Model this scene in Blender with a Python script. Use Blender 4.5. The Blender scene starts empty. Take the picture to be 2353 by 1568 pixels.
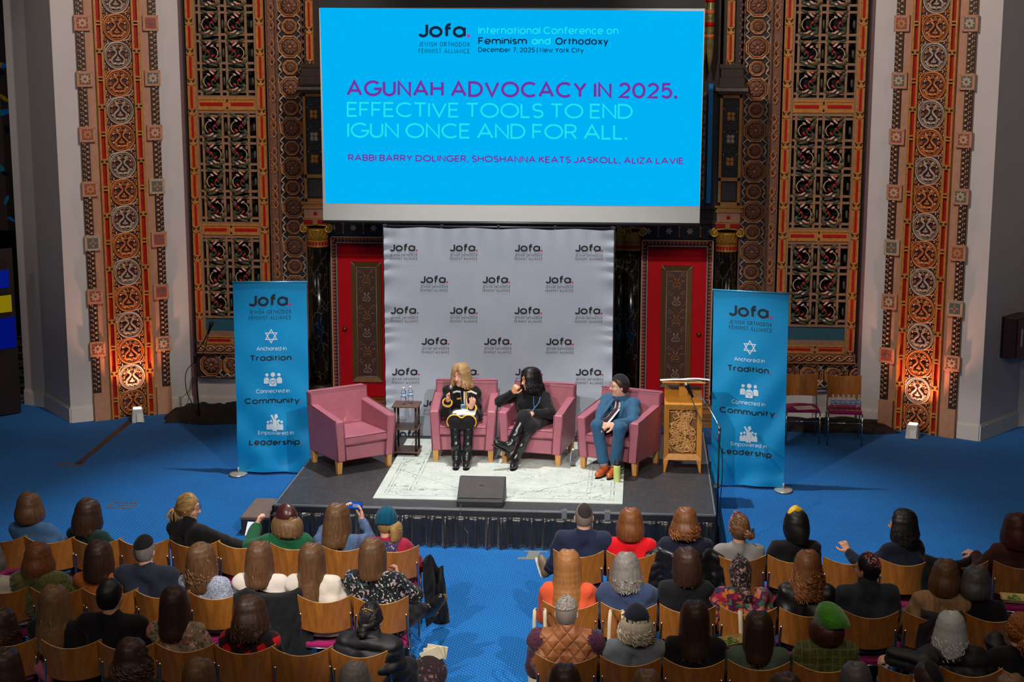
import bpy, bmesh, math, random
import numpy as np
from mathutils import Vector, Matrix

scene = bpy.context.scene
COL = scene.collection
PI = math.pi
R = math.radians

# ------------------------------------------------------------------ camera
FPX, PITCH, YAW, ROLL = 3713.6, .18870, .07934, .00091      # solved from the photograph's vanishing lines
CAM = Vector((1.67, 0.0, 5.4))
_fw = Vector((-math.sin(YAW)*math.cos(PITCH), math.cos(YAW)*math.cos(PITCH), -math.sin(PITCH)))
_ri = Vector((math.cos(YAW), math.sin(YAW), 0))
_up = _ri.cross(_fw)
_r2 = _ri*math.cos(ROLL) + _up*math.sin(ROLL)
_u2 = -_ri*math.sin(ROLL) + _up*math.cos(ROLL)
cam_data = bpy.data.cameras.new('camera')
cam_data.sensor_fit = 'HORIZONTAL'
cam_data.sensor_width = 36.0
cam_data.lens = FPX/2353*36.0
cam_data.clip_end = 200
cam = bpy.data.objects.new('camera', cam_data)
COL.objects.link(cam)
m3 = Matrix((_r2, _u2, -_fw)).transposed()
cam.matrix_world = Matrix.Translation(CAM) @ m3.to_4x4()
scene.camera = cam

# ------------------------------------------------------------------ view, world, lights
scene.view_settings.view_transform = 'Standard'
scene.view_settings.look = 'None'
scene.view_settings.exposure = 0.0
scene.view_settings.gamma = 1.0
scene.view_settings.use_curve_mapping = False
scene.cycles.use_denoising = True
scene.cycles.max_bounces = 6
scene.cycles.diffuse_bounces = 3
scene.cycles.glossy_bounces = 3
scene.cycles.transmission_bounces = 6
scene.cycles.sample_clamp_indirect = 4.0

world = bpy.data.worlds.new('world')
scene.world = world
world.use_nodes = True
world.node_tree.nodes['Background'].inputs[0].default_value = (0.60, 0.56, 0.62, 1)
world.node_tree.nodes['Background'].inputs[1].default_value = 0.028

def spot(name, loc, target, power, deg, blend=.25, size=.12, color=(1, .93, .86)):
    d = bpy.data.lights.new(name, 'SPOT')
    d.energy = power; d.spot_size = R(deg); d.spot_blend = blend
    d.shadow_soft_size = size; d.color = color
    o = bpy.data.objects.new(name, d); COL.objects.link(o)
    o.location = loc
    o.rotation_euler = (Vector(target)-Vector(loc)).to_track_quat('-Z', 'Y').to_euler()
    return o
# stage wash from the ceiling above the platform, two spots from the balcony front, dim house light
spot('stage_light', (-.4, 18.6, 9.4), (0.0, 17.2, 0.2), 2700, 66, .5, .10, (1, .96, .92))
spot('balcony_spot', (-4.2, 5.5, 8.6), (1.7, 15.9, 0), 3000, 28, .18, .12, (1, .95, .90))
spot('balcony_spot', (4.6, 5.5, 8.6), (-1.5, 15.9, 0), 3000, 28, .30, .12, (1, .95, .90))
spot('balcony_spot', (.4, 4.0, 8.6), (.05, 19.6, 1.6), 3400, 25, .5, .12, (1, .95, .92))
# spots that rake the two white piers from the middle and from outside
for sg in (-1, 1):
    spot('pier_spot', (sg*-.2, 14.6, 9.8), (sg*5.45, 22.1, 4.3), 2000, 40, .6, .05, (1, .87, .78))
    spot('pier_spot', (sg*9.2, 15.0, 9.0), (sg*5.3, 22.2, 4.0), 260, 36, .7, .05, (1, .86, .78))
def area(name, loc, target, power, sx, sy, color):
    d = bpy.data.lights.new(name, 'AREA')
    d.energy = power; d.shape = 'RECTANGLE'; d.size = sx; d.size_y = sy; d.color = color
    o = bpy.data.objects.new(name, d); COL.objects.link(o)
    o.location = loc
    o.rotation_euler = (Vector(target)-Vector(loc)).to_track_quat('-Z', 'Y').to_euler()
    return o
area('house_light', (-2.5, 13.2, 9.6), (-2.0, 13.4, 0), 100, 3.0, 1.2, (1, .84, .66))
area('house_light', (3.5, 13.2, 9.6), (3.0, 13.4, 0), 100, 3.0, 1.2, (1, .84, .66))
area('gallery_fill', (-2.5, 2.0, 8.8), (-2.0, 12.6, .8), 150, 2.5, .8, (1, .86, .70))  # unseen pair added behind the audience as fill for the chair backs
area('gallery_fill', (4.5, 2.0, 8.8), (3.5, 12.6, .8), 150, 2.5, .8, (1, .86, .70))

# ------------------------------------------------------------------ photo rays (2353 x 1568 frame)
def ray(px, py):
    return _fw + _r2*((px-1176.5)/FPX) - _u2*((py-784)/FPX)
def at_z(px, py, z):
    d = ray(px, py); return CAM + d*((z-CAM.z)/d.z)
def at_y(px, py, y):
    d = ray(px, py); return CAM + d*((y-CAM.y)/d.y)

# ------------------------------------------------------------------ object helpers
def link(o, parent=None):
    COL.objects.link(o)
    if parent is not None: o.parent = parent
    return o
def tag(o, label=None, cat=None, group=None, kind=None):
    if label: o['label'] = label
    if cat: o['category'] = cat
    if group: o['group'] = group
    if kind: o['kind'] = kind
    return o
def thing(name, label, cat, loc=(0, 0, 0), rotz=0.0, group=None):
    o = bpy.data.objects.new(name, None)
    o.empty_display_size = .2
    link(o); o.location = loc; o.rotation_euler = (0, 0, rotz)
    return tag(o, label, cat, group)
def kids(o): return [c for c in bpy.data.objects if c.parent == o]
def copy_tree(o, loc=None, rotz=None, parent=None, _idx=None):
    c = o.copy(); COL.objects.link(c)
    if parent is not None: c.parent = parent
    for ch in list(o.children): copy_tree(ch, parent=c)
    if loc is not None: c.location = loc
    if rotz is not None: c.rotation_euler = (0, 0, rotz)
    return c

# ------------------------------------------------------------------ colours and materials
def lin(r, g, b):
    def f(c):
        c /= 255.0
        return c/12.92 if c <= .04045 else ((c+.055)/1.055)**2.4
    return (f(r), f(g), f(b), 1.0)

class NT:
    """small helper around a node tree"""
    def __init__(s, name):
        s.m = bpy.data.materials.new(name); s.m.use_nodes = True
        s.t = s.m.node_tree; s.b = s.t.nodes['Principled BSDF']
    def n(s, typ, props=None, **ins):
        nd = s.t.nodes.new(typ)
        for k, v in (props or {}).items(): setattr(nd, k, v)
        for k, v in ins.items():
            key = int(k[1:]) if k[0] == 'i' and k[1:].isdigit() else k.replace('_', ' ')
            s.put(nd.inputs[key], v)
        return nd
    def put(s, sock, v):
        if isinstance(v, bpy.types.NodeSocket): s.t.links.new(v, sock)
        elif isinstance(v, bpy.types.Node): s.t.links.new(v.outputs[0], sock)
        else: sock.default_value = v
    def math(s, op, a, b=0.0, c=0.0):
        nd = s.t.nodes.new('ShaderNodeMath'); nd.operation = op
        s.put(nd.inputs[0], a); s.put(nd.inputs[1], b); s.put(nd.inputs[2], c)
        return nd.outputs[0]
    def mix(s, fac, a, b):
        nd = s.t.nodes.new('ShaderNodeMix'); nd.data_type = 'RGBA'
        s.put(nd.inputs[0], fac); s.put(nd.inputs[6], a); s.put(nd.inputs[7], b)
        return nd.outputs[2]
    def coord(s, kind='Object'):
        return s.n('ShaderNodeTexCoord').outputs[kind]
    def xyz(s, vec):
        nd = s.n('ShaderNodeSeparateXYZ'); s.put(nd.inputs[0], vec); return nd.outputs
    def scale(s, vec, sc, rot=(0, 0, 0)):
        nd = s.n('ShaderNodeMapping'); s.put(nd.inputs[0], vec)
        nd.inputs[3].default_value = sc; nd.inputs[2].default_value = rot
        return nd.outputs[0]
    def noise(s, vec, scale, detail=3, rough=.55):
        nd = s.n('ShaderNodeTexNoise'); s.put(nd.inputs['Vector'], vec)
        nd.inputs['Scale'].default_value = scale; nd.inputs['Detail'].default_value = detail
        nd.inputs['Roughness'].default_value = rough
        return nd.outputs[0]
    def ramp(s, fac, stops, interp='LINEAR'):
        nd = s.n('ShaderNodeValToRGB'); s.put(nd.inputs[0], fac)
        cr = nd.color_ramp; cr.interpolation = interp
        while len(cr.elements) < len(stops): cr.elements.new(.5)
        for e, (p, c) in zip(cr.elements, stops): e.position = p; e.color = c
        return nd.outputs[0]
    def bump(s, h, strength=.3, dist=.01):
        nd = s.n('ShaderNodeBump'); s.put(nd.inputs['Height'], h)
        nd.inputs['Strength'].default_value = strength; nd.inputs['Distance'].default_value = dist
        s.t.links.new(nd.outputs[0], s.b.inputs['Normal'])
    def base(s, c): s.put(s.b.inputs['Base Color'], c); return s
    def set(s, rough=.6, metal=0.0, spec=.5, sheen=0.0, coat=0.0):
        s.b.inputs['Roughness'].default_value = rough; s.b.inputs['Metallic'].default_value = metal
        s.b.inputs['Specular IOR Level'].default_value = spec
        s.b.inputs['Sheen Weight'].default_value = sheen
        s.b.inputs['Coat Weight'].default_value = coat
        return s

_mats = {}
def plain(name, rgb, rough=.6, metal=0.0, spec=.5, sheen=0.0, coat=0.0, var=.10, scale=9.0, bump=0.0, bscale=60.0):
    """procedural material: a base colour with slight mottling and an optional grain bump"""
    if name in _mats: return _mats[name]
    k = NT(name).set(rough, metal, spec, sheen, coat)
    c = lin(*rgb)
    co = k.coord()
    nz = k.noise(co, scale, 3)
    lo = tuple(x*(1-var) for x in c[:3])+(1,); hi = tuple(min(1, x*(1+var)) for x in c[:3])+(1,)
    k.base(k.ramp(nz, [(.3, lo), (.7, hi)]))
    if bump: k.bump(k.noise(co, bscale, 2), bump, .004)
    _mats[name] = k.m
    return k.m

def emit(name, rgb, strength):
    if name in _mats: return _mats[name]
    k = NT(name).set(1.0, 0, 0.0)
    k.b.inputs['Base Color'].default_value = (0, 0, 0, 1)
    k.b.inputs['Emission Color'].default_value = lin(*rgb)
    k.b.inputs['Emission Strength'].default_value = strength
    _mats[name] = k.m
    return k.m

def wood(name, dark, light, rough=.35, axis='Z', scale=1.0, coat=.0):
    if name in _mats: return _mats[name]
    k = NT(name).set(rough, 0, .5, 0, coat)
    co = k.coord()
    st = {'Z': (38, 38, 2.2), 'X': (2.2, 38, 38), 'Y': (38, 2.2, 38)}[axis]
    v = k.scale(co, tuple(x*scale for x in st))
    g = k.noise(v, 1.0, 6, .65)
    g2 = k.noise(k.scale(co, tuple(x*scale*5 for x in st)), 1.0, 2)
    f = k.math('ADD', k.math('MULTIPLY', g, .75), k.math('MULTIPLY', g2, .25))
    k.base(k.ramp(f, [(.35, lin(*dark)), (.65, lin(*light))]))
    k.bump(g2, .08, .002)
    _mats[name] = k.m
    return k.m

# ------------------------------------------------------------------ mesh builder
class MB:
    def __init__(s): s.v = []; s.f = []; s.fm = []; s.sm = []; s.M = Matrix.Identity(4)
    def add(s, vs, fs, mat=0, smooth=False):
        o = len(s.v)
        s.v += [tuple(s.M @ Vector(p)) for p in vs]
        s.f += [tuple(i+o for i in f) for f in fs]
        s.fm += [mat]*len(fs); s.sm += [smooth]*len(fs)
        return s
    def box(s, c, d, mat=0, rot=None):
        x, y, z = d[0]/2, d[1]/2, d[2]/2
        vs = [Vector((a, b, e)) for e in (-z, z) for b in (-y, y) for a in (-x, x)]
        if rot is not None: vs = [rot @ p for p in vs]
        vs = [p+Vector(c) for p in vs]
        return s.add(vs, [(0, 2, 3, 1), (4, 5, 7, 6), (0, 1, 5, 4), (2, 6, 7, 3), (0, 4, 6, 2), (1, 3, 7, 5)], mat)
    def box2(s, lo, hi, mat=0):
        return s.box([(a+b)/2 for a, b in zip(lo, hi)], [b-a for a, b in zip(lo, hi)], mat)
    def prism(s, poly, z0, z1, mat=0):
        n = len(poly)
        vs = [(p[0], p[1], z0) for p in poly]+[(p[0], p[1], z1) for p in poly]
        fs = [tuple(range(n-1, -1, -1)), tuple(range(n, 2*n))]+[(i, (i+1) % n, n+(i+1) % n, n+i) for i in range(n)]
        return s.add(vs, fs, mat)
    def hexa(s, bot, top, mat=0):
        """two quads given counter-clockwise seen from above"""
        return s.add(list(bot)+list(top), [(3, 2, 1, 0), (4, 5, 6, 7)]+[(i, (i+1) % 4, 4+(i+1) % 4, 4+i) for i in range(4)], mat)
    def tube(s, path, r, sides=8, mat=0, closed=False, flat=1.0, up=None, caps=True):
        P = [Vector(p) for p in path]; n = len(P)
        if n < 2: return s
        rr = r if isinstance(r, (list, tuple)) else [r]*n
        T = []
        for i in range(n):
            a = P[(i-1) % n] if (closed or i > 0) else P[i]; b = P[(i+1) % n] if (closed or i < n-1) else P[i]
            t = b-a; T.append(t.normalized() if t.length > 1e-9 else Vector((0, 0, 1)))
        nrm = Vector(up) if up is not None else (Vector((0, 0, 1)) if abs(T[0].z) < .9 else Vector((0, 1, 0)))
        vs = []
        for i in range(n):
            nn = nrm - T[i]*nrm.dot(T[i])
            if nn.length < 1e-6: nn = T[i].orthogonal()
            nn.normalize()
            if up is None: nrm = nn
            bb = T[i].cross(nn)
            for k in range(sides):
                a = 2*PI*(k+.5)/sides
                vs.append(P[i]+bb*(math.cos(a)*rr[i])+nn*(math.sin(a)*rr[i]*flat))
        fs = []
        for i in range(n if closed else n-1):
            j = (i+1) % n
            for k in range(sides):
                q = (k+1) % sides
                fs.append((i*sides+k, i*sides+q, j*sides+q, j*sides+k))
        if not closed and caps:
            fs.append(tuple(range(sides-1, -1, -1))); fs.append(tuple((n-1)*sides+k for k in range(sides)))
        return s.add(vs, fs, mat, True)
    def lathe(s, prof, c=(0, 0, 0), seg=20, mat=0, axis=None, smooth=True):
        """prof: (radius, height) pairs from bottom to top"""
        M = Matrix.Translation(Vector(c))
        if axis is not None: M = M @ Vector(axis).to_track_quat('Z', 'Y').to_matrix().to_4x4()
        vs = []; n = len(prof)
        for r, h in prof:
            for k in range(seg):
                a = 2*PI*k/seg; vs.append(M @ Vector((r*math.cos(a), r*math.sin(a), h)))
        fs = [(i*seg+k, i*seg+(k+1) % seg, (i+1)*seg+(k+1) % seg, (i+1)*seg+k) for i in range(n-1) for k in range(seg)]
        if prof[0][0] > 1e-4: fs.append(tuple(range(seg-1, -1, -1)))
        if prof[-1][0] > 1e-4: fs.append(tuple((n-1)*seg+k for k in range(seg)))
        return s.add(vs, fs, mat, smooth)
    def ball(s, c, r, mat=0, seg=8, rings=5, rot=None):
        r = (r, r, r) if not isinstance(r, (tuple, list)) else r
        vs = [Vector((0, 0, -r[2]))]; 
        for i in range(1, rings):
            ph = -PI/2+PI*i/rings
            for k in range(seg):
                a = 2*PI*k/seg
                vs.append(Vector((r[0]*math.cos(ph)*math.cos(a), r[1]*math.cos(ph)*math.sin(a), r[2]*math.sin(ph))))
        vs.append(Vector((0, 0, r[2]))); N = len(vs)
        if rot is not None: vs = [rot @ p for p in vs]
        vs = [p+Vector(c) for p in vs]
        fs = [(0, 1+(k+1) % seg, 1+k) for k in range(seg)]
        for i in range(rings-2):
            b = 1+i*seg
            fs += [(b+k, b+(k+1) % seg, b+seg+(k+1) % seg, b+seg+k) for k in range(seg)]
        b = 1+(rings-2)*seg
        fs += [(b+k, b+(k+1) % seg, N-1) for k in range(seg)]
        return s.add(vs, fs, mat, True)
    def grid(s, fn, nu, nv, mat=0, smooth=True):
        vs = [fn(i/nu, j/nv) for j in range(nv+1) for i in range(nu+1)]
        w = nu+1
        fs = [(j*w+i, j*w+i+1, (j+1)*w+i+1, (j+1)*w+i) for j in range(nv) for i in range(nu)]
        return s.add(vs, fs, mat, smooth)
    def sheet(s, fn, nu, nv, thick, mat=0, nrm=(0, -1, 0)):
        """a cloth with real thickness"""
        n = Vector(nrm)*thick
        s.grid(fn, nu, nv, mat)
        s.grid(lambda u, v: Vector(fn(1-u, v))-n, nu, nv, mat)
        for (f0, a) in ((lambda t: (t, 0), 1), (lambda t: (1-t, 1), 1), (lambda t: (1, t), 1), (lambda t: (0, 1-t), 1)):
            N = nu
            vs = []
            for i in range(N+1):
                p = Vector(fn(*f0(i/N))); vs += [p-n, p]
            s.add(vs, [(2*i, 2*i+2, 2*i+3, 2*i+1) for i in range(N)], mat)
        return s
    def build(s, name, mats, parent=None, bevel=0.0, seg=2, subsurf=0, solid=0.0, loc=None):
        me = bpy.data.meshes.new(name)
        me.from_pydata(s.v, [], s.f)
        for m in (mats if isinstance(mats, (list, tuple)) else [mats]): me.materials.append(m)
        me.polygons.foreach_set('material_index', s.fm)
        me.polygons.foreach_set('use_smooth', s.sm)
        me.update()
        o = bpy.data.objects.new(name, me)
        link(o, parent)
        if loc is not None: o.location = loc
        if solid:
            md = o.modifiers.new('solid', 'SOLIDIFY'); md.thickness = solid; md.offset = 0
        if bevel:
            md = o.modifiers.new('bevel', 'BEVEL'); md.width = bevel; md.segments = seg
            md.limit_method = 'ANGLE'; md.angle_limit = R(40); md.harden_normals = False
        if subsurf:
            md = o.modifiers.new('sub', 'SUBSURF'); md.levels = md.render_levels = subsurf
        return o

def spline(pts, n=6, closed=False):
    """Catmull-Rom through the points"""
    P = [Vector(p) for p in pts]; out = []; N = len(P)
    for i in range(N if closed else N-1):
        p0 = P[(i-1) % N] if (closed or i > 0) else P[0]
        p1 = P[i]; p2 = P[(i+1) % N]
        p3 = P[(i+2) % N] if (closed or i+2 < N) else P[-1]
        for k in range(n):
            t = k/n
            out.append(.5*((2*p1)+(p2-p0)*t+(2*p0-5*p1+4*p2-p3)*t*t+(3*p1-p0-3*p2+p3)*t**3))
    if not closed: out.append(P[-1])
    return out
def frame(origin, u, n):
    """matrix whose X runs along u, Z up, -Y along the outward normal n"""
    u = Vector(u).normalized(); n = Vector(n).normalized()
    M = Matrix((u, -n, Vector((0, 0, 1)))).transposed().to_4x4()
    M.translation = Vector(origin)
    return M
# ------------------------------------------------------------------ stroke lettering
def _arc(cx, cy, rx, ry, a0, a1, n=0):
    n = n or max(3, int(abs(a1-a0)/15))
    return [(cx+rx*math.cos(R(a0+(a1-a0)*i/n)), cy+ry*math.sin(R(a0+(a1-a0)*i/n))) for i in range(n+1)]
def _o(cx, cy, rx, ry): return _arc(cx, cy, rx, ry, 0, 360, 28)
X_ = .76
_half = X_/2
GLY = {
 'A': (.86, [[(0, 0), (.43, 1), (.86, 0)], [(.15, .32), (.71, .32)]]),
 'B': (.62, [[(0, 0), (0, 1), (.36, 1)]+_arc(.36, .76, .22, .24, 90, -90)+[(0, .52)], [(.3, .52), (.36, .52)]+_arc(.36, .26, .26, .26, 90, -90)+[(0, 0)]]),
 'C': (.86, [_arc(.5, .5, .5, .5, 48, 312)]),
 'D': (.78, [[(0, 0), (0, 1), (.3, 1)]+_arc(.3, .5, .48, .5, 90, -90)+[(0, 0)]]),
 'E': (.54, [[(.54, 1), (0, 1), (0, 0), (.54, 0)], [(0, .52), (.48, .52)]]),
 'F': (.52, [[(.52, 1), (0, 1), (0, 0)], [(0, .50), (.46, .50)]]),
 'G': (.94, [_arc(.5, .5, .5, .5, 46, 350)+[(.99, .46), (.56, .46)]]),
 'H': (.70, [[(0, 0), (0, 1)], [(.7, 0), (.7, 1)], [(0, .52), (.7, .52)]]),
 'I': (.0, [[(0, 0), (0, 1)]]),
 'J': (.46, [[(.46, 1), (.46, .3)]+_arc(.2, .28, .26, .28, 0, -158)]),
 'K': (.62, [[(0, 0), (0, 1)], [(.58, 1), (.02, .42)], [(.2, .6), (.64, 0)]]),
 'L': (.48, [[(0, 1), (0, 0), (.48, 0)]]),
 'M': (.88, [[(0, 0), (0, 1), (.44, .36), (.88, 1), (.88, 0)]]),
 'N': (.72, [[(0, 0), (0, 1), (.72, 0), (.72, 1)]]),
 'O': (1.0, [_o(.5, .5, .5, .5)]),
 'P': (.60, [[(0, 0), (0, 1), (.34, 1)]+_arc(.34, .72, .26, .28, 90, -90)+[(0, .44)]]),
 'R': (.62, [[(0, 0), (0, 1), (.34, 1)]+_arc(.34, .73, .26, .27, 90, -90)+[(0, .46)], [(.32, .46), (.62, 0)]]),
 'S': (.58, [_arc(.29, .755, .27, .245, 35, 270)+_arc(.29, .255, .29, .255, 90, -145)]),
 'T': (.66, [[(0, 1), (.66, 1)], [(.33, 1), (.33, 0)]]),
 'U': (.68, [[(0, 1), (0, .35)]+_arc(.34, .34, .34, .34, 180, 360)+[(.68, 1)]]),
 'V': (.80, [[(0, 1), (.4, 0), (.8, 1)]]),
 'W': (1.16, [[(0, 1), (.28, 0), (.58, .96), (.88, 0), (1.16, 1)]]),
 'X': (.70, [[(0, 0), (.7, 1)], [(0, 1), (.7, 0)]]),
 'Y': (.70, [[(0, 1), (.35, .46), (.7, 1)], [(.35, .46), (.35, 0)]]),
 'Z': (.62, [[(0, 1), (.62, 1), (0, 0), (.62, 0)]]),
 '0': (.70, [_o(.35, .5, .35, .5)]),
 '2': (.60, [_arc(.3, .70, .29, .30, 165, -38)+[(0, 0), (.6, 0)]]),
 '5': (.58, [[(.54, 1), (.1, 1), (.05, .52)]+_arc(.28, .33, .30, .33, 118, -148)]),
 '7': (.56, [[(0, 1), (.56, 1), (.18, 0)]]),
 'a': (.70, [_o(.35, _half, .35, _half), [(.70, X_), (.70, 0)]]),
 'b': (.70, [_o(.35, _half, .35, _half), [(0, 1.02), (0, 0)]]),
 'c': (.58, [_arc(.35, _half, .35, _half, 45, 315)]),
 'd': (.70, [_o(.35, _half, .35, _half), [(.70, 1.02), (.70, 0)]]),
 'e': (.68, [[(.03, _half-.02), (.68, _half-.02)]+_arc(.35, _half, .34, _half, 0, 312)]),
 'f': (.38, [[(.13, 0), (.13, .78)]+_arc(.36, .80, .23, .22, 180, 80), [(0, X_-.06), (.40, X_-.06)]]),
 'h': (.58, [[(0, 0), (0, 1.02)], [(0, .40)]+_arc(.29, .43, .29, .31, 180, 0)+[(.58, 0)]]),
 'i': (.0, [[(0, 0), (0, X_-.02)], [(0, .90), (0, 1.03)]]),
 'k': (.52, [[(0, 0), (0, 1.02)], [(.48, X_), (.02, .30)], [(.16, .44), (.52, 0)]]),
 'l': (.0, [[(0, 0), (0, 1.02)]]),
 'm': (1.02, [[(0, 0), (0, X_)], [(0, .40)]+_arc(.255, .44, .255, .30, 180, 0)+[(.51, 0)], [(.51, .40)]+_arc(.765, .44, .255, .30, 180, 0)+[(1.02, 0)]]),
 'n': (.58, [[(0, 0), (0, X_)], [(0, .40)]+_arc(.29, .43, .29, .31, 180, 0)+[(.58, 0)]]),
 'o': (.72, [_o(.36, _half, .36, _half)]),
 'p': (.70, [_o(.35, _half, .35, _half), [(0, X_), (0, -.30)]]),
 'r': (.34, [[(0, 0), (0, X_)], [(0, .38)]+_arc(.30, .42, .30, .31, 180, 82)]),
 's': (.44, [_arc(.22, .555, .20, .185, 30, 270)+_arc(.22, .185, .22, .185, 90, -145)]),
 't': (.36, [[(.13, .98), (.13, 0)], [(0, X_-.06), (.38, X_-.06)]]),
 'u': (.58, [[(0, X_), (0, .30)]+_arc(.29, .30, .29, .30, 180, 360)+[(.58, X_)], [(.58, .3), (.58, 0)]]),
 'w': (.92, [[(0, X_), (.24, 0), (.46, X_-.04), (.68, 0), (.92, X_)]]),
 'x': (.54, [[(0, 0), (.54, X_)], [(0, X_), (.54, 0)]]),
 'y': (.60, [[(0, X_), (.31, .02)], [(.60, X_), (.17, -.30)]]),
 '.': (.06, [[(.03, -.02), (.03, .12)]]),
 ',': (.06, [[(.05, .10), (-.02, -.16)]]),
 '|': (.0, [[(0, -.16), (0, 1.04)]]),
}
def _ribbon(pts, w):
    """flat ribbon (vertices, quads) of width w along a 2-D polyline"""
    P = [Vector((p[0], p[1])) for p in pts]
    Q = [P[0]]
    for p in P[1:]:
        if (p-Q[-1]).length > 1e-5: Q.append(p)
    n = len(Q)
    closed = n > 6 and (Q[0]-Q[-1]).length < 1e-4
    if closed: Q = Q[:-1]; n -= 1
    L = []; Rr = []
    for i in range(n):
        a = (Q[i]-Q[i-1]).normalized() if (i > 0 or closed) else None
        b = (Q[(i+1) % n]-Q[i]).normalized() if (i < n-1 or closed) else None
        if a is None: a = b
        if b is None: b = a
        na = Vector((-a.y, a.x)); nb = Vector((-b.y, b.x))
        m = na+nb
        if m.length < .2: m = na.copy(); k = 1.0
        else:
            m.normalize(); k = min(1.9, 1/max(.35, m.dot(na)))
        L.append(Q[i]+m*(w/2*k)); Rr.append(Q[i]-m*(w/2*k))
    vs = []
    for i in range(n): vs += [L[i], Rr[i]]
    fs = [(2*i+1, 2*((i+1) % n)+1, 2*((i+1) % n), 2*i) for i in range(n if closed else n-1)]
    return vs, fs
def text_width(s, h, wt, stretch=1.0, track=.0):
    x = 0
    for ch in s:
        if ch == ' ': x += .40+track; continue
        x += GLY[ch][0]*stretch*(1-wt*.6)+wt+.16+track
    return (x-.16-track)*h
def letters(mb, s, x, y, h, wt, place, mat=0, stretch=1.0, track=0.0, align='C', ddot=None):
    """write s with cap height h; place(x, y) maps the printed plane into the scene"""
    W = text_width(s, h, wt, stretch, track)
    x0 = x-W/2 if align == 'C' else x
    cx = 0.0; lo = .5*wt
    for ch in s:
        if ch == ' ': cx += .40+track; continue
        adv, strokes = GLY[ch]
        sx = stretch*(1-wt*.6)
        mt = mat if (ch != '.' or ddot is None) else ddot
        for st in strokes:
            pts = [(cx+lo+p[0]*sx, (lo+p[1]*(1-wt)) if p[1] >= 0 else lo+p[1]) for p in st]
            if ch == '.':
                c = (cx+lo+.03, wt*.62)
                vs = [(c[0]+wt*.62*math.cos(2*PI*i/14), c[1]+wt*.62*math.sin(2*PI*i/14)) for i in range(14)]
                mb.add([place(x0+p[0]*h, y+p[1]*h) for p in vs], [tuple(range(14))], mt)
                continue
            vs, fs = _ribbon(pts, wt)
            mb.add([place(x0+p.x*h, y+p.y*h) for p in vs], fs, mt)
        cx += adv*sx+wt+.16+track
    return W
def letters_fit(mb, s, x0, x1, y, h, wt, place, mat=0, track=0.0, ddot=None):
    """stretch the line so that it runs from x0 to x1"""
    a = text_width(s, h, wt, 1.0, track); b = text_width(s, h, wt, 2.0, track)
    st = 1+(x1-x0-a)/(b-a)
    letters(mb, s, x0, y, h, wt, place, mat, st, track, 'L', ddot)
def logo(mb, x, y, w, place, dark=0, pink=1):
    """wordmark with two small lines below; x, y = centre of the wordmark's left end baseline"""
    h = w*.275
    letters_fit(mb, 'Jofa.', x, x+w*1.0, y, h, .20, place, dark, -.10, pink)
    letters_fit(mb, 'JEWISH ORTHODOX', x, x+w*.985, y-w*.175, w*.090, .11, place, dark, .06)
    letters_fit(mb, 'FEMINIST ALLIANCE', x, x+w*.985, y-w*.305, w*.090, .11, place, dark, .06)
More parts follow.
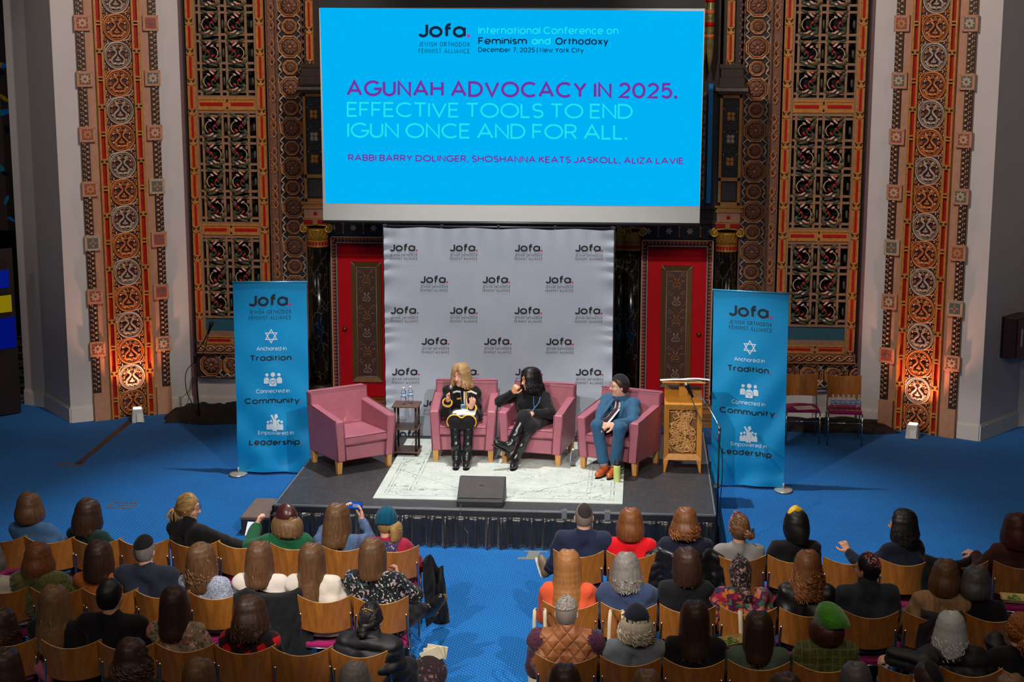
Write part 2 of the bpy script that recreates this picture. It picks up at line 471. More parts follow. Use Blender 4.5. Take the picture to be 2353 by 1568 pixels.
# ------------------------------------------------------------------ implicit surfaces for bodies, clothes and hair
class Vol:
    def __init__(s, lo, hi, h):
        s.h = h; s.lo = np.array(lo, float)
        s.n = (np.ceil((np.array(hi)-s.lo)/h).astype(int)+1)
        s.f = np.full(s.n, 9., np.float32); s.near = np.full(s.n, 9., np.float32)
        s.m = np.zeros(s.n, np.uint8)
    def _w(s, lo, hi, pad):
        a = np.maximum(np.floor((np.array(lo)-pad-s.lo)/s.h).astype(int), 0)
        b = np.minimum(np.ceil((np.array(hi)+pad-s.lo)/s.h).astype(int)+1, s.n)
        if np.any(b <= a): return None
        g = [(s.lo[i]+np.arange(a[i], b[i])*s.h).astype(np.float32) for i in range(3)]
        sl = tuple(slice(a[i], b[i]) for i in range(3))
        return sl, g[0][:, None, None], g[1][None, :, None], g[2][None, None, :]
    def _put(s, sl, d, k, mat):
        f = s.f[sl]
        if k > 0:
            h = np.maximum(k-np.abs(f-d), 0)/k
            s.f[sl] = np.minimum(f, d)-h*h*k*.25
        else: s.f[sl] = np.minimum(f, d)
        nr = s.near[sl]; q = d < nr
        nr[q] = d[q]; s.m[sl][q] = mat
    def cone(s, p0, p1, r0, r1, k=.02, mat=0, sq=None):
        p0 = np.array(p0, float); p1 = np.array(p1, float); rm = max(r0, r1)
        w = s._w(np.minimum(p0, p1)-rm, np.maximum(p0, p1)+rm, k+2.5*s.h)
        if w is None: return s
        sl, X, Y, Z = w; v = p1-p0; L = max(v@v, 1e-9)
        X = X-p0[0]; Y = Y-p0[1]; Z = Z-p0[2]
        t = np.clip((X*v[0]+Y*v[1]+Z*v[2])/L, 0, 1)
        d = np.sqrt((X-t*v[0])**2+(Y-t*v[1])**2+(Z-t*v[2])**2)-(r0+(r1-r0)*t)
        s._put(sl, d.astype(np.float32), k, mat); return s
    def chain(s, pts, rs, k=.02, mat=0):
        for i in range(len(pts)-1): s.cone(pts[i], pts[i+1], rs[i], rs[i+1], k, mat)
        return s
    def _ell(s, c, r, rot, pad):
        c = np.array(c, float); r = np.array(r, float); rm = r if rot is None else np.full(3, r.max())
        w = s._w(c-rm, c+rm, pad)
        if w is None: return None
        sl, X, Y, Z = w; X = X-c[0]; Y = Y-c[1]; Z = Z-c[2]
        if rot is not None:
            q = np.array(rot.transposed() if hasattr(rot, 'transposed') else rot)
            X, Y, Z = (q[0, 0]*X+q[0, 1]*Y+q[0, 2]*Z, q[1, 0]*X+q[1, 1]*Y+q[1, 2]*Z, q[2, 0]*X+q[2, 1]*Y+q[2, 2]*Z)
        k0 = np.sqrt((X/r[0])**2+(Y/r[1])**2+(Z/r[2])**2)
        k1 = np.sqrt((X/r[0]**2)**2+(Y/r[1]**2)**2+(Z/r[2]**2)**2)+1e-9
        return sl, (k0*(k0-1)/k1).astype(np.float32)
    def ell(s, c, r, k=.02, mat=0, rot=None):
        q = s._ell(c, r, rot, k+2.5*s.h)
        if q is not None: s._put(q[0], q[1], k, mat)
        return s
    def cut_ell(s, c, r, rot=None, k=.0):
        q = s._ell(c, r, rot, .02)
        if q is not None: s.f[q[0]] = np.maximum(s.f[q[0]], -q[1])
        return s
    def cut(s, fn):
        """keep only where fn(x, y, z) < 0"""
        g = [(s.lo[i]+np.arange(s.n[i])*s.h).astype(np.float32) for i in range(3)]
        s.f = np.maximum(s.f, fn(g[0][:, None, None], g[1][None, :, None], g[2][None, None, :]).astype(np.float32))
        return s
    def mesh(s):
        f = s.f; inside = f < 0
        nx, ny, nz = s.n-1
        cnt = np.zeros((nx, ny, nz), np.uint8)
        for a in (0, 1):
            for b in (0, 1):
                for c in (0, 1):
                    cnt += inside[a:nx+a, b:ny+b, c:nz+c]
        act = (cnt > 0) & (cnt < 8)
        I, J, K = np.nonzero(act)
        N = len(I)
        idx = np.full((nx, ny, nz), -1, np.int32); idx[I, J, K] = np.arange(N)
        acc = np.zeros((N, 3)); num = np.zeros(N)
        for ax in range(3):
            o1, o2 = [(1, 2), (0, 2), (0, 1)][ax]
            for b in (0, 1):
                for c in (0, 1):
                    d0 = [0, 0, 0]; d0[o1] = b; d0[o2] = c
                    d1 = list(d0); d1[ax] = 1
                    f0 = f[I+d0[0], J+d0[1], K+d0[2]]; f1 = f[I+d1[0], J+d1[1], K+d1[2]]
                    q = (f0 < 0) != (f1 < 0)
                    t = np.where(q, f0/np.where(np.abs(f0-f1) < 1e-9, 1e-9, f0-f1), 0)
                    p = np.stack([np.full(N, float(d0[0])), np.full(N, float(d0[1])), np.full(N, float(d0[2]))], -1)
                    p[:, ax] += t
                    acc += p*q[:, None]; num += q
        P = acc/num[:, None]+np.stack([I, J, K], -1)
        V = s.lo+P*s.h
        quads = []
        for ax in range(3):
            sl0 = [slice(None)]*3; sl1 = [slice(None)]*3
            sl0[ax] = slice(0, -1); sl1[ax] = slice(1, None)
            a0 = inside[tuple(sl0)]; a1 = inside[tuple(sl1)]
            ch = a0 != a1
            E = np.nonzero(ch); flip = a0[E]
            e = np.stack(E, -1)
            o1, o2 = [(1, 2), (2, 0), (0, 1)][ax]
            ok = (e[:, o1] > 0) & (e[:, o2] > 0) & (e[:, o1] < s.n[o1]-1) & (e[:, o2] < s.n[o2]-1)
            e = e[ok]; flip = flip[ok]
            def cell(b, c):
                q = e.copy(); q[:, o1] -= b; q[:, o2] -= c
                return idx[q[:, 0], q[:, 1], q[:, 2]]
            qd = np.stack([cell(1, 1), cell(0, 1), cell(0, 0), cell(1, 0)], -1)
            qd[~flip] = qd[~flip][:, ::-1]
            quads.append(qd)
        Q = np.concatenate(quads)
        Q = Q[(Q >= 0).all(1)]
        vm = s.m[np.minimum(np.round(P[:, 0]).astype(int), s.n[0]-1), np.minimum(np.round(P[:, 1]).astype(int), s.n[1]-1), np.minimum(np.round(P[:, 2]).astype(int), s.n[2]-1)]
        return V, Q, vm[Q[:, 0]]
def relax(V, Q, it=1, lam=.5):
    for _ in range(it):
        acc = np.zeros_like(V); n = np.zeros(len(V))
        for a, b in ((0, 1), (1, 2), (2, 3), (3, 0)):
            np.add.at(acc, Q[:, a], V[Q[:, b]]); np.add.at(n, Q[:, a], 1)
            np.add.at(acc, Q[:, b], V[Q[:, a]]); np.add.at(n, Q[:, b], 1)
        V = V+lam*(acc/np.maximum(n, 1)[:, None]-V)
    return V
def np_mesh(name, V, Q, fm, mats, parent=None, tone=None):
    me = bpy.data.meshes.new(name)
    nv, nq = len(V), len(Q)
    me.vertices.add(nv); me.vertices.foreach_set('co', np.asarray(V, np.float32).ravel())
    me.loops.add(nq*4); me.loops.foreach_set('vertex_index', np.asarray(Q, np.int32).ravel())
    me.polygons.add(nq)
    me.polygons.foreach_set('loop_start', np.arange(0, nq*4, 4, dtype=np.int32))
    for m in (mats if isinstance(mats, (list, tuple)) else [mats]): me.materials.append(m)
    me.polygons.foreach_set('material_index', np.asarray(fm, np.int32))
    me.polygons.foreach_set('use_smooth', np.ones(nq, bool))
    if tone is not None:
        at = me.attributes.new('tone', 'FLOAT', 'POINT'); at.data.foreach_set('value', np.asarray(tone, np.float32))
    me.update(); me.validate()
    o = bpy.data.objects.new(name, me); link(o, parent)
    return o
def vol_obj(name, vol, mats, parent=None, smooth=1, wrinkle=None):
    V, Q, fm = vol.mesh()
    if smooth: V = relax(V, Q, smooth)
    if wrinkle: V = wrinkle(V)
    return np_mesh(name, V, Q, fm, mats, parent)
# ------------------------------------------------------------------ the hall
def struct(name, mb, mats, bevel=0.0, **k):
    o = mb.build(name, mats, None, bevel, **k); o['kind'] = 'structure'; return o

# carpet: blue weave with rows of small pale dots
k = NT('blue_dotted_carpet').set(.95, 0, .15, .05)
co = k.coord('Object'); X, Y, Z = k.xyz(co)
row = k.math('FLOOR', k.math('DIVIDE', Y, .029))
sh = k.math('MULTIPLY', k.math('MODULO', row, 2.0), .5)
fx = k.math('SUBTRACT', k.math('FRACT', k.math('ADD', k.math('DIVIDE', X, .048), sh)), .5)
fy = k.math('SUBTRACT', k.math('FRACT', k.math('DIVIDE', Y, .029)), .5)
dd = k.math('SQRT', k.math('ADD', k.math('POWER', k.math('MULTIPLY', fx, 1.7), 2), k.math('POWER', fy, 2)))
dot = k.math('LESS_THAN', dd, .165)
nz = k.noise(co, 1.1, 4); fine = k.noise(co, 220, 2)
basec = k.ramp(k.math('ADD', k.math('MULTIPLY', nz, .5), k.math('MULTIPLY', fine, .5)), [(.3, lin(0, 82, 152)), (.7, lin(0, 104, 178))])
k.base(k.mix(dot, basec, lin(112, 164, 210))); k.bump(fine, .3, .003)
M_CARPET = k.m
m = MB(); m.box2((-16, 2, -.2), (16, 30, 0)); struct('floor', m, M_CARPET)

M_PLASTER = plain('white_plaster', (196, 188, 186), .85, var=.03, scale=3, bump=.12, bscale=70)
M_TRIMW = plain('white_trim_paint', (206, 198, 192), .6, var=.03)
M_DARKWALL = plain('dark_brown_wall', (48, 32, 26), .7, var=.2)
M_REVEAL = plain('mauve_reveal', (104, 78, 82), .7, var=.08)
M_BLACKV = plain('dark_void', (10, 9, 9), .9)
TOPZ = 7.6
for sgn, side in ((-1, 'left'), (1, 'right')):
    P = [(-7.34, 22.64), (-6.96, 22.44), (-6.26, 21.55), (-4.77, 22.475), (-4.77, 23.2), (-7.34, 23.2)]
    if sgn > 0: P = [(8.6 if x == -7.34 else -x, y) for x, y in P][::-1]
    m = MB(); m.prism(P, 0, TOPZ); struct('wall_'+side, m, M_PLASTER)
    # baseboard follows the two visible faces
    m = MB()
    def bb(a, b, t=.022):
        a = Vector((a[0], a[1], 0)); b = Vector((b[0], b[1], 0)); d = (b-a).normalized()
        n = Vector((d.y, -d.x, 0))*t
        if n.y > 0: n = -n
        m.hexa([a, b, b+n, a+n] if sgn < 0 else [b, a, a+n, b+n], [p+Vector((0, 0, .20)) for p in ([a, b, b+n, a+n] if sgn < 0 else [b, a, a+n, b+n])])
        n2 = n*.55
        m.hexa([p+Vector((0, 0, .20)) for p in ([a, b, b+n2, a+n2] if sgn < 0 else [b, a, a+n2, b+n2])], [p+Vector((0, 0, .225)) for p in ([a, b, b+n2, a+n2] if sgn < 0 else [b, a, a+n2, b+n2])])
    q = lambda x, y: (sgn*-x, y) if sgn > 0 else (x, y)
    bb(q(-7.34, 22.64), q(-6.96, 22.44)); bb(q(-6.96, 22.44), q(-6.26, 21.55)); bb(q(-6.26, 21.55), q(-6.00, 21.711)); bb(q(-5.04, 22.308), q(-4.77, 22.475))
    o = struct('baseboard_'+side, m, M_TRIMW)
m = MB(); m.box2((-4.87, 22.78, 0), (4.87, 23.2, TOPZ)); struct('wall_back', m, M_DARKWALL)
m = MB()
for s in (-1, 1):
    m.box2(sorted((s*4.775, s*4.735))[:1]+[22.46, 0.0], sorted((s*4.775, s*4.735))[1:]+[22.78, TOPZ])
struct('trim_1', m, M_REVEAL)
m = MB()
for s in (-1, 1):
    a, b = sorted((s*4.74, s*3.03)); m.box2((a, 22.60, 0), (b, 22.78, .48))
struct('trim_6', m, M_PLASTER)
m = MB()
for s in (-1, 1):
    a, b = sorted((s*4.74, s*3.05)); m.box2((a, 22.575, 0), (b, 22.60, .16)); m.box2((a, 22.585, .16), (b, 22.60, .185))
struct('baseboard_back', m, M_TRIMW)

# ------------------------------------------------------------------ carved ornament
M_GOLD = plain('aged_gold_paint', (178, 120, 54), .45, .1, var=.22, scale=22, bump=.2, bscale=120)
M_GOLDB = plain('bronze_gold_paint', (172, 112, 66), .42, .15, var=.25, scale=26)
M_COPPER = plain('copper_gold_paint', (190, 112, 56), .40, .15, var=.2, scale=26)
M_SILVER = plain('aged_silver_paint', (168, 150, 134), .40, .15, var=.2, scale=26)
M_RED = plain('red_enamel', (164, 8, 6), .5, 0, .25, var=.12)
M_DRED = plain('dark_red_ground', (58, 12, 10), .6, var=.2)
M_BOARD = plain('pinkish_tan_board', (176, 128, 100), .6, var=.10, scale=14)
M_DKBROWN = plain('dark_umber_wood', (44, 26, 20), .5, var=.25, scale=18)
M_BROWN = plain('carved_brown_wood', (116, 76, 58), .5, var=.2, scale=18)
M_PEARL = plain('pearl_bead', (206, 180, 160), .3, .1, var=.1)
M_TEAL = plain('teal_paint', (38, 82, 96), .5, var=.1)
M_CREAM = plain('cream_paint', (196, 168, 138), .55, var=.1)
M_OLIVE = plain('olive_leaf_paint', (66, 70, 48), .55, var=.3, scale=30)
M_TANBAR = plain('tan_lattice_wood', (140, 104, 76), .55, var=.15, scale=20)
M_PINK = plain('pinkish_white_petal', (206, 170, 156), .4, var=.12)
M_REDP = plain('red_petal', (172, 20, 34), .4, var=.15)
M_ORP = plain('orange_petal', (190, 104, 52), .45, var=.15)
M_NAVY = plain('navy_frieze_paint', (18, 20, 32), .5)
M_WOODSTEP = wood('oak_steps', (112, 70, 28), (156, 104, 50), .4, 'X')

def D2(pts, d): return [(p[0], -d, p[1]) for p in pts]
def circ(r, n=28, rx=None, a0=0, a1=360, cx=0, cz=0):
    full = abs(a1-a0) >= 359.9; N = n
    return [(cx+(rx or r)*math.cos(R(a0+(a1-a0)*i/N)), cz+r*math.sin(R(a0+(a1-a0)*i/N))) for i in range(N if full else N+1)]
def spiral(cx, cz, r0, r1, a0, a1, n=14):
    return [(cx+(r0+(r1-r0)*i/n)*math.cos(R(a0+(a1-a0)*i/n)), cz+(r0+(r1-r0)*i/n)*math.sin(R(a0+(a1-a0)*i/n))) for i in range(n+1)]
def lyre(mb, mat, s=1.0, d=.012, r=.011, cx=0, cz=0):
    for sg in (1, -1):
        c = spline([(sg*x*s+cx, 0, z*s+cz) for x, z in ((.028, .072), (.046, .092), (.054, .068), (.036, .054), (.019, .032), (.034, .004), (.074, -.030), (.088, -.064), (.064, -.094), (.030, -.090), (.005, -.106))], 4)
        mb.tube([(p.x, -d, p.z) for p in c], r*s, 5, mat)
    mb.ball((cx, -d, -.030*s+cz), (.016*s, .012, .022*s), mat, 7, 5)
    for sg in (1, -1): mb.ball((cx+sg*.024*s, -d, -.052*s+cz), (.013*s, .010, .015*s), mat, 6, 4)

# one medallion of the scroll band (gold or silver), built round its own centre
def medallion(kind):
    m = MB()                       # slots: 0 ring/motif, 1 beads, 2 curls
    rx, rz = .205, .180
    m.tube(D2(circ(rz, 32, rx), .012), .015, 5, 0, True)
    m.tube(D2(circ(rz-.026, 32, rx-.026), .008), .008, 4, 0, True)
    lyre(m, 0, 1.18, .016, .0155); m.ball((0, -.014, -.055), (.030, .010, .026), 0, 8, 5)
    for i, a in enumerate((62, 118, 28, 152, -28, -152, -62, -118)):
        m.ball((math.cos(R(a))*(.148), -.012, math.sin(R(a))*.128), .0165, 1, 7, 4)
    for a in (90, 45, 135, 0, 180, -45, -135, -90):
        cx, cz = math.cos(R(a))*.136, math.sin(R(a))*.116
        if True:
            m.tube(D2(spiral(cx, cz, .026, .006, a, a+400, 12), .011), .0095, 4, 2)
    # corner scrolls and the connecting wave outside the ring
    for sx in (1, -1):
        for sz in (1, -1):
            m.tube(D2(spiral(sx*.192, sz*.150, .030, .006, -90*sz if sx > 0 else 180+90*sz, (-90*sz if sx > 0 else 180+90*sz)+380*sx*sz, 12), .010), .010, 4, 2)
            m.ball((sx*.208, -.010, sz*.105), .013, 1, 6, 4)
            m.ball((sx*.150, -.010, sz*.180), .012, 1, 6, 4)
    m.tube(D2([(p.x, p.z) for p in spline([(-.215, 0, .05), (-.17, 0, .150), (0, 0, .187), (.16, 0, .215), (.215, 0, .27)], 5)], .012), .011, 5, 0)
    mats = {'gold': [M_COPPER, M_PEARL, M_COPPER], 'silver': [M_SILVER, M_CREAM, M_GOLDB]}[kind]
    return m, mats
def star_tile(c0, c1, c2, eight=True):
    m = MB(); m.box((0, -.022, 0), (.205, .044, .205), 0)
    n = 8 if eight else 4
    pts = []
    for i in range(2*n):
        a = 2*PI*i/(2*n)+PI/2; r = .070 if i % 2 == 0 else (.042 if eight else .024)
        pts.append((r*math.cos(a), r*math.sin(a)))
    m.box((0, -.046, 0), (.140, .006, .140), 1)
    f = [(p[0], -.053, p[1]) for p in pts]; bq = [(p[0], -.047, p[1]) for p in pts]
    N = len(pts)
    for i in range(N):
        m.add([(0, -.054, 0), f[i], f[(i+1) % N]], [(0, 1, 2)], 2)
        m.add([f[i], f[(i+1) % N], bq[(i+1) % N], bq[i]], [(0, 1, 2, 3)], 2)
    m.lathe([(.020, .048), (.020, .058), (.0, .060)], (0, 0, 0), 10, 1, (0, -1, 0))
    for x, z in ((1, 1), (1, -1), (-1, 1), (-1, -1)): m.box((x*.084, -.048, z*.084), (.012, .010, .012), 3)
    return m, [c0, c1, c2, M_GOLD]

def scroll_pilaster(sgn):
    A = Vector((-5.992, 21.718, 0)); B = Vector((-5.052, 22.300, 0))
    if sgn > 0: A, B = Vector((5.052, 22.300, 0)), Vector((5.992, 21.718, 0))
    u = (B-A).normalized(); n = Vector((u.y, -u.x, 0))
    KX = (B-A).length/1.276; W = 1.276
    side = 'left' if sgn < 0 else 'right'
    t = thing('carved_pilaster', 'tall carved and gilded scroll pilaster on the white wall at the %s of the hall' % side, 'pilaster')
    t.matrix_world = frame((A+B)/2+n*.002, u, n) @ Matrix.Diagonal((KX, 1, 1, 1))
    H0, H1 = 0.0, 7.2
    m = MB(); m.box2((-W/2, -.03, 0), (W/2, 0, H1)); m.build('backing_board', M_BOARD, t)
    m = MB(); m.box2((-.225, -.045, .02), (.225, -.030, H1)); m.build('scroll_ground', M_DRED, t)
    for s in (-1, 1):
        # plain plinth and outer board
        m = MB(); a, b = sorted((s*W/2, s*(W/2-.245))); m.box2((a, -.085, 0), (b, -.03, .40)); m.build('plinth', M_BOARD, t, .004)
        # bead strip: dark channel, square links and pearl beads
        cx = s*(W/2-.068)
        m = MB(); m.box2((cx-.066, -.05, .40), (cx+.066, -.03, H1), 0)
        z = .46
        while z < H1-.05:
            m.box((cx+s*.018, -.056, z), (.020, .018, .040), 1); m.box((cx-s*.040, -.056, z+.035), (.016, .014, .034), 1)
            m.ball((cx+s*.0-.0*s-s*.018, -.06, z+.035), .0155, 2, 6, 4)
            m.ball((cx+s*.046, -.056, z+.01), .011, 2, 6, 4)
            z += .070
        m.build('bead_strip', [M_DKBROWN, M_GOLDB, M_PEARL], t)
        # gold rail with red inlays
        cx = s*(.225+.068)
        m = MB(); m.box2((cx-.066, -.036, 0), (cx+.066, -.03, H1), 1)
        m.box2((cx-.066, -.080, 0), (cx-.032, -.03, H1), 0); m.box2((cx+.032, -.080, 0), (cx+.066, -.03, H1), 0)
        m.box2((cx-.066, -.088, 0), (cx-.058, -.08, H1), 0); m.box2((cx+.058, -.088, 0), (cx+.066, -.08, H1), 0)
        zt = 5.524
        for kq in range(-3, 9):
            zc = zt-.749*kq
            for dz in (.187, -.187):
                lo, hi = zc+dz-.155, zc+dz+.155
                lo = max(lo, .05)
                if hi > lo+.05 and hi < H1:
                    m.box2((cx-.034, -.086, lo-.020), (cx+.034, -.03, lo), 0); m.box2((cx-.034, -.080, hi), (cx+.034, -.03, hi+.020), 0)
            zz = zc-.3745
            if .1 < zz < H1-.1:
                m.box2((cx-.034, -.080, zz-.022), (cx+.034, -.03, zz+.022), 0)
                for dx in (-.036, .036): m.box((cx+dx, -.084, zz), (.034, .010, .020), 2)
        m.build('gold_rail', [M_GOLD, M_RED, M_BLACKV], t)
    protos = {}
    for kq in range(-4, 17):
        zc = 5.46-.3745*kq
        if not (.16 < zc < H1-.2): continue
        kind = 'gold' if kq % 2 == 0 else 'silver'
        if kind not in protos:
            mb, mats = medallion(kind)
            o = mb.build('medallion', mats, t); protos[kind] = o
        else:
            o = protos[kind].copy(); COL.objects.link(o); o.parent = t
        o.location = (0, -.045, zc)
    DR = plain('dull_red_tile', (150, 62, 44), .6); DT = plain('dull_slate_tile', (84, 90, 88), .6); DC = plain('dull_cream_tile', (176, 150, 120), .6); DO = plain('dull_ochre_tile', (168, 116, 70), .6)
    sets = [(M_BOARD, DR, DC), (DC, DT, DO), (M_BOARD, DT, DC), (M_BOARD, DR, DO), (M_BOARD, DR, DT), (M_BOARD, M_BROWN, DC)]
    rnd = random.Random(5+sgn)
    tp = {}
    for s in (-1, 1):
        for kq in range(-2, 7):
            zc = 5.524-.749*kq
            if zc > H1-.15: continue
            i = rnd.randrange(len(sets))
            if i not in tp:
                mb, mats = star_tile(*sets[i], eight=i % 3 != 1); o = mb.build('star_tile', mats, t, .003); tp[i] = o
            else: o = tp[i].copy(); COL.objects.link(o); o.parent = t
            o.location = (s*(W/2-.100), -.03, zc); o.scale = (1.06/KX, 1, 1.04)
    return t
scroll_pilaster(-1); scroll_pilaster(1)

# ------------------------------------------------------------------ lattice screens with birds and vines
def rail(m, x0, x1, z0, z1, y=0.0):
    """gold rail with a red inlay and small black squares at the ends"""
    m.box2((x0, y-.05, z0), (x1, y, z1), 0)
    vert = (z1-z0) > (x1-x0)
    L = (z1-z0) if vert else (x1-x0)
    n = max(1, round(L/.41)); st = L/n
    for i in range(n):
        a, b = i*st+.05, (i+1)*st-.05
        if vert:
            c = (x0+x1)/2; w = x1-x0
            for s in (-1, 1): m.box2((c+s*w*.40-.008, y-.062, z0+a-.02), (c+s*w*.40+.008, y-.05, z0+b+.02), 0)
            for e in (a-.02, b+.006): m.box2((x0+.004, y-.062, z0+e), (x1-.004, y-.05, z0+e+.014), 0)
            m.box2((c-w*.15, y-.058, z0+a+.008), (c+w*.15, y-.05, z0+b-.008), 1)
            for s in (-1, 1): m.box((c+s*w*.28, y-.054, z0+i*st+.012), (w*.2, .01, .024), 2)
        else:
            c = (z0+z1)/2; w = z1-z0
            for s in (-1, 1): m.box2((x0+a-.02, y-.062, c+s*w*.40-.008), (x0+b+.02, y-.05, c+s*w*.40+.008), 0)
            m.box2((x0+a+.008, y-.058, c-w*.13), (x0+b-.008, y-.05, c+w*.13), 1)
            for s in (-1, 1): m.box((x0+i*st+.006, y-.054, c+s*w*.28), (.022, .01, w*.2), 2)
def foliage_unit(m, cx, cz, flip):
    """one vine scroll with red petals and a pale bird shape: slots 0 leaf, 1 red, 2 pale, 3 orange, 4 stem"""
    s = -1 if flip else 1
    m.tube([(cx+s*p[0], -.030, cz+p[1]) for p in spiral(.015, 0, .100, .075, -60, 95, 10)], .0065, 5, 4)
    m.tube([(cx+s*p[0], -.036, cz+p[1]) for p in spiral(-.045, -.02, .055, .012, 200, 560, 14)], .011, 5, 0)
    m.tube([(cx+s*p[0], -.030, cz+p[1]) for p in spiral(-.02, -.19, .10, .05, 150, 20, 8)], .012, 5, 0)
    def leaf(x, z, a, l, w, mat, d=-.03):
        m.ball((cx+s*x, d, cz+z), (l, .014, w), mat, 8, 5, Matrix.Rotation(R(a*s), 3, 'Y'))
    for x, z, a, l, w in ((-.085, .055, 70, .062, .036), (-.095, -.070, 110, .050, .032), (-.060, -.125, 20, .075, .030), (.10, -.135, -25, .070, .030), (.035, -.175, 12, .090, .022), (-.085, .150, 25, .070, .026), (.075, .165, -20, .060, .024), (.128, -.02, 80, .050, .022), (-.12, .11, 100, .03, .02)):
        leaf(x, z, a, l*.88, w*.85, 0)
    for x, z, a, l in ((-.030, .012, 45, .030), (.030, -.052, -40, .034), (-.065, .055, 10, .018)): leaf(x, z, a, l, .016, 1, -.045)
    for x, z, a, l in ((-.02, .110, -38, .046), (.03, .085, -30, .030), (.02, -.112, 32, .046), (-.03, -.135, 25, .028)): leaf(x, z, a, l, .015, 2, -.048)
    for x, z in ((-.055, .135), (.065, -.125)): leaf(x, z, 20, .022, .016, 3, -.042)
def lattice_screen(sgn):
    side = 'left' if sgn < 0 else 'right'
    t = thing('lattice_screen', 'tall gold-framed lattice screen of carved vines %s of the projection screen' % side, 'lattice screen', (sgn*4.13, 22.52, 0))
    fr = MB(); W = .55
    for s in (-1, 1): rail(fr, s*.495-.055, s*.495+.055, .98, 7.2)
    for z0, z1 in ((.98, 1.10), (2.56, 2.72), (4.32, 4.50), (6.10, 6.28)): rail(fr, -.44, .44, z0, z1, .012)
    for z0, z1 in ((1.10, 1.17), (1.36, 1.39), (2.52, 2.56), (2.72, 2.75), (4.28, 4.32), (4.5, 4.53)): fr.box2((-.44, -.03, z0), (.44, .02, z1), 3)
    for s in (-1, 1): fr.box((s*.425, -.02, 4.1), (.03, .06, 6.2), 3)
    fr.build('gold_frame', [M_GOLD, M_RED, M_BLACKV, M_TANBAR], t)
    m = MB(); m.box2((-.41, -.012, 1.17), (.41, .02, 1.36)); m.build('blue_strip', M_TEAL, t)
    m = MB(); m.box2((-.55, .14, 1.0), (.55, .18, 7.2)); m.build('dark_backing', M_BLACKV, t)
    # side reveal strip
    m = MB(); a, b = sorted((sgn*.55, sgn*.61)); m.box2((a, -.0, .5), (b, .20, 7.2)); m.build('reveal_strip', M_DKBROWN, t)
    for z0, z1 in ((1.39, 2.52), (2.75, 4.28), (4.53, 6.10), (6.28, 7.2)):
        g = MB(); fo = MB()
        rows = max(1, round((z1-z0)/.385)); pz = (z1-z0)/rows
        xs = [-.355, -.075, .015, .295]
        for x in xs: g.box((x, -.012, (z0+z1)/2), (.032, .03, z1-z0), 0)
        for r in range(rows):
            zb = z0+r*pz
            for z in (zb+.055, zb+pz-.035): g.box((0, -.010, z), (.84, .026, .034), 0)
            for x in (-.215, .155):
                g.box((x+.105, -.012, zb+.10), (.03, .03, .07), 0); g.box((x+.105, -.012, zb+pz-.09), (.03, .03, .05), 0)
                foliage_unit(fo, x, zb+pz*.52, (r % 2 == 1) ^ (z0 > 3))
            fo.ball((.375, -.02, zb+pz*.5), (.02, .012, .06), 0, 6, 4)
            fo.ball((-.03, -.02, zb+pz*.5), (.018, .012, .07), 0, 6, 4)
        o = g.build('lattice_grille', M_TANBAR, t); 
        fo.build('vine_carving', [M_OLIVE, M_REDP, M_PINK, M_ORP, M_CREAM], o)
    # guilloche sill and octagon dado below
    m = MB(); m.box2((-.55, -.06, .86), (.57, .05, .98), 0)
    for ph in (0, PI):
        m.tube([(x/100, -.07-.008*math.cos(x/100*2*PI/.14*.5+ph), .92+.036*math.sin(x/100*2*PI/.14*.5+ph)) for x in range(-54, 55)], .013, 5, 1)
    for i in range(8): m.ball((-.49+i*.14, -.075, .92), .016, 2, 7, 4)
    m.box2((-.56, -.075, .845), (.58, .05, .865), 1)
    m.build('guilloche_sill', [M_BROWN, M_GOLDB, M_PEARL], t)
    m = MB(); m.box2((-.55, .0, .48), (.55, .06, .85), 0); m.build('dado_board', M_DKBROWN, t)
    for i, x in enumerate((-.36, -.02, .32)):
        o = OCT.copy(); COL.objects.link(o); o.parent = t
        o.location = (x, .0, .665); o.scale = (1.05, 1, 1.05); o.rotation_euler = (0, PI/2, 0)
    return t

# octagon chain: one period (a big and a small octagon with rosettes and strap work)
def octagon_period():
    m = MB()                      # 0 strap, 1 rosette, 2 centre, 3 silver strap
    def octo(r, cz, w, d, mat):
        pts = [(r*math.cos(R(22.5+45*i))*1.06, cz+r*math.sin(R(22.5+45*i))) for i in range(8)]
        m.tube(D2(pts, d), w, 4, mat, True, up=(0, -1, 0))
    def rosette(r, cz):
        m.lathe([(r*.95, 0.0), (r*.95, .008), (r*.3, .012)], (0, 0, cz), 16, 1, (0, -1, 0))
        for i in range(10):
            a = 2*PI*i/10
            m.ball((r*.58*math.cos(a), -.014, cz+r*.58*math.sin(a)), (r*.36, .014, r*.15), 1, 7, 4, Matrix.Rotation(-a, 3, 'Y'))
        m.ball((0, -.02, cz), r*.2, 2, 8, 5)
    octo(.156, 0, .017, .014, 0); octo(.128, 0, .010, .010, 0); rosette(.112, 0)
    octo(.100, .28, .015, .014, 0); octo(.080, .28, .007, .010, 0); rosette(.066, .28)
    for s in (-1, 1):
        for q in (-1, 1):
            m.tube(D2([(s*.060, .28+q*.125), (s*.105, .28+q*.165), (s*.168, .28+q*.105), (s*.120, .28+q*.06), (s*.155, .28+q*.0)], .020), .015, 4, 3, up=(0, -1, 0))
        m.tube(D2(circ(.045, 10, .035, 100 if s < 0 else -80, 260 if s < 0 else 80, s*.120, .28), .024), .013, 4, 3, up=(0, -1, 0))
        m.tube(D2([(s*.168, -.15), (s*.168, .15)], .012), .010, 4, 3, up=(0, -1, 0))
    return m
OCT = octagon_period().build('octagon_rosette', [M_GOLDB, M_BROWN, M_COPPER, M_SILVER])
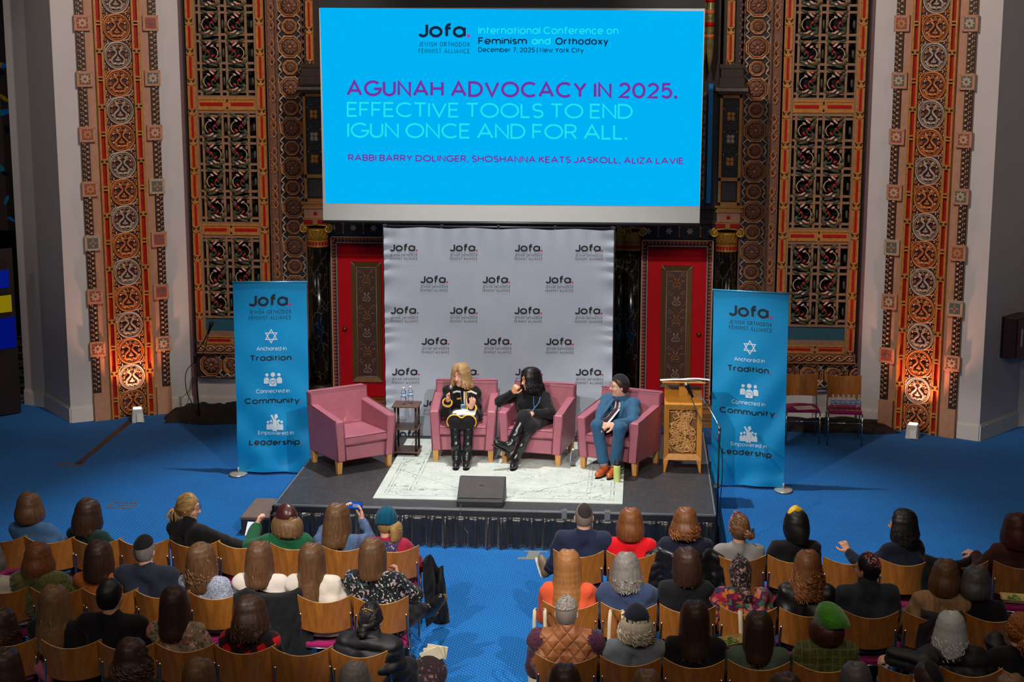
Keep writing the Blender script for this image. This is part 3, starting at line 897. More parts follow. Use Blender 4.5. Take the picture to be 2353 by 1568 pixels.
def carved_band(sgn):
    side = 'left' if sgn < 0 else 'right'
    t = thing('carved_band', 'carved band of interlaced octagon rosettes and rope twist %s of the projection screen' % side, 'carved band', (sgn*3.225, 22.50, 0))
    m = MB(); m.box2((-.178, .03, 0.0), (.178, .24, 7.2)); m.build('ground_board', M_DKBROWN, t)
    for x in (-.182, .182):
        m = MB(); m.box((x, .03, 3.85), (.022, .10, 6.7)); m.box((x, .02, 3.85), (.010, .10, 6.7)); m.build('edge_moulding', M_BROWN, t)
    first = True
    for kq in range(-4, 10):
        zc = 5.20-.56*kq
        if zc < .55 or zc > 6.8: continue
        if first: o = OCT; o.parent = t; first = False
        else: o = OCT.copy(); COL.objects.link(o); o.parent = t
        o.location = (0, .03, zc)
    cx = sgn*.255
    m = MB(); m.box2((cx-.062, .03, .5), (cx+.062, .24, 7.2)); m.box((cx-.065, .02, 3.85), (.016, .08, 6.7)); m.box((cx+.065, .02, 3.85), (.016, .08, 6.7))
    m.build('twist_board', M_BROWN, t)
    z = .62; first2 = None
    while z < 7.0:
        if first2 is None:
            m = MB()
            for ph in (0, PI): m.tube([(.034*math.sin(i/40*3*2*PI*.5+ph), -.006-.006*math.cos(i/40*3*PI+ph), -.18+.36*i/40) for i in range(41)], .0095, 5, 0)
            for i in range(3): m.ball((0, -.006, -.12+.12*i), (.013, .010, .020), 1, 6, 4)
            for i in range(8): m.ball((.048 if i % 2 else -.048, -.004, -.16+.045*i), .008, 2, 5, 4)
            first2 = o = m.build('rope_twist', [M_GOLDB, M_DRED, M_PEARL], t)
        else: o = first2.copy(); COL.objects.link(o); o.parent = t
        o.location = (cx, .03, z); z += .50
    return t
carved_band(-1); carved_band(1)
lattice_screen(-1); lattice_screen(1)

# ------------------------------------------------------------------ black marble columns with gilt capitals
k = NT('black_veined_marble').set(.18, 0, .5)
co = k.coord()
warp = k.noise(k.scale(co, (1, 1, .5)), 5, 4)
vo = k.n('ShaderNodeTexVoronoi', {'feature': 'DISTANCE_TO_EDGE'}, Scale=7.0)
vadd = k.n('ShaderNodeVectorMath', {'operation': 'ADD'}); k.put(vadd.inputs[0], k.scale(co, (1, 1, .45))); 
wv = k.n('ShaderNodeCombineXYZ'); 
for i in range(3): k.put(wv.inputs[i], k.math('MULTIPLY', warp, .35))
k.put(vadd.inputs[1], wv); k.put(vo.inputs['Vector'], vadd)
k.base(k.ramp(vo.outputs[0], [(0.0, lin(136, 120, 84)), (.010, lin(62, 56, 42)), (.035, lin(20, 18, 16)), (1, lin(12, 11, 11))]))
M_MARBLE = k.m
def column(x, r, label):
    t = thing('marble_column', label, 'column', (x, 22.45, 0))
    m = MB(); m.lathe([(r*1.25, .0), (r*1.25, .30), (r*1.35, .32), (r*1.3, .37), (r*1.08, .42), (r*1.0, .44)], seg=28); m.build('column_base', M_DKBROWN, t)
    m = MB(); m.lathe([(r, .44), (r*.98, 2.43)], seg=32); m.build('shaft', M_MARBLE, t)
    m = MB(); m.lathe([(r*1.03, 2.42), (r*1.08, 2.435), (r*1.03, 2.445), (r*1.03, 2.50), (r*1.08, 2.51), (r*1.03, 2.52)], seg=28, mat=0)
    for i in range(20):
        a = 2*PI*i/20; m.box((r*1.04*math.cos(a), r*1.04*math.sin(a), 2.473), (.012, .030, .046), 1, Matrix.Rotation(a, 3, 'Z'))
    m.build('collar', [M_GOLD, M_RED], t)
    m = MB(); m.lathe([(r*1.0, 2.52), (r*1.02, 2.60), (r*1.15, 2.66), (r*1.2, 2.68)], seg=28, mat=0)
    for i in range(14):
        for dr in (1, -1):
            m.tube([(r*(1.02+.12*q*q)*math.cos(2*PI*i/14+dr*q*.5), r*(1.02+.12*q*q)*math.sin(2*PI*i/14+dr*q*.5), 2.525+.13*q) for q in (0, .25, .5, .75, 1)], .005, 4, 0)
    for s in (-1, 1):
        m.tube([(s*(p[0]), -r*.9, p[1]) for p in spiral(r*1.22, 2.685, .062, .012, 95, 95-560, 30)], [.017-.009*i/30 for i in range(31)], 6, 1)
        m.tube([(s*r*1.22, y, 2.685) for y in (-r*.85, r*.85)], .045, 10, 0)
    m.tube([(x_, -r*.95, 2.735+.012*math.cos(x_/r*1.5)) for x_ in np.linspace(-r*1.2, r*1.2, 9)], .014, 6, 1)
    m.build('ionic_capital', [plain('capital_gold', (190, 134, 42), .35, .4, var=.25, scale=30), plain('capital_gold_edge', (214, 164, 74), .32, .4, var=.15)], t)
    m = MB(); w = r*1.2
    m.box2((-w, -w, 2.755), (w, w, 2.815), 1); m.box2((-w*1.04, -w*1.04, 2.815), (w*1.04, w*1.04, 2.83), 0); m.box2((-.035, -w-.01, 2.75), (.035, -w, 2.82), 0)
    m.build('abacus', [M_GOLD, M_RED], t, .003)
    return t
column(-2.87, .14, 'black veined marble column with gilt capital left of the left red door')
column(2.87, .14, 'black veined marble column with gilt capital right of the right red door')
column(1.56, .115, 'black veined marble column with gilt capital between the logo backdrop and the right red door')
column(1.385, .085, 'slim dark column with gilt capital half hidden behind the logo backdrop')
def box_pilaster(sgn):
    side = 'left' if sgn < 0 else 'right'
    t = thing('panelled_pier', 'gold-framed pier with clover panel above the %s marble column' % side, 'pier', (sgn*2.88, 22.40, 0))
    m = MB(); m.box2((-.16, -.06, 2.83), (.16, .38, 2.97), 0); m.lathe([(.028, .058), (.028, .068), (0, .07)], (0, 0, 2.90), 14, 1, (0, -1, 0)); m.build('impost_block', [M_BOARD, M_RED], t, .004)
    m = MB(); m.box2((-.18, -.09, 2.97), (.18, .38, 3.00)); m.box2((-.165, -.075, 3.00), (.165, .38, 3.035)); m.box2((-.19, -.10, 3.035), (.19, .38, 3.06)); m.build('cornice', M_GOLD, t, .004)
    m = MB(); m.box2((-.15, .0, 3.06), (.15, .38, 4.58), 0)
    for s in (-1, 1): m.box2((s*.132-.02, -.03, 3.06), (s*.132+.02, 0, 4.58), 1)
    for z in (3.08, 3.42, 4.55): m.box2((-.15, -.03, z-.025), (.15, 0, z+.025), 1)
    m.build('gold_framed_box', [M_NAVY, M_GOLD], t, .003)
    m = MB(); m.box2((-.095, -.012, 3.13), (.095, 0, 3.37), 0)
    for i in range(3):
        z = 3.66+.31*i; mt = (1, 2, 1)[i]
        for a in (45, 135, 225, 315): m.ball((.034*math.cos(R(a))*1.1, -.012, z+.034*math.sin(R(a))*1.2), (.034, .014, .034), mt, 8, 5)
        m.tube(D2(circ(.085, 24, .085, cz=z), .008), .006, 4, 3, True)
        for s in (-1, 1):
            m.ball((s*.088, -.01, z+.10), .012, 2, 6, 4)
            m.tube(D2(spiral(s*.045, z+.155, .04, .008, 0, s*420, 14), .008), .007, 4, 3)
    m.build('clover_panel', [plain('slate_panel', (52, 50, 52), .6, var=.25, scale=30), M_GOLD, M_SILVER, plain('slate_scroll', (78, 74, 74), .5)], t)
    m = MB()
    for z0, z1, e in ((4.58, 4.62, .19), (4.62, 4.66, .22), (4.66, 4.80, .17), (4.80, 4.92, .15), (4.92, 4.98, .17)): m.box2((-e, -.02-e*.5, z0), (e, .38, z1), 0 if z0 != 4.62 else 1)
    m.build('pier_cornice', [M_DKBROWN, M_SILVER], t, .005)
    m = MB(); rail(m, -.08, .02, 4.98, 7.2, 0); m.box2((-.12, .0, 4.98), (.12, .38, 7.2), 3)
    for i in range(22):
        z = 5.02+i*.1
        for dx in (0.10, .125): m.ball((sgn*dx, -.0, z+(.05 if dx > .11 else 0)), (.014, .012, .022), 4, 6, 4)
    m.build('upper_rail', [M_GOLD, M_RED, M_BLACKV, M_DKBROWN, M_BROWN], t)
    return t
box_pilaster(-1); box_pilaster(1)

# ------------------------------------------------------------------ red doors, frieze, steps
M_REDDOOR = plain('red_door_paint', (206, 0, 18), .6, 0, .2, var=.05)
M_CARVE = plain('carved_door_panel', (84, 48, 26), .5, .1, var=.35, scale=60, bump=.5, bscale=140)
k = NT('gilt_weave').set(.4, .3)
w_ = k.n('ShaderNodeTexWave', {'wave_type': 'BANDS', 'bands_direction': 'DIAGONAL'}, Vector=k.coord(), Scale=26.0, Distortion=1.5)
k.base(k.ramp(w_.outputs[0], [(.2, lin(70, 42, 18)), (.7, lin(150, 104, 46))])); k.bump(w_.outputs[0], .4, .004)
M_WEAVE = k.m
M_SILVLINE = plain('silver_line', (170, 164, 160), .4, .3)
for i, sgn in ((1, -1), (2, 1)):
    cx = sgn*2.195
    d = bpy.data.objects.new('door_%d' % i, None); link(d); d.location = (cx, 22.5, 0); d['kind'] = 'structure'
    m = MB(); m.box2((-.415, .02, .24), (.415, .08, 2.48)); m.build('door_leaf', M_REDDOOR, d)
    m = MB()
    for s in (-1, 1):
        a, b = sorted((s*.495, s*.41)); m.box2((a, -.05, .0), (b, .12, 2.56), 0)
        for z in range(46): 
            zz = .27+z*.05
            m.add([(s*.485, -.053, zz), (s*.485, -.053, zz+.05), (s*.425, -.053, zz+.025)], [(0, 1, 2) if s < 0 else (0, 2, 1)], 1)
        m.box2((s*.415-.006, -.06, .2), (s*.415+.006, .05, 2.49), 2); m.box2((s*.492-.007, -.06, 0), (s*.492+.007, .05, 2.565), 3)
    m.box2((-.495, -.05, 2.475), (.495, .12, 2.56), 0)
    for q in range(19):
        xx = -.47+q*.05; m.add([(xx, -.053, 2.55), (xx+.05, -.053, 2.55), (xx+.025, -.053, 2.49)], [(0, 2, 1)], 1)
    m.box2((-.42, -.06, 2.474), (.42, .05, 2.486), 2); m.box2((-.499, -.06, 2.553), (.499, .05, 2.567), 3)
    m.build('door_frame', [M_DRED, plain('terracotta_triangles', (176, 84, 46), .6), M_SILVLINE, M_CREAM], d)
    m = MB(); z0, z1 = .46, 2.20
    f = lambda x, z, y: (x, y, z)
    o_ = [(-.215, z0), (.215, z0), (.215, z1), (-.215, z1)]; i_ = [(-.14, z0+.08), (.14, z0+.08), (.14, z1-.08), (-.14, z1-.08)]
    for q in range(4):
        r_ = (q+1) % 4
        m.add([(o_[q][0], -.03, o_[q][1]), (o_[r_][0], -.03, o_[r_][1]), (i_[r_][0], -.005, i_[r_][1]), (i_[q][0], -.005, i_[q][1])], [(0, 1, 2, 3)], 0)
        m.add([(o_[q][0], .02, o_[q][1]), (o_[r_][0], .02, o_[r_][1]), (o_[r_][0], -.03, o_[r_][1]), (o_[q][0], -.03, o_[q][1])], [(0, 1, 2, 3)], 0)
        m.tube([(i_[q][0], -.01, i_[q][1]), (i_[r_][0], -.01, i_[r_][1])], .006, 4, 1)
        m.tube([(o_[q][0], -.03, o_[q][1]), (i_[q][0], -.008, i_[q][1])], .006, 4, 1)
    m.build('panel_frame', [M_WEAVE, M_SILVLINE], d)
    m = MB(); m.box2((-.14, -.004, z0+.08), (.14, .02, z1-.08), 0)
    for q in range(6):
        z = z1-.24-q*.26
        lyre(m, 1 if q % 2 else 2, .62, .012, .012, 0, z)
        for s in (-1, 1):
            for dx, dz in ((.045, .085), (.075, .02), (.10, .02), (.045, -.085)) if q % 2 == 0 else ((.08, .06), (.10, -.06)):
                m.ball((s*dx, -.008, z+dz), .0095, 1 if q % 2 == 0 else 2, 6, 4)
            m.tube(D2(spiral(s*.09, z+.11, .035, .008, 0, s*400, 12), .008), .006, 4, 2)
    m.build('carved_panel', [M_CARVE, M_SILVER, M_GOLDB], d)
    m = MB(); m.lathe([(.012, 0), (.012, .03), (.03, .045), (.034, .06), (.022, .075), (0, .08)], (-sgn*-.32 if sgn > 0 else -.32+.0, .02, 1.235), 16, 0, (0, -1, 0))
    m.build('door_knob', plain('brass', (170, 104, 44), .25, .8), d)
    d.children[-1].location = (0, 0, 0)
m = MB()
for s in (-1, 1):
    a, b = sorted((s*1.70, s*2.73)); m.box2((a, 22.44, 2.58), (b, 22.78, 2.80), 0)
    for q in range(7):
        x = a+.08+q*.145
        if q % 2: m.box((x, 22.435, 2.68), (.012, .01, .14), 2); m.ball((x, 22.43, 2.62), (.02, .008, .012), 2, 6, 4); m.ball((x, 22.43, 2.745), (.025, .008, .012), 2, 6, 4)
        else:
            for a_ in range(6): m.ball((x+.026*math.cos(a_*PI/3), 22.432, 2.69+.026*math.sin(a_*PI/3)), (.026, .008, .012), 1, 6, 4, Matrix.Rotation(-a_*PI/3, 3, 'Y'))
    m.box2((a, 22.40, 2.80), (b, 22.78, 2.86), 3)
struct('trim_2', m, [M_NAVY, plain('frieze_flower', (176, 160, 140), .5), M_GOLDB, M_DKBROWN])
m = MB(); m.box2((-1.45, 22.46, .24), (1.30, 22.78, 7.4)); m.box2((-2.72, 22.5, 2.86), (2.72, 22.78, 7.4)); struct('trim_7', m, M_DKBROWN)
m = MB(); m.box2((-2.95, 22.0, 0), (2.95, 22.5, .13)); m.box2((-2.95, 22.25, .13), (2.95, 22.5, .24)); m.box2((-2.95, 21.97, .105), (2.95, 22.0, .135)); m.box2((-2.95, 22.22, .215), (2.95, 22.25, .245))
struct('trim_3', m, M_WOODSTEP, .004)
# vertical rail with the projector's blue spill painted on, dark panel beside the screen, organ pipes above
m = MB(); m.box2((2.57, 22.3, 3.1), (2.63, 22.42, 4.72)); struct('trim_4', m, plain('blue_spill_paint', (0, 120, 190), .3))
m = MB(); m.box2((2.42, 22.42, 3.0), (2.72, 22.5, 4.75), 0)
for i in range(6): m.tube([(2.5+.035*math.sin(z*9+i), 22.41, 3.1+z*1.5) for z in np.linspace(0, 1, 24)], .006, 4, 1)
struct('trim_5', m, [M_NAVY, M_SILVER])
for x in (2.475, 2.575):
    t = tag(MB().lathe([(.012, 4.86), (.045, 5.12), (.050, 5.14), (.050, 7.0)], (0, 0, 0), 18).build('organ_pipe', [plain('painted_organ_pipe', (128, 118, 72), .35, .3, var=.5, scale=16)], None, loc=(x, 22.32, 0)),
            'painted organ pipe nearest the projection screen' if x < 2.5 else 'painted organ pipe nearest the gold rail', 'organ pipe', 'organ pipes above the right red door')
    m = MB()
    for i in range(6):
        z = 5.35+i*.16
        m.lathe([(.051, z-.03), (.052, z), (.051, z+.03)], seg=18, mat=i % 2)
    o = m.build('painted_band', [M_ORP, M_RED], t)

# ------------------------------------------------------------------ far left: open door with coloured panes, window above, entrance floor
M_DKDOOR = plain('dark_door_wood', (34, 20, 16), .5, var=.2)
d = bpy.data.objects.new('door_3', None); link(d); d.location = (-7.19, 22.06, 0); d.rotation_euler = (0, 0, R(227)); d['kind'] = 'structure'
m = MB(); m.box2((0, -.03, .02), (.95, .03, 2.4)); m.build('door_leaf', M_DKDOOR, d, .004)
m = MB(); m.box2((.1, .030, .9), (.85, .036, 2.25)); m.build('door_panel', plain('dark_door_panel', (24, 14, 12), .5), d)
for (a, b, z0, z1, c) in ((.42, .74, 1.85, 2.1, (10, 40, 190)), (.40, .72, 1.50, 1.74, (200, 176, 20)), (.36, .68, .98, 1.42, (6, 30, 170))):
    m = MB(); m.box2((a-.34, .034, z0), (b-.34, .042, z1)); m.build('stained_pane', emit('pane_%d_%d' % (c[0], c[2]), c, .35), d)
m = MB(); m.box2((.80, .03, 1.0), (.83, .07, 1.2)); m.build('door_handle', plain('dark_metal', (40, 36, 34), .35, .8), d)
m = MB(); m.box2((-12, 27.9, 0), (-7.40, 28.1, TOPZ)); m.box2((-12, 23.0, 2.5), (-7.40, 23.2, TOPZ)); struct('wall_front', m, M_DKDOOR)
w1 = bpy.data.objects.new('window_1', None); link(w1); w1.location = (-7.66, 22.86, 0); w1['kind'] = 'structure'
m = MB(); m.box2((-.9, -.02, 2.55), (.25, .06, TOPZ)); m.build('window_frame', M_DKDOOR, w1)
rnd = random.Random(4)
m = MB()
for i in range(60):
    x = rnd.uniform(-.40, .20); z = rnd.uniform(2.7, 6.6); a = rnd.random()*PI
    m.ball((x, -.024, z), (rnd.uniform(.03, .09), .006, rnd.uniform(.02, .05)), rnd.choice((0, 0, 1, 2, 3)), 7, 4, Matrix.Rotation(a, 3, 'Y'))
m.build('stained_glass', [emit('glass_blue', (10, 70, 130), .3), emit('glass_teal', (20, 90, 110), .25), emit('glass_amber', (130, 100, 20), .2), emit('glass_dark', (14, 16, 30), .2)], w1)
k = NT('entrance_tiles').set(.3)
ch = k.n('ShaderNodeTexChecker', None, Vector=k.coord(), Scale=4.0); ch.inputs[1].default_value = lin(220, 216, 210); ch.inputs[2].default_value = lin(60, 58, 56)
k.base(ch); m = MB(); m.box2((-12, 22.2, .0), (-7.41, 27.9, .004)); struct('trim_8', m, k.m)
# ------------------------------------------------------------------ platform, skirt, step, rug
k = NT('black_stage_deck').set(.5, 0, .4)
co = k.coord(); sc = k.noise(k.scale(co, (14, 2.2, 1), (0, 0, .7)), 2.2, 8, .75); sc2 = k.noise(k.scale(co, (2, 16, 1), (0, 0, -.4)), 2.0, 8, .75)
f_ = k.math('MAXIMUM', sc, sc2)
k.base(k.ramp(f_, [(.45, lin(50, 51, 54)), (.62, lin(66, 67, 70)), (.74, lin(112, 112, 112))])); M_DECK = k.m
k = NT('black_satin').set(.33, 0, .6, .2); co = k.coord()
k.base(k.ramp(k.noise(co, 5), [(.3, lin(12, 12, 16)), (.7, lin(26, 27, 32))])); M_SATIN = k.m
M_ALU = plain('aluminium_edge', (170, 172, 172), .4, .7)
M_BLACKP = plain('matt_black_plastic', (22, 22, 24), .55, bump=.15, bscale=200)
M_BLACKM = plain('black_metal', (24, 24, 26), .4, .5)
M_CHROME = plain('chrome', (205, 205, 210), .16, 1.0, var=.02)
ZS = .40
st = thing('stage_platform', 'black portable stage platform with gathered black skirt in front of the backdrop', 'stage', (0, 0, 0))
m = MB(); m.box2((-2.20, 16.53, .30), (2.50, 20.12, ZS)); m.build('stage_deck', M_DECK, st, .004)
m = MB(); m.box2((-2.205, 16.515, ZS-.02), (2.505, 16.53, ZS+.003)); m.box2((-2.215, 16.515, ZS-.02), (-2.20, 20.1, ZS+.003)); m.box2((2.50, 16.515, ZS-.02), (2.515, 20.1, ZS+.003)); m.build('edge_strip', M_ALU, st)
m = MB(); m.box2((-2.225, 16.49, ZS-.085), (2.52, 16.515, ZS-.012)); m.box2((2.515, 16.49, ZS-.085), (2.53, 20.1, ZS-.012)); m.box2((-2.23, 16.49, ZS-.085), (-2.215, 20.1, ZS-.012)); m.build('skirt_header', M_BLACKP, st)
rnd = random.Random(3)
xs = np.arange(0, 1.0001, 1/900); ph = np.cumsum([rnd.uniform(.55, 1.6) for _ in xs])
ampl = [rnd.uniform(.5, 1.3) for _ in range(200)]
def skirt(u, v):
    i = min(int(u*900), 900); p = ph[i]*.20
    a = (.010+.044*v**.7)*ampl[int(p/6.28) % 200]
    q = math.sin(p)+.35*math.sin(2.3*p+1)
    return (-2.215+4.735*u+.012*math.sin(p*.5)*v, 16.485-a*(q+1)*.75-.004, ZS-.07-(ZS-.075)*v)
def skirt_r(u, v):
    i = min(int(u*700), 900); p = ph[i]*.20
    a = (.008+.036*v**.7); q = math.sin(p)+.35*math.sin(2.3*p+1)
    return (2.534+a*(q+1)*.6, 16.47+3.6*u, ZS-.07-(ZS-.075)*v)
def skirt_l(u, v):
    p = skirt_r(1-u, v); return (-2.237-(p[0]-2.534), p[1], p[2])
m = MB(); m.grid(skirt, 900, 8); m.grid(skirt_r, 500, 5); m.grid(skirt_l, 500, 5)
m.build('skirt', M_SATIN, st, solid=.004)
for px, w in ((1297, .055), (1396, .06)):
    p = at_z(px, 1175, ZS)
    m = MB(); m.box((p.x, 16.545, ZS+.0045), (w, .09, .003)); m.box((p.x, 16.486, ZS-.05), (w, .004, .11)); tag(m.build('gaffer_tape', plain('grey_tape', (92, 94, 96), .6)), 'grey gaffer tape strip over the stage edge, %s of the two' % ('left' if px < 1350 else 'right'), 'tape', 'tapes on the stage edge')
for x0, x1, y0, y1 in ((-.86, -.80, 16.55, 16.83), (.96, .975, 16.55, 16.83)):
    pass
t = thing('stage_step', 'low brown carpeted step at the left front corner of the stage', 'step', (-2.44, 17.05, 0))
m = MB(); m.box2((-.19, -.37, .17), (.19, .37, .20)); m.build('step_top', plain('brown_grey_carpet', (112, 98, 92), .9, bump=.3, bscale=250), t, .003)
m = MB(); m.box2((-.185, -.365, 0), (.185, .365, .17)); m.build('step_box', plain('dark_brown_board', (52, 42, 40), .7), t)

# rug
k = NT('faded_oriental_rug').set(.95, 0, .1); co = k.coord(); X, Y, Z = k.xyz(co)
ax = k.math('ABSOLUTE', X); ay = k.math('ABSOLUTE', Y)
ex = k.math('SUBTRACT', 1.36, ax); ey = k.math('SUBTRACT', 1.31, ay); e = k.math('MINIMUM', ex, ey)
def band(c, w): return k.math('LESS_THAN', k.math('ABSOLUTE', k.math('SUBTRACT', e, c)), w)
lines = band(.10, .006)
for c, w in ((.135, .004), (.36, .006), (.40, .004)): lines = k.math('MAXIMUM', lines, band(c, w))
vo = k.n('ShaderNodeTexVoronoi', {'feature': 'F1'}, Vector=co, Scale=4.6); vr = k.math('LESS_THAN', k.math('ABSOLUTE', k.math('SUBTRACT', vo.outputs['Distance'], .36)), .03)
vo2 = k.n('ShaderNodeTexVoronoi', {'feature': 'F1'}, Vector=co, Scale=11.0); vr2 = k.math('LESS_THAN', k.math('ABSOLUTE', k.math('SUBTRACT', vo2.outputs['Distance'], .30)), .05)
vd = k.n('ShaderNodeTexVoronoi', {'feature': 'F1'}, Vector=co, Scale=24.0); dots = k.math('LESS_THAN', vd.outputs['Distance'], .22)
inb = k.math('MULTIPLY', k.math('GREATER_THAN', e, .13), k.math('LESS_THAN', e, .37))
med = k.math('ADD', k.math('MULTIPLY', ax, .9), ay)
wig = k.math('MULTIPLY', k.math('SINE', k.math('MULTIPLY', k.math('ADD', X, Y), 16.0)), .025)
medl = k.math('LESS_THAN', k.math('ABSOLUTE', k.math('SUBTRACT', k.math('ADD', med, wig), 1.28)), .012)
orn = k.math('MAXIMUM', k.math('MULTIPLY', vr, inb), k.math('MAXIMUM', medl, lines))
orn = k.math('MAXIMUM', orn, k.math('MULTIPLY', k.math('MAXIMUM', k.math('MULTIPLY', vr2, .55), k.math('MULTIPLY', dots, .6)), k.math('GREATER_THAN', e, .10)))
wear = k.ramp(k.noise(co, 7, 5, .7), [(.40, (0, 0, 0, 1)), (.62, (1, 1, 1, 1))])
fac = k.math('MULTIPLY', k.math('MULTIPLY', orn, wear), .95)
ground = k.ramp(k.noise(co, 3.5, 5), [(.3, lin(182, 192, 186)), (.7, lin(204, 211, 206))])
k.base(k.mix(fac, ground, lin(88, 110, 108))); k.bump(k.noise(co, 160), .3, .003)
m = MB(); m.box((0, 0, .006), (2.72, 2.62, .012)); tag(m.build('area_rug', k.m, None, .003, loc=(.17, 18.14, ZS)), 'pale faded oriental area rug on the stage', 'rug')

# ------------------------------------------------------------------ armchairs
M_LEATHER = plain('mauve_leather', (164, 98, 112), .42, 0, .45, var=.08, scale=6, bump=.12, bscale=160)
M_PIPING = plain('mauve_piping', (128, 62, 80), .4)
M_OAK = wood('light_oak', (176, 122, 58), (206, 156, 88), .4)
def armchair(label, loc, rot):
    t = thing('armchair', label, 'armchair', (loc[0], loc[1], ZS+.0), R(rot), 'mauve armchairs on the stage')
    for sx in (-1, 1):
        for sy in (-1, 1):
            m = MB(); x, y = sx*.325, sy*.315
            m.hexa([(x-.026, y-.026, .0), (x+.026, y-.026, 0), (x+.026, y+.026, 0), (x-.026, y+.026, 0)], [(x-.034, y-.034, .15), (x+.034, y-.034, .15), (x+.034, y+.034, .15), (x-.034, y+.034, .15)])
            m.build('leg', M_OAK, t, .003)
    m = MB(); m.box2((-.30, -.335, .145), (.30, .30, .335)); m.build('base_apron', M_LEATHER, t, .012, 3)
    for s in (-1, 1):
        m = MB()
        def P(x, y, z): return (s*x, y, z)
        bot = [P(.255, -.365, .145), P(.360, -.365, .145), P(.360, .355, .145), P(.255, .355, .145)]
        top = [P(.285, -.385, .63), P(.392, -.385, .63), P(.392, .34, .72), P(.285, .34, .72)]
        if s < 0: bot, top = bot[::-1], top[::-1]
        m.hexa(bot, top); m.build('arm', M_LEATHER, t, .018, 4)
        pm = MB(); pm.tube([P(.388, -.388, .632), P(.362, -.368, .150)], .006, 6); pm.tube([P(.289, -.388, .632), P(.257, -.368, .150)], .006, 6); pm.tube([P(.388, -.386, .635), P(.388, .33, .722)], .006, 6)
        pm.build('arm_piping', M_PIPING, t)
    m = MB()
    m.hexa([(-.365, .20, .15), (.365, .20, .15), (.365, .37, .15), (-.365, .37, .15)], [(-.375, .27, .86), (.375, .27, .86), (.375, .41, .86), (-.375, .41, .86)])
    m.build('backrest', M_LEATHER, t, .025, 4)
    # back cushion with tufted lower row
    def cush(u, v):
        x = -.292+.584*u; z = .40+.43*v
        puff = .030*(1-(2*u-1)**8)*(1-(2*v-1)**8)
        tuft = sum(.030*math.exp(-(((x-tx)/.045)**2+((z-.52)/.05)**2)) for tx in (-.2, 0, .2))
        return (x, .235+.085*v-puff+tuft, z)
    m = MB(); m.sheet(cush, 36, 26, .05); m.build('back_cushion', M_LEATHER, t)
    m = MB(); m.tube([(-.37, .268, .862), (.37, .268, .862)], .006, 6); m.build('top_piping', M_PIPING, t)
    m = MB()
    def seat(u, v):
        x = -.285+.57*u; y = -.375+.60*v
        return (x, y, .43+.02*(1-(2*u-1)**4)*(1-(2*v-1)**4))
    m.box2((-.283, -.385, .335), (.283, .22, .44)); m.build('seat_cushion', M_LEATHER, t, .022, 4)
    m = MB(); m.tube([(-.275, -.388, .432), (.275, -.388, .432)], .006, 6); m.tube([(-.275, -.388, .345), (.275, -.388, .345)], .006, 6); m.build('seat_piping', M_PIPING, t)
    return t
AC = [armchair('empty mauve leather armchair turned sideways at the left end of the stage', (-1.68, 18.24), 38),
      armchair('mauve armchair occupied by the woman with the microphone', (-.385, 18.76), 2),
      armchair('mauve armchair occupied by the dark-haired woman in black', (.50, 18.69), -11),
      armchair('mauve armchair occupied by the man in the blue suit', (1.48, 18.42), -23)]

# ------------------------------------------------------------------ side table and water bottles
M_WALNUT = wood('dark_walnut', (66, 42, 34), (112, 78, 62), .4, 'X')
t = thing('side_table', 'small three-tier dark walnut side table between the first two armchairs', 'table', (-1.085, 18.74, ZS), R(0))
for z, nm in ((.615, 'table_top'), (.345, 'shelf'), (.06, 'shelf')):
    m = MB(); m.box((0, 0, z), (.32, .32, .018)); m.build(nm, M_WALNUT, t, .004)
for sx in (-1, 1):
    for sy in (-1, 1):
        m = MB(); m.tube([(sx*.125, sy*.125, 0), (sx*.125, sy*.125, .61)], .014, 10); m.build('leg', plain('dark_brown_tube', (46, 28, 24), .4, .2), t)
k = NT('clear_plastic').set(.05); k.b.inputs['Transmission Weight'].default_value = 1.0; k.b.inputs['IOR'].default_value = 1.15; k.b.inputs['Base Color'].default_value = (.95, .98, 1, 1); M_CLEAR = k.m
k = NT('bottle_water').set(.02); k.b.inputs['Transmission Weight'].default_value = 1.0; k.b.inputs['IOR'].default_value = 1.2; k.b.inputs['Base Color'].default_value = (.93, .97, 1, 1); M_WATER = k.m
M_LABELB = plain('blue_white_label', (150, 176, 214), .5, var=.3, scale=60)
M_CAPW = plain('white_cap', (226, 230, 232), .4)
def bottle(label, loc, group, band=True):
    t = thing('water_bottle', label, 'bottle', loc, 0, group)
    m = MB(); m.lathe([(.030, 0), (.033, .006), (.033, .035), (.031, .04), (.033, .046), (.033, .075), (.031, .08), (.033, .086), (.033, .125), (.028, .150), (.016, .178), (.0125, .188), (.0125, .198)], seg=18); m.build('bottle_body', M_CLEAR, t)
    if band: m = MB(); m.lathe([(.0335, .088), (.0335, .124)], seg=18); m.build('bottle_label', M_LABELB, t)
    m = MB(); m.lathe([(.0145, .190), (.0145, .204), (.012, .206), (0, .206)], seg=14); m.build('bottle_cap', M_CAPW, t)
    return t
bottle('clear water bottle on the side table, nearer the empty armchair', (-1.12, 18.72, ZS+.624), 'water bottles on the side table')
bottle('clear water bottle on the side table, nearer the woman with the microphone', (-1.045, 18.78, ZS+.624), 'water bottles on the side table')
bottle('clear water bottle on the stage between the last two armchairs', (.93, 18.32, ZS+.012), 'bottles on the stage floor', False)
t = thing('tumbler', 'pale green insulated drinking flask on the stage by brown shoes', 'flask', (1.455, 17.70, ZS))
m = MB(); m.lathe([(.038, 0), (.040, .004), (.040, .185), (.036, .20)], seg=22); m.build('flask_body', plain('pale_green_enamel', (196, 210, 120), .35), t)
m = MB(); m.lathe([(.034, .195), (.036, .20), (.036, .232), (.03, .238), (0, .238)], seg=20); m.tube([(-.03, 0, .235), (-.028, 0, .262), (0, 0, .270), (.028, 0, .262), (.03, 0, .235)], .006, 6); m.build('flask_lid', M_BLACKP, t)

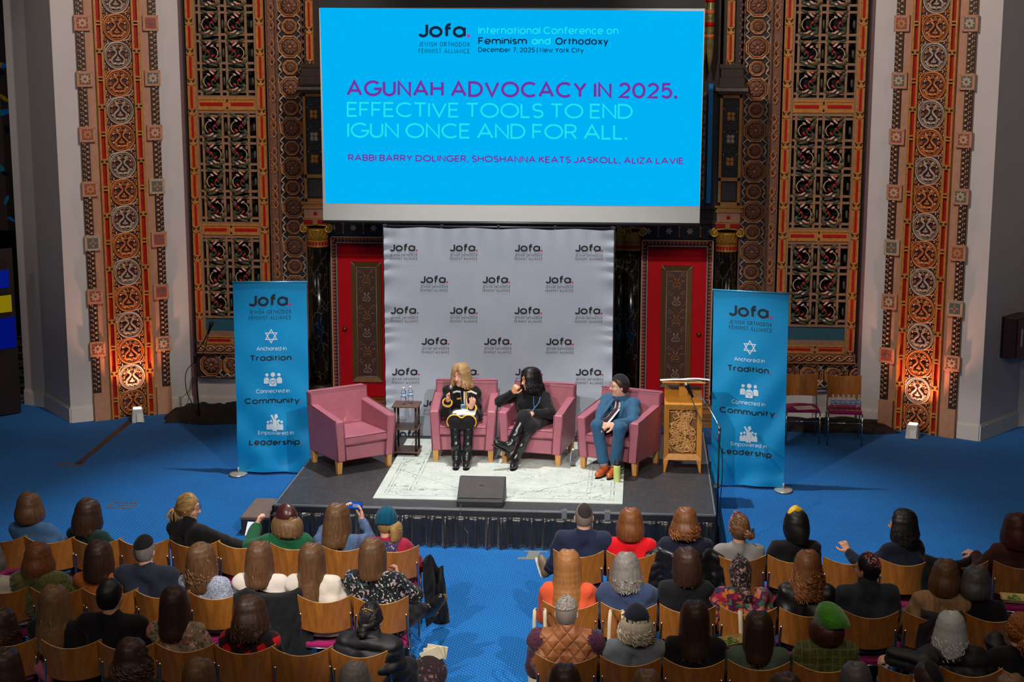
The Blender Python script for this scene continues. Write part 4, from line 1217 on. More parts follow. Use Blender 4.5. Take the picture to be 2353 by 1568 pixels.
# ------------------------------------------------------------------ wedge monitor
t = thing('stage_monitor', 'black wedge loudspeaker lying at the front edge of the stage', 'loudspeaker', (.005, 16.60, ZS))
prof = [(0, 0), (0, .065), (.035, .075), (.33, .245), (.40, .235), (.46, 0)]
m = MB(); n = len(prof)
vs = [(x, p[0], p[1]) for x in (-.25, .25) for p in prof]
m.add(vs, [tuple(range(n-1, -1, -1)), tuple(range(n, 2*n))]+[(i, (i+1) % n, n+(i+1) % n, n+i) for i in range(n)]); m.build('cabinet', M_BLACKP, t, .008)
m = MB(); d = Vector((0, .295, .17)).normalized(); nn = Vector((0, -d.z, d.y))
c = Vector((0, .182, .160))+nn*.004
m.add([c+Vector((sx*.235, 0, 0))+d*(sy*.155)+nn*q for q in (0, .004) for sx, sy in ((-1, -1), (1, -1), (1, 1), (-1, 1))], [(4, 5, 6, 7), (0, 1, 5, 4), (1, 2, 6, 5), (2, 3, 7, 6), (3, 0, 4, 7)]); m.build('rear_panel', plain('grey_carpet_covering', (66, 62, 64), .85, bump=.4, bscale=300), t)
m = MB(); m.tube([c+nn*.008+Vector((.02*math.cos(R(a)), 0, 0))+d*(.012*math.sin(R(a))+.02) for a in range(0, 181, 20)], .003, 5); m.build('badge', M_BLACKM, t)
m = MB(); m.tube(spline([(-.20, .02, .03), (-.20, -.06, .01), (-.195, -.105, -.03), (-.19, -.12, -.12), (-.10, -.13, -.28), (-.06, -.14, -.36)], 6), .006, 6)
tag(m.build('speaker_cable', plain('grey_cable', (70, 70, 74), .5), None, loc=(.005, 16.60, ZS)), 'thin grey cable hanging from the wedge loudspeaker over the stage skirt', 'cable')

# ------------------------------------------------------------------ lectern, papers
M_HONEY = wood('honey_oak', (176, 110, 34), (208, 146, 58), .32)
M_HONEYD = wood('carved_honey_oak', (172, 120, 60), (214, 164, 98), .45)
t = thing('lectern', 'honey oak lectern with carved scroll panel at the right end of the stage', 'lectern', (2.20, 18.37, ZS))
W, D = .215, .20
for sx in (-1, 1):
    for sy in (-1, 1):
        m = MB(); x = sx*W; y = sy*D; ix = sx*(W-.055); iy = sy*(D-.05)
        tx = sx*(W-.02)
        a = [(min(x, tx), y if sy < 0 else y-.04, 0), (max(x, tx), y if sy < 0 else y-.04, 0), (max(x, tx), y+.04 if sy < 0 else y, 0), (min(x, tx), y+.04 if sy < 0 else y, 0)]
        b = [(min(x, ix), y if sy < 0 else y-.05, .15), (max(x, ix), y if sy < 0 else y-.05, .15), (max(x, ix), y+.05 if sy < 0 else y, .15), (min(x, ix), y+.05 if sy < 0 else y, .15)]
        m.hexa(a, b); m.build('leg', M_HONEY, t, .003)
m = MB(); 
for s in (-1, 1): m.box2((min(s*W, s*(W-.02)), -D+.03, .15), (max(s*W, s*(W-.02)), D, .80))
m.box2((-W, D-.02, .15), (W, D, .90)); m.box2((-W, -D+.05, .15), (W, D, .17)); m.build('cabinet_body', M_HONEY, t, .003)
m = MB()   # mitred front frame, sloping inwards
o_ = [(-W, .15), (W, .15), (W, .80), (-W, .80)]; i_ = [(-W+.055, .215), (W-.055, .215), (W-.055, .735), (-W+.055, .735)]
for q in range(4):
    r_ = (q+1) % 4
    m.add([(o_[q][0], -D, o_[q][1]), (o_[r_][0], -D, o_[r_][1]), (i_[r_][0], -D+.035, i_[r_][1]), (i_[q][0], -D+.035, i_[q][1])], [(0, 1, 2, 3)])
    m.add([(o_[q][0], -D+.05, o_[q][1]), (o_[r_][0], -D+.05, o_[r_][1]), (o_[r_][0], -D, o_[r_][1]), (o_[q][0], -D, o_[q][1])], [(0, 1, 2, 3)])
    m.add([(i_[q][0], -D+.035, i_[q][1]), (i_[r_][0], -D+.035, i_[r_][1]), (i_[r_][0], -D+.06, i_[r_][1]), (i_[q][0], -D+.06, i_[q][1])], [(0, 1, 2, 3)])
m.build('front_frame', M_HONEY, t)
m = MB(); m.box2((-W+.05, -D+.075, .21), (W-.05, -D+.085, .74)); m.build('panel_ground', plain('dark_oak_ground', (112, 74, 36), .7), t)
rnd = random.Random(11); m = MB()
for i in range(58):
    x = rnd.uniform(-.13, .13); z = rnd.uniform(.25, .70); r = rnd.uniform(.028, .052); a0 = rnd.uniform(0, 360)
    s = rnd.choice((-1, 1)); sp = spiral(x, z, r, .006, a0, a0+s*rnd.uniform(420, 520), 18)
    x0, z0 = sp[0]; tail = [(x0+s*math.sin(R(a0))*.05*q, z0-s*math.cos(R(a0))*.05*q) for q in (1.6, .8)]
    pts = [(min(.155, max(-.155, p[0])), min(.73, max(.22, p[1]))) for p in tail+sp]
    m.tube([(p[0], -D+.060-.008*math.sin(i), p[1]) for p in pts], [.0085-.004*q/len(pts) for q in range(len(pts))], 6)
for i in range(12):
    m.tube([(p.x, -D+.064, p.z) for p in spline([(rnd.uniform(-.15, .15), 0, .23+.04*i), (rnd.uniform(-.1, .1), 0, .26+.04*i), (rnd.uniform(-.15, .15), 0, .29+.036*i)], 5)], .007, 5)
m.build('carved_scrolls', M_HONEYD, t)
m = MB(); m.hexa([(-W, -D, .80), (W, -D, .80), (W, D, .93), (-W, D, .93)], [(-W, -D+.004, .815), (W, -D+.004, .815), (W, D, .945), (-W, D, .945)]); m.build('sloping_top', M_HONEY, t, .003)
m = MB(); 
for s in (-1, 1): m.add([(s*W, -D, .80), (s*W, D, .80), (s*W, D, .93), (s*(W-.02), -D, .80), (s*(W-.02), D, .80), (s*(W-.02), D, .93)], [(0, 1, 2), (3, 5, 4), (0, 2, 5, 3), (1, 4, 5, 2)])
m.build('top_cheek', M_HONEY, t)
m = MB(); m.box2((-.05, -.02, .86), (.05, .06, 1.02)); m.build('desk_post', M_HONEY, t, .003)
m = MB(); m.box((0, .02, 1.03), (.50, .36, .02), 0, Matrix.Rotation(R(-9), 3, 'X')); m.build('reading_desk', M_HONEY, t, .004)
m = MB()
for i, (a, b, c_, d_, y) in enumerate(((-.27, .20, .02, .30, .0), (-.02, .30, .025, .26, .012))):
    m.sheet(lambda u, v: (a+(b-a)*u, -.14+.30*v, 1.072-.048*v+.012*math.sin(PI*u)+y), 12, 4, .004, 0, (0, 0, 1))
tag(m.build('open_papers', plain('white_paper', (226, 226, 222), .7), None, loc=(2.20, 18.37, ZS)), 'open white booklet lying on the lectern desk', 'paper')

# ------------------------------------------------------------------ microphones
M_GRILLE = plain('steel_grille', (150, 156, 162), .35, .8, var=.3, scale=200)
def mic_head(mb, p, d, r=.026):
    """dynamic microphone: p = grille centre, d = direction from grille to tail"""
    d = Vector(d).normalized()
    mb.ball(p, (r, r, r*1.1), 1, 12, 8)
    mb.lathe([(r*1.0, 0), (r*1.06, .006), (r*1.0, .016), (r*.82, .02), (r*.5, .15), (0, .152)], Vector(p)+d*.008, 14, 0, d)
def cable(mb, pts, r=.005): mb.tube(spline(pts, 6), r, 6)
t = thing('microphone_stand', 'tall black boom microphone stand at the right front corner of the stage', 'microphone stand', (2.52, 16.36, 0))
m = MB(); m.lathe([(.12, 0), (.125, .008), (.11, .018), (.02, .03)], seg=24); m.build('stand_base', M_BLACKM, t)
zt = at_y(1638, 985, 16.36).z
m = MB(); m.tube([(0, 0, .02), (0, 0, zt)], .0095, 8); m.build('pole', M_BLACKM, t)
m = MB(); m.tube([(0, 0, zt-.14), (0, 0, zt)], .016, 8); m.lathe([(.02, 0), (.02, .05), (0, .055)], (0, -.025, zt), 10, 0, (0, 1, 0)); m.build('boom_clutch', plain('steel_clutch', (120, 122, 126), .3, .8), t)
top = at_y(1577, 885, 17.25)
e_ = Vector((top.x-2.52, top.y-16.36, top.z))
m = MB(); cable(m, [(0, 0, zt), (-.02, .04, zt+.05), e_*.45+Vector((0, 0, zt*.55+.08)), e_+Vector((.05, -.04, -.055))], .0065); m.build('boom_arm', M_CHROME, t)
m = MB(); mic_head(m, e_, (.45, -.5, -.75)); m.build('microphone', [M_BLACKM, M_GRILLE], t)
m = MB(); cable(m, [e_+Vector((.05, -.07, -.12)), (e_.x*.5, e_.y*.4, zt-.02), (.03, .01, zt-.25), (.03, .03, .5), (.05, .05, .012)], .005); m.build('microphone_cable', M_BLACKP, t)
t = thing('microphone_stand', 'black microphone stand with boom by the lattice screen left of the left banner', 'microphone stand', (-4.47, 21.72, 0))
m = MB(); m.box((0, 0, .012), (.30, .20, .024)); m.lathe([(.03, .02), (.02, .06)], seg=12); m.build('stand_base', plain('rusty_black_plate', (58, 50, 48), .6), t, .004)
m = MB(); m.tube([(0, 0, .02), (-.03, 0, .98)], .011, 8); m.tube([(-.03, 0, .86), (-.03, 0, 1.0)], .02, 8); m.build('pole', M_BLACKM, t)
m = MB(); m.tube([(-.03, 0, .98), (.12, -.05, 1.18), (.22, -.09, 1.36)], .008, 8); m.build('boom_arm', M_BLACKM, t)
m = MB(); mic_head(m, (.245, -.10, 1.44), (-.12, .05, -.3), .032); m.build('microphone', [M_BLACKM, M_BLACKP], t)
m = MB(); cable(m, [(.2, -.08, 1.3), (.10, -.1, 1.0), (-.14, -.06, .75), (-.15, -.05, .45), (-.05, -.03, .2), (0, -.05, .02)], .006); m.build('microphone_cable', M_BLACKP, t)

# ------------------------------------------------------------------ projection screen
def screen_pt(px, py): return at_y(px, py, 20.3)
s = thing('projection_screen', 'large blue projection screen hanging above the stage', 'screen')
C_ = [screen_pt(*a) for a in ((735, 18), (1617.5, 25.5), (1607, 474), (748, 467))]
G_ = [screen_pt(*a) for a in ((733, 6), (1620, 12), (1607.5, 513), (742.5, 506))]
m = MB(); dY = Vector((0, .012, 0))
def quadbox(q, y0, y1, mat=0):
    f0 = [p+Vector((0, y0, 0)) for p in q]; f1 = [p+Vector((0, y1, 0)) for p in q]
    m.add(f0+f1, [(3, 2, 1, 0), (4, 5, 6, 7)]+[(i, (i+1) % 4, 4+(i+1) % 4, 4+i) for i in range(4)], mat)
quadbox(G_, .003, .012); m.build('screen_fabric', plain('grey_screen_border', (196, 198, 196), .8, var=.02), s)
m = MB(); quadbox(C_, .0, .003); m.build('projected_image', emit('projected_blue', (0, 177, 244), 1.0), s)
m = MB(); q = [screen_pt(*a) for a in ((733, -30), (1621, -24), (1620, 18), (733, 17))]; quadbox(q, -.01, .10); m.build('screen_case', M_BLACKP, s)
m = MB(); a, b = screen_pt(741, 510), screen_pt(1609, 517); m.tube([a, b], .018, 10); m.build('bottom_bar', plain('dark_bar', (50, 50, 54), .4, .4), s)
dark, purp, cy, pk = emit('print_dark', (24, 44, 70), .8), emit('print_purple', (112, 56, 160), 1.0), emit('print_cyan', (36, 224, 238), 1.0), emit('print_magenta', (190, 50, 150), 1.0)
def line(name, txt, x0, x1, yb, cap, wt, mat, slope=.0072, track=-.06):
    m = MB()
    def pl(x, y):
        p = screen_pt(x, yb-(y)+slope*(x-x0)); return Vector((p.x, p.y-.004, p.z))
    letters_fit(m, txt, x0, x1, 0, cap, wt, pl, 0, track)
    return m.build('screen_lettering', mat, s)
m = MB(); logo(m, 962, 0, 119, lambda x, y: screen_pt(x, 86-y+.006*(x-962))+Vector((0, -.004, 0)), 0, 1); m.build('screen_logo', [dark, pk], s)
line('a', 'International Conference on', 1099, 1421, 78, 17, .15, cy, .003)
line('a', 'Feminism', 1099, 1211, 102, 16.5, .18, dark, .003); line('a', 'and', 1222, 1265, 102.5, 16.5, .18, cy, .003); line('a', 'Orthodoxy', 1276, 1398, 103, 16.5, .18, dark, .003)
line('a', 'December 7, 2025 | New York City', 1099, 1341, 120, 11.5, .15, dark, .006)
line('a', 'AGUNAH ADVOCACY IN 2025.', 796, 1557, 221, 37, .175, purp, .0085, -.07)
line('a', 'EFFECTIVE TOOLS TO END', 797, 1454, 268.5, 34.5, .125, cy, .0075)
line('a', 'IGUN ONCE AND FOR ALL.', 798, 1442, 316.5, 35, .125, cy, .0075)
line('a', 'RABBI BARRY DOLINGER, SHOSHANNA KEATS JASKOLL, ALIZA LAVIE', 800, 1571, 370, 15.5, .19, purp, .010)

# ------------------------------------------------------------------ logo backdrop
b = thing('logo_backdrop', 'grey fabric backdrop with repeated logos behind the armchairs', 'backdrop')
YB = 19.62
x0, x1, z0, z1 = -1.475, 1.355, ZS+.01, 3.04
def bd(u, v):
    x = x0+(x1-x0)*u; z = z0+(z1-z0)*v
    ed = math.exp(-u/.03)+math.exp(-(1-u)/.03)
    w = .012*ed*math.sin(z*34+3*math.sin(z*7))+.006*math.exp(-(1-v)/.06)*math.sin(x*30)+.004*math.sin(x*2.1+z*1.3)
    w += .018*math.exp(-((u-.05)/.05)**2)*math.exp(-v/.12)*math.sin((u*60+v*30))
    sag = -.012*math.sin(u*PI*9)*math.exp(-(1-v)/.02)
    return (x, YB-.02+w, z+sag*.6)
k = NT('light_grey_backdrop_cloth').set(.8, 0, .2, .1); k.base(k.ramp(k.noise(k.coord(), 2), [(.3, lin(164, 174, 190)), (.7, lin(174, 182, 196))])); M_BDC = k.m
m = MB(); m.sheet(bd, 120, 90, .004); m.build('backdrop_cloth', M_BDC, b)
m = MB()
def bplace(px, py):
    p = at_y(px, py, YB-.02); u = (p.x-x0)/(x1-x0); v = (p.z-z0)/(z1-z0)
    q = bd(min(1, max(0, u)), min(1, max(0, v))); return Vector((p.x, q[1]-.005, p.z))
rows = [(578, (896, 1034, 1183, 1322)), (651, (966, 1109, 1254)), (722, (898, 1034, 1182, 1321)), (793, (969, 1112, 1255)), (863, (901, 1037, 1184, 1323)), (935, (973, 1116, 1258)), (1006, (905, 1041, 1187, 1316))]
for yb, xs_ in rows:
    for xx in xs_:
        logo(m, 0, 0, 64, lambda x, y, xx=xx, yb=yb: bplace(xx+x, yb-y+(.010)*(xx-896)*.18), 0, 1)
m.build('printed_logos', [plain('logo_black', (18, 18, 24), .7, var=.02), plain('logo_magenta', (190, 36, 96), .7, var=.02)], b)
m = MB(); m.tube([(x0-.02, YB+.03, z1+.012), (x1+.02, YB+.03, z1+.012)], .016, 8)
for x in (x0, x1): m.tube([(x, YB+.03, ZS), (x, YB+.03, z1+.03)], .018, 8)
for i in range(5): m.box((x0+.02+i*(x1-x0-.04)/4, YB+.02, z1+.012), (.03, .05, .05))
m.build('backdrop_frame', plain('dark_frame_tube', (54, 44, 52), .4, .4), b)
m = MB()
for x in (x0+.15, x1-.15): m.box((x, YB+.03, ZS+.004), (.06, .40, .008))
m.build('frame_foot', M_BLACKM, b)

# ------------------------------------------------------------------ retractable banners
M_BLUE = plain('banner_blue_cloth', (0, 146, 206), .5, 0, .4, var=.02, scale=3)
M_INK = plain('banner_ink', (10, 24, 40), .6, var=.02); M_WHT = plain('banner_white', (214, 228, 236), .6, var=.02); M_MAG = plain('banner_magenta', (196, 40, 120), .6)
def banner(label, BL, BR, TL, TR, seed, cor, texts):
    t = thing('pull_up_banner', label, 'banner', (0, 0, 0), 0, 'pull-up banners beside the stage')
    BL, BR, TL, TR = map(Vector, (BL, BR, TL, TR))
    nrm = (BR-BL).cross(TL-BL).normalized()
    if nrm.y > 0: nrm = -nrm
    def surf(u, v):                      # v from the top
        p = (TL.lerp(TR, u)).lerp(BL.lerp(BR, u), v)
        a = v**1.8*.022
        w = a*(math.sin(11*u+16*v+seed)+.6*math.sin(23*v-9*u*(1 if seed < 2 else -1)+2))
        w += .010*math.exp(-(1-v)/.10)*math.sin(44*v+3*u)+.004*math.sin(3*u+2*v)
        return p+nrm*w
    m = MB(); m.sheet(surf, 46, 110, .004, 0, nrm); m.build('banner_cloth', M_BLUE, t)
    m = MB()
    m.tube([TL+Vector((-.01, .0, .012)), TR+Vector((.01, 0, .012))], .012, 8); m.build('top_rail', plain('blue_grey_rail', (60, 150, 190), .35, .3), t)
    m = MB(); mid = BL.lerp(BR, .5)
    m.tube([mid+Vector((0, .05, .02)), TL.lerp(TR, .5)+Vector((0, .03, 0))], .012, 8); m.build('support_pole', M_ALU, t)
    for e, s in ((BL, -1), (BR, 1)):
        m = MB(); q = e+Vector((s*.0, .0, -e.z+.012)); m.ball(q, (.115, .165, .022), 0, 20, 6); m.tube([q, e+Vector((0, .0, .06))], .012, 6); m.build('banner_foot', plain('pale_metal_foot', (186, 184, 176), .35, .5), t)
    xl0, xl1, xr0, xr1, y0, y1 = cor
    def uv(x, y):
        v = (y-y0)/(y1-y0); a = xl0+(xl1-xl0)*v; b_ = xr0+(xr1-xr0)*v
        return (x-a)/(b_-a), v
    def place_at(xb, yb, slope=0.0):
        def pl(x, y):
            u, v = uv(xb+x, yb-y+slope*x); return surf(min(1, max(0, u)), min(1, max(0, v)))+nrm*.005
        return pl
    m = MB()
    for (txt, xa, xb, yb, cap, wt, mt, dd) in texts['lines']:
        sl = texts.get('slope', 0.0)
        letters_fit(m, txt, 0, xb-xa, 0, cap, wt, place_at(xa, yb, sl), mt, -.05, dd)
    lx, ly, lw = texts['logo']; logo(m, 0, 0, lw, place_at(lx, ly, texts.get('slope', 0)), 0, 2)
    m.build('banner_lettering', [M_INK, M_WHT, M_MAG], t)
    m = MB(); sl = texts.get('slope', 0)
    cx, cy, r = texts['star']; pl = place_at(cx, cy, sl)
    for flip in (1, -1):
        P = [(r*math.cos(R(90+120*i)), flip*r*math.sin(R(90+120*i))) for i in range(3)]
        vs, fs = _ribbon(P+[P[0], ((P[0][0]+P[1][0])/2, (P[0][1]+P[1][1])/2)], r*.15)
        m.add([pl(p.x, p.y) for p in vs], fs)
    def disc(pl, x, y, rx, ry=None, a0=0, a1=360, n=18, mat=0):
        ry = ry or rx; m.add([pl(x+rx*math.cos(R(a0+(a1-a0)*i/n)), y+ry*math.sin(R(a0+(a1-a0)*i/n))) for i in range(n)], [tuple(range(n))], mat)
    def body(pl, x, y, w, h, mat=0):
        pts = [(x-w, y), (x+w, y), (x+w, y+h*.55)]+[(x+w*math.cos(R(a)), y+h*.55+h*.45*math.sin(R(a))) for a in range(15, 180, 15)]+[(x-w, y+h*.55)]
        m.add([pl(*p) for p in pts], [tuple(range(len(pts)))], mat)
    cx, cy, w = texts['trio']; pl = place_at(cx, cy, sl)
    for sx in (-1, 1): disc(pl, sx*w*.34, w*.26, w*.095); body(pl, sx*w*.36, -w*.24, w*.155, w*.36)
    disc(pl, 0, w*.27, w*.13)
    pl2 = lambda x, y: pl(x, y)+nrm*.002
    body(pl2, 0, -w*.40, w*.235, w*.52, 1)
    pl3 = lambda x, y: pl(x, y)+nrm*.004
    body(pl3, 0, -w*.39, w*.20, w*.48)
    pl4 = lambda x, y: pl(x, y)+nrm*.006
    H = [(w*.0085*16*math.sin(a)**3, -w*.16+w*.0085*(13*math.cos(a)-5*math.cos(2*a)-2*math.cos(3*a)-math.cos(4*a))) for a in [2*PI*i/30 for i in range(31)]]
    vs, fs = _ribbon(H, w*.028); m.add([pl4(p.x, p.y) for p in vs], fs, 1)
    cx, cy, w = texts['crowd']; pl = place_at(cx, cy, sl)
    for x, hh in ((-.40, .0), (-.22, .06), (.22, .08), (.40, .02)):
        disc(pl, x*w, w*(.02+hh), w*.075); body(pl, x*w, -w*.42, w*.095, w*(.34+hh*.6))
    body(pl3, 0, -w*.44, w*.125, w*.66); disc(pl3, w*.06, w*.30, w*.085)
    m.add([pl3(*p) for p in ((-.10*w, .12*w), (.0, .16*w), (-.16*w, .46*w), (-.25*w, .42*w))], [(0, 1, 2, 3)])
    m.add([pl3(*p) for p in ((-.04*w, .36*w), (.20*w, .30*w), (.12*w, .48*w), (.02*w, .48*w))], [(0, 1, 2, 3)])
    m.add([pl3(*p) for p in ((.05*w, .08*w), (.14*w, .12*w), (.26*w, -.12*w), (.18*w, -.14*w))], [(0, 1, 2, 3)])
    for sx in (-.07, .07): body(pl3, sx*w, -w*.50, w*.05, w*.2)
    m.build('banner_icons', [M_WHT, M_BLUE], t)
    return t
Lz = [('Anchored in', 226, 459, 552, 30, .13, 1, None), ('Tradition.', 176, 514, 632, 45, .20, 0, 2), ('Connected in', 223, 482, 880, 30, .13, 1, None), ('Community.', 134, 577, 963, 45, .20, 0, 2), ('Empowered in', 237, 512, 1206, 30, .13, 1, None), ('Leadership.', 171, 577, 1288, 45, .20, 0, 2)]
banner('blue pull-up banner standing left of the stage', (-3.255, 19.08, .035), (-2.365, 19.16, .035), (-3.255, 19.10, 2.40), (-2.355, 19.15, 2.41), 1, (40, 88, 616, 640, 38, 1496),
       {'lines': Lz, 'logo': (168, 215, 332), 'star': (340, 441, 50), 'trio': (354, 772, 136), 'crowd': (368, 1108, 134), 'slope': -.012})
Rz = [('Anchored in', 205, 436, 540, 30, .13, 1, None), ('Tradition.', 153, 484, 618, 46, .20, 0, 2), ('Connected in', 184, 440, 866, 30, .13, 1, None), ('Community.', 92, 528, 940, 45, .20, 0, 2), ('Empowered in', 178, 450, 1188, 30, .13, 1, None), ('Leadership.', 108, 505, 1254, 45, .20, 0, 2)]
banner('blue pull-up banner standing right of the stage', (2.575, 19.06, .035), (3.435, 18.91, .035), (2.55, 19.05, 2.395), (3.425, 18.94, 2.375), 4, (50, 22, 616, 578, 27, 1490),
       {'lines': Rz, 'logo': (168, 205, 326), 'star': (324, 434, 49), 'trio': (318, 764, 136), 'crowd': (312, 1094, 134), 'slope': .030})

# ------------------------------------------------------------------ uplights at the pilasters
def uplight(label, loc, rot, col, power, tgt):
    t = thing('uplight', label, 'uplight', loc, R(rot))
    m = MB(); a, b_ = .085, .070
    m.hexa([(-a, -a, 0), (a, -a, 0), (a, a, 0), (-a, a, 0)], [(-b_, -b_, .19), (b_, -b_, .19), (b_, b_, .19), (-b_, b_, .19)]); m.build('housing', plain('white_uplight_housing', (200, 196, 196), .5), t, .006)
    m = MB(); m.box((0, .0, .197), (.11, .10, .012)); m.build('lamp_lens', emit('lens_'+label[:4], (255, 190, 170), 3.5), t)
    m = MB(); m.box((.025, -.105, .075), (.085, .008, .12), 0, Matrix.Rotation(R(-10), 3, 'X')); m.build('information_tag', plain('white_tag', (214, 214, 208), .6), t)
    d = bpy.data.lights.new('uplight_lamp', 'SPOT'); d.energy = power; d.color = col; d.spot_size = R(95); d.spot_blend = .8; d.shadow_soft_size = .04
    o = bpy.data.objects.new('uplight_lamp', d); COL.objects.link(o); o.location = Vector(loc)+Vector((0, 0, .24))
    o.rotation_euler = (Vector(tgt)-o.location).to_track_quat('-Z', 'Y').to_euler()
    return t
uplight('white uplight box on the carpet before the left carved pilaster', (-5.35, 21.70, 0), 20, (1, .40, .20), 95, (-5.52, 22.02, 2.2))
uplight('white uplight box on the carpet before the right carved pilaster', (5.40, 21.66, 0), -20, (1, .40, .24), 95, (5.52, 22.02, 2.2))
# ------------------------------------------------------------------ people
def skin(name, rgb):
    if name in _mats: return _mats[name]
    k = NT(name).set(.5, 0, .4)
    k.b.inputs['Subsurface Weight'].default_value = .08; k.b.inputs['Subsurface Radius'].default_value = (.02, .008, .005); k.b.inputs['Subsurface Scale'].default_value = .3
    c = lin(*rgb); nz = k.noise(k.coord(), 14, 3)
    k.base(k.ramp(nz, [(.3, tuple(x*.88 for x in c[:3])+(1,)), (.7, tuple(min(1, x*1.1) for x in c[:3])+(1,))]))
    _mats[name] = k.m; return k.m
SK1 = skin('fair_skin', (222, 168, 142)); SK2 = skin('warm_skin', (206, 148, 116)); SK3 = skin('olive_skin', (184, 126, 96))
LIP = skin('lip_skin', (196, 122, 108))
def hairmat(name, dark, light, rough=.42):
    if name in _mats: return _mats[name]
    k = NT(name).set(rough, 0, .35)
    at = k.n('ShaderNodeAttribute', {'attribute_name': 'tone'})
    nz = k.noise(k.scale(k.coord(), (90, 90, 6)), 1.0, 3)
    f = k.math('ADD', k.math('MULTIPLY', at.outputs['Fac'], .7), k.math('MULTIPLY', nz, .4))
    k.base(k.ramp(f, [(.15, lin(*dark)), (.85, lin(*light))]))
    k.bump(nz, .5, .004)
    _mats[name] = k.m; return k.m
def fab(name, rgb, rough=.88, bump=.25, bs=180, sheen=.1, var=.08): return plain(name, rgb, rough, 0, .25, sheen, 0, var, 12, bump, bs)

V3 = lambda p: np.array(p, float)
def ik(sh, wr, la, lb, pole):
    sh, wr, pole = V3(sh), V3(wr), V3(pole)
    d = wr-sh; L = np.linalg.norm(d); L2 = min(L, (la+lb)*.995); u = d/L
    a = (la*la-lb*lb+L2*L2)/(2*L2); h = math.sqrt(max(la*la-a*a, 0))
    pv = pole-u*(pole@u); pv /= max(np.linalg.norm(pv), 1e-6)
    return sh+u*a+pv*h, sh+u*L2
def hand(v, w, d, n, side, curl=35, s=1.0, mat=0, spread=1.0, point=0):
    """palm, four fingers and a thumb grown out of the wrist w along d; n = direction the palm faces"""
    d = V3(d)/np.linalg.norm(d); n = V3(n)-d*(V3(n)@d); n /= np.linalg.norm(n); x = np.cross(d, n)*side
    kn = w+d*.085*s
    v.cone(w, w+d*.03*s, .024*s, .026*s, .012, mat)
    for q in (-.028, -.009, .010, .028): v.cone(w+d*.02*s+x*q*.6*s, kn+x*q*s, .016*s, .0135*s, .012, mat)
    for i, (q, L) in enumerate(((.029, .062), (.010, .072), (-.010, .068), (-.028, .052))):
        c = R(curl*(1+.12*i)) if not (point and i == 0) else R(8)
        p0 = kn+x*q*s; a = 0; p = p0; dd = d+x*q*3*spread; dd /= np.linalg.norm(dd)
        for j, f in enumerate((.45, .32, .25)):
            a += c*(.55 if j == 0 else 1.0)
            e = p+(dd*math.cos(a)+n*math.sin(a))*L*f*s
            v.cone(p, e, (.0098-.0010*j)*s, (.0092-.0012*j)*s, .004, mat); p = e
    t0 = w+d*.025*s+x*.028*s; t1 = t0+(d*.6+x*.75+n*.35)*.038*s; t2 = t1+(d*.85+x*.25+n*.5)*.032*s; t3 = t2+(d*.9+n*.45)*.022*s
    v.chain([t0, t1, t2, t3], [.014*s, .0125*s, .011*s, .009*s], .006, mat)
    return kn
HEADR = (.077, .097, .118)
def rotzx(yaw, pitch, roll=0): return Matrix.Rotation(R(yaw), 3, 'Z') @ Matrix.Rotation(R(-pitch), 3, 'X') @ Matrix.Rotation(R(roll), 3, 'Y')

# ---- hair: a base volume plus separate locks, both in the head frame (y forward, z up)
def lock_path(a, L, o, n2=9):
    flare, tuck, back = o.get('flare', .1), o.get('tuck', 0), o.get('back', 1.0)
    rx, ry, rz = .084, .106, .126
    pts = []
    S = np.array([o.get('part', 0.0), -.42*math.cos(a)+o.get('sj', 0.0), 1.0]); S /= np.linalg.norm(S)
    E = np.array([math.sin(a), -math.cos(a), 0.0])
    for t in (0, .18, .38, .58, .80, 1.0):
        if t < o.get('t0', 0): continue
        q = S*(1-t)+E*t+np.array([0, 0, .25*t*(1-t)]); q /= np.linalg.norm(q)
        pts.append(V3((rx*q[0], -.006+ry*q[1], .010+rz*q[2])))
    for i in range(1, n2+1):
        s = i/n2; z = .010-s*L
        aa = a*(1-.38*back*min(1, max(0, (-z-.10)/.12)))
        f = 1+flare*math.sin(min(s*1.5, 1)*PI/2)-tuck*max(0, s-.55)*2
        drop = max(0, -z-.14)
        y = -.006-ry*f*math.cos(aa)-.22*drop*back*(1 if math.cos(aa) > -.2 else 0)
        if drop > 0 and back > 0: y = min(y, -.055-.20*drop)
        x = rx*f*math.sin(aa)*(1-o.get('narrow', .0)*s)
        pts.append(V3((x+o.get('sweep', 0)*s*s, y, z)))
    return pts
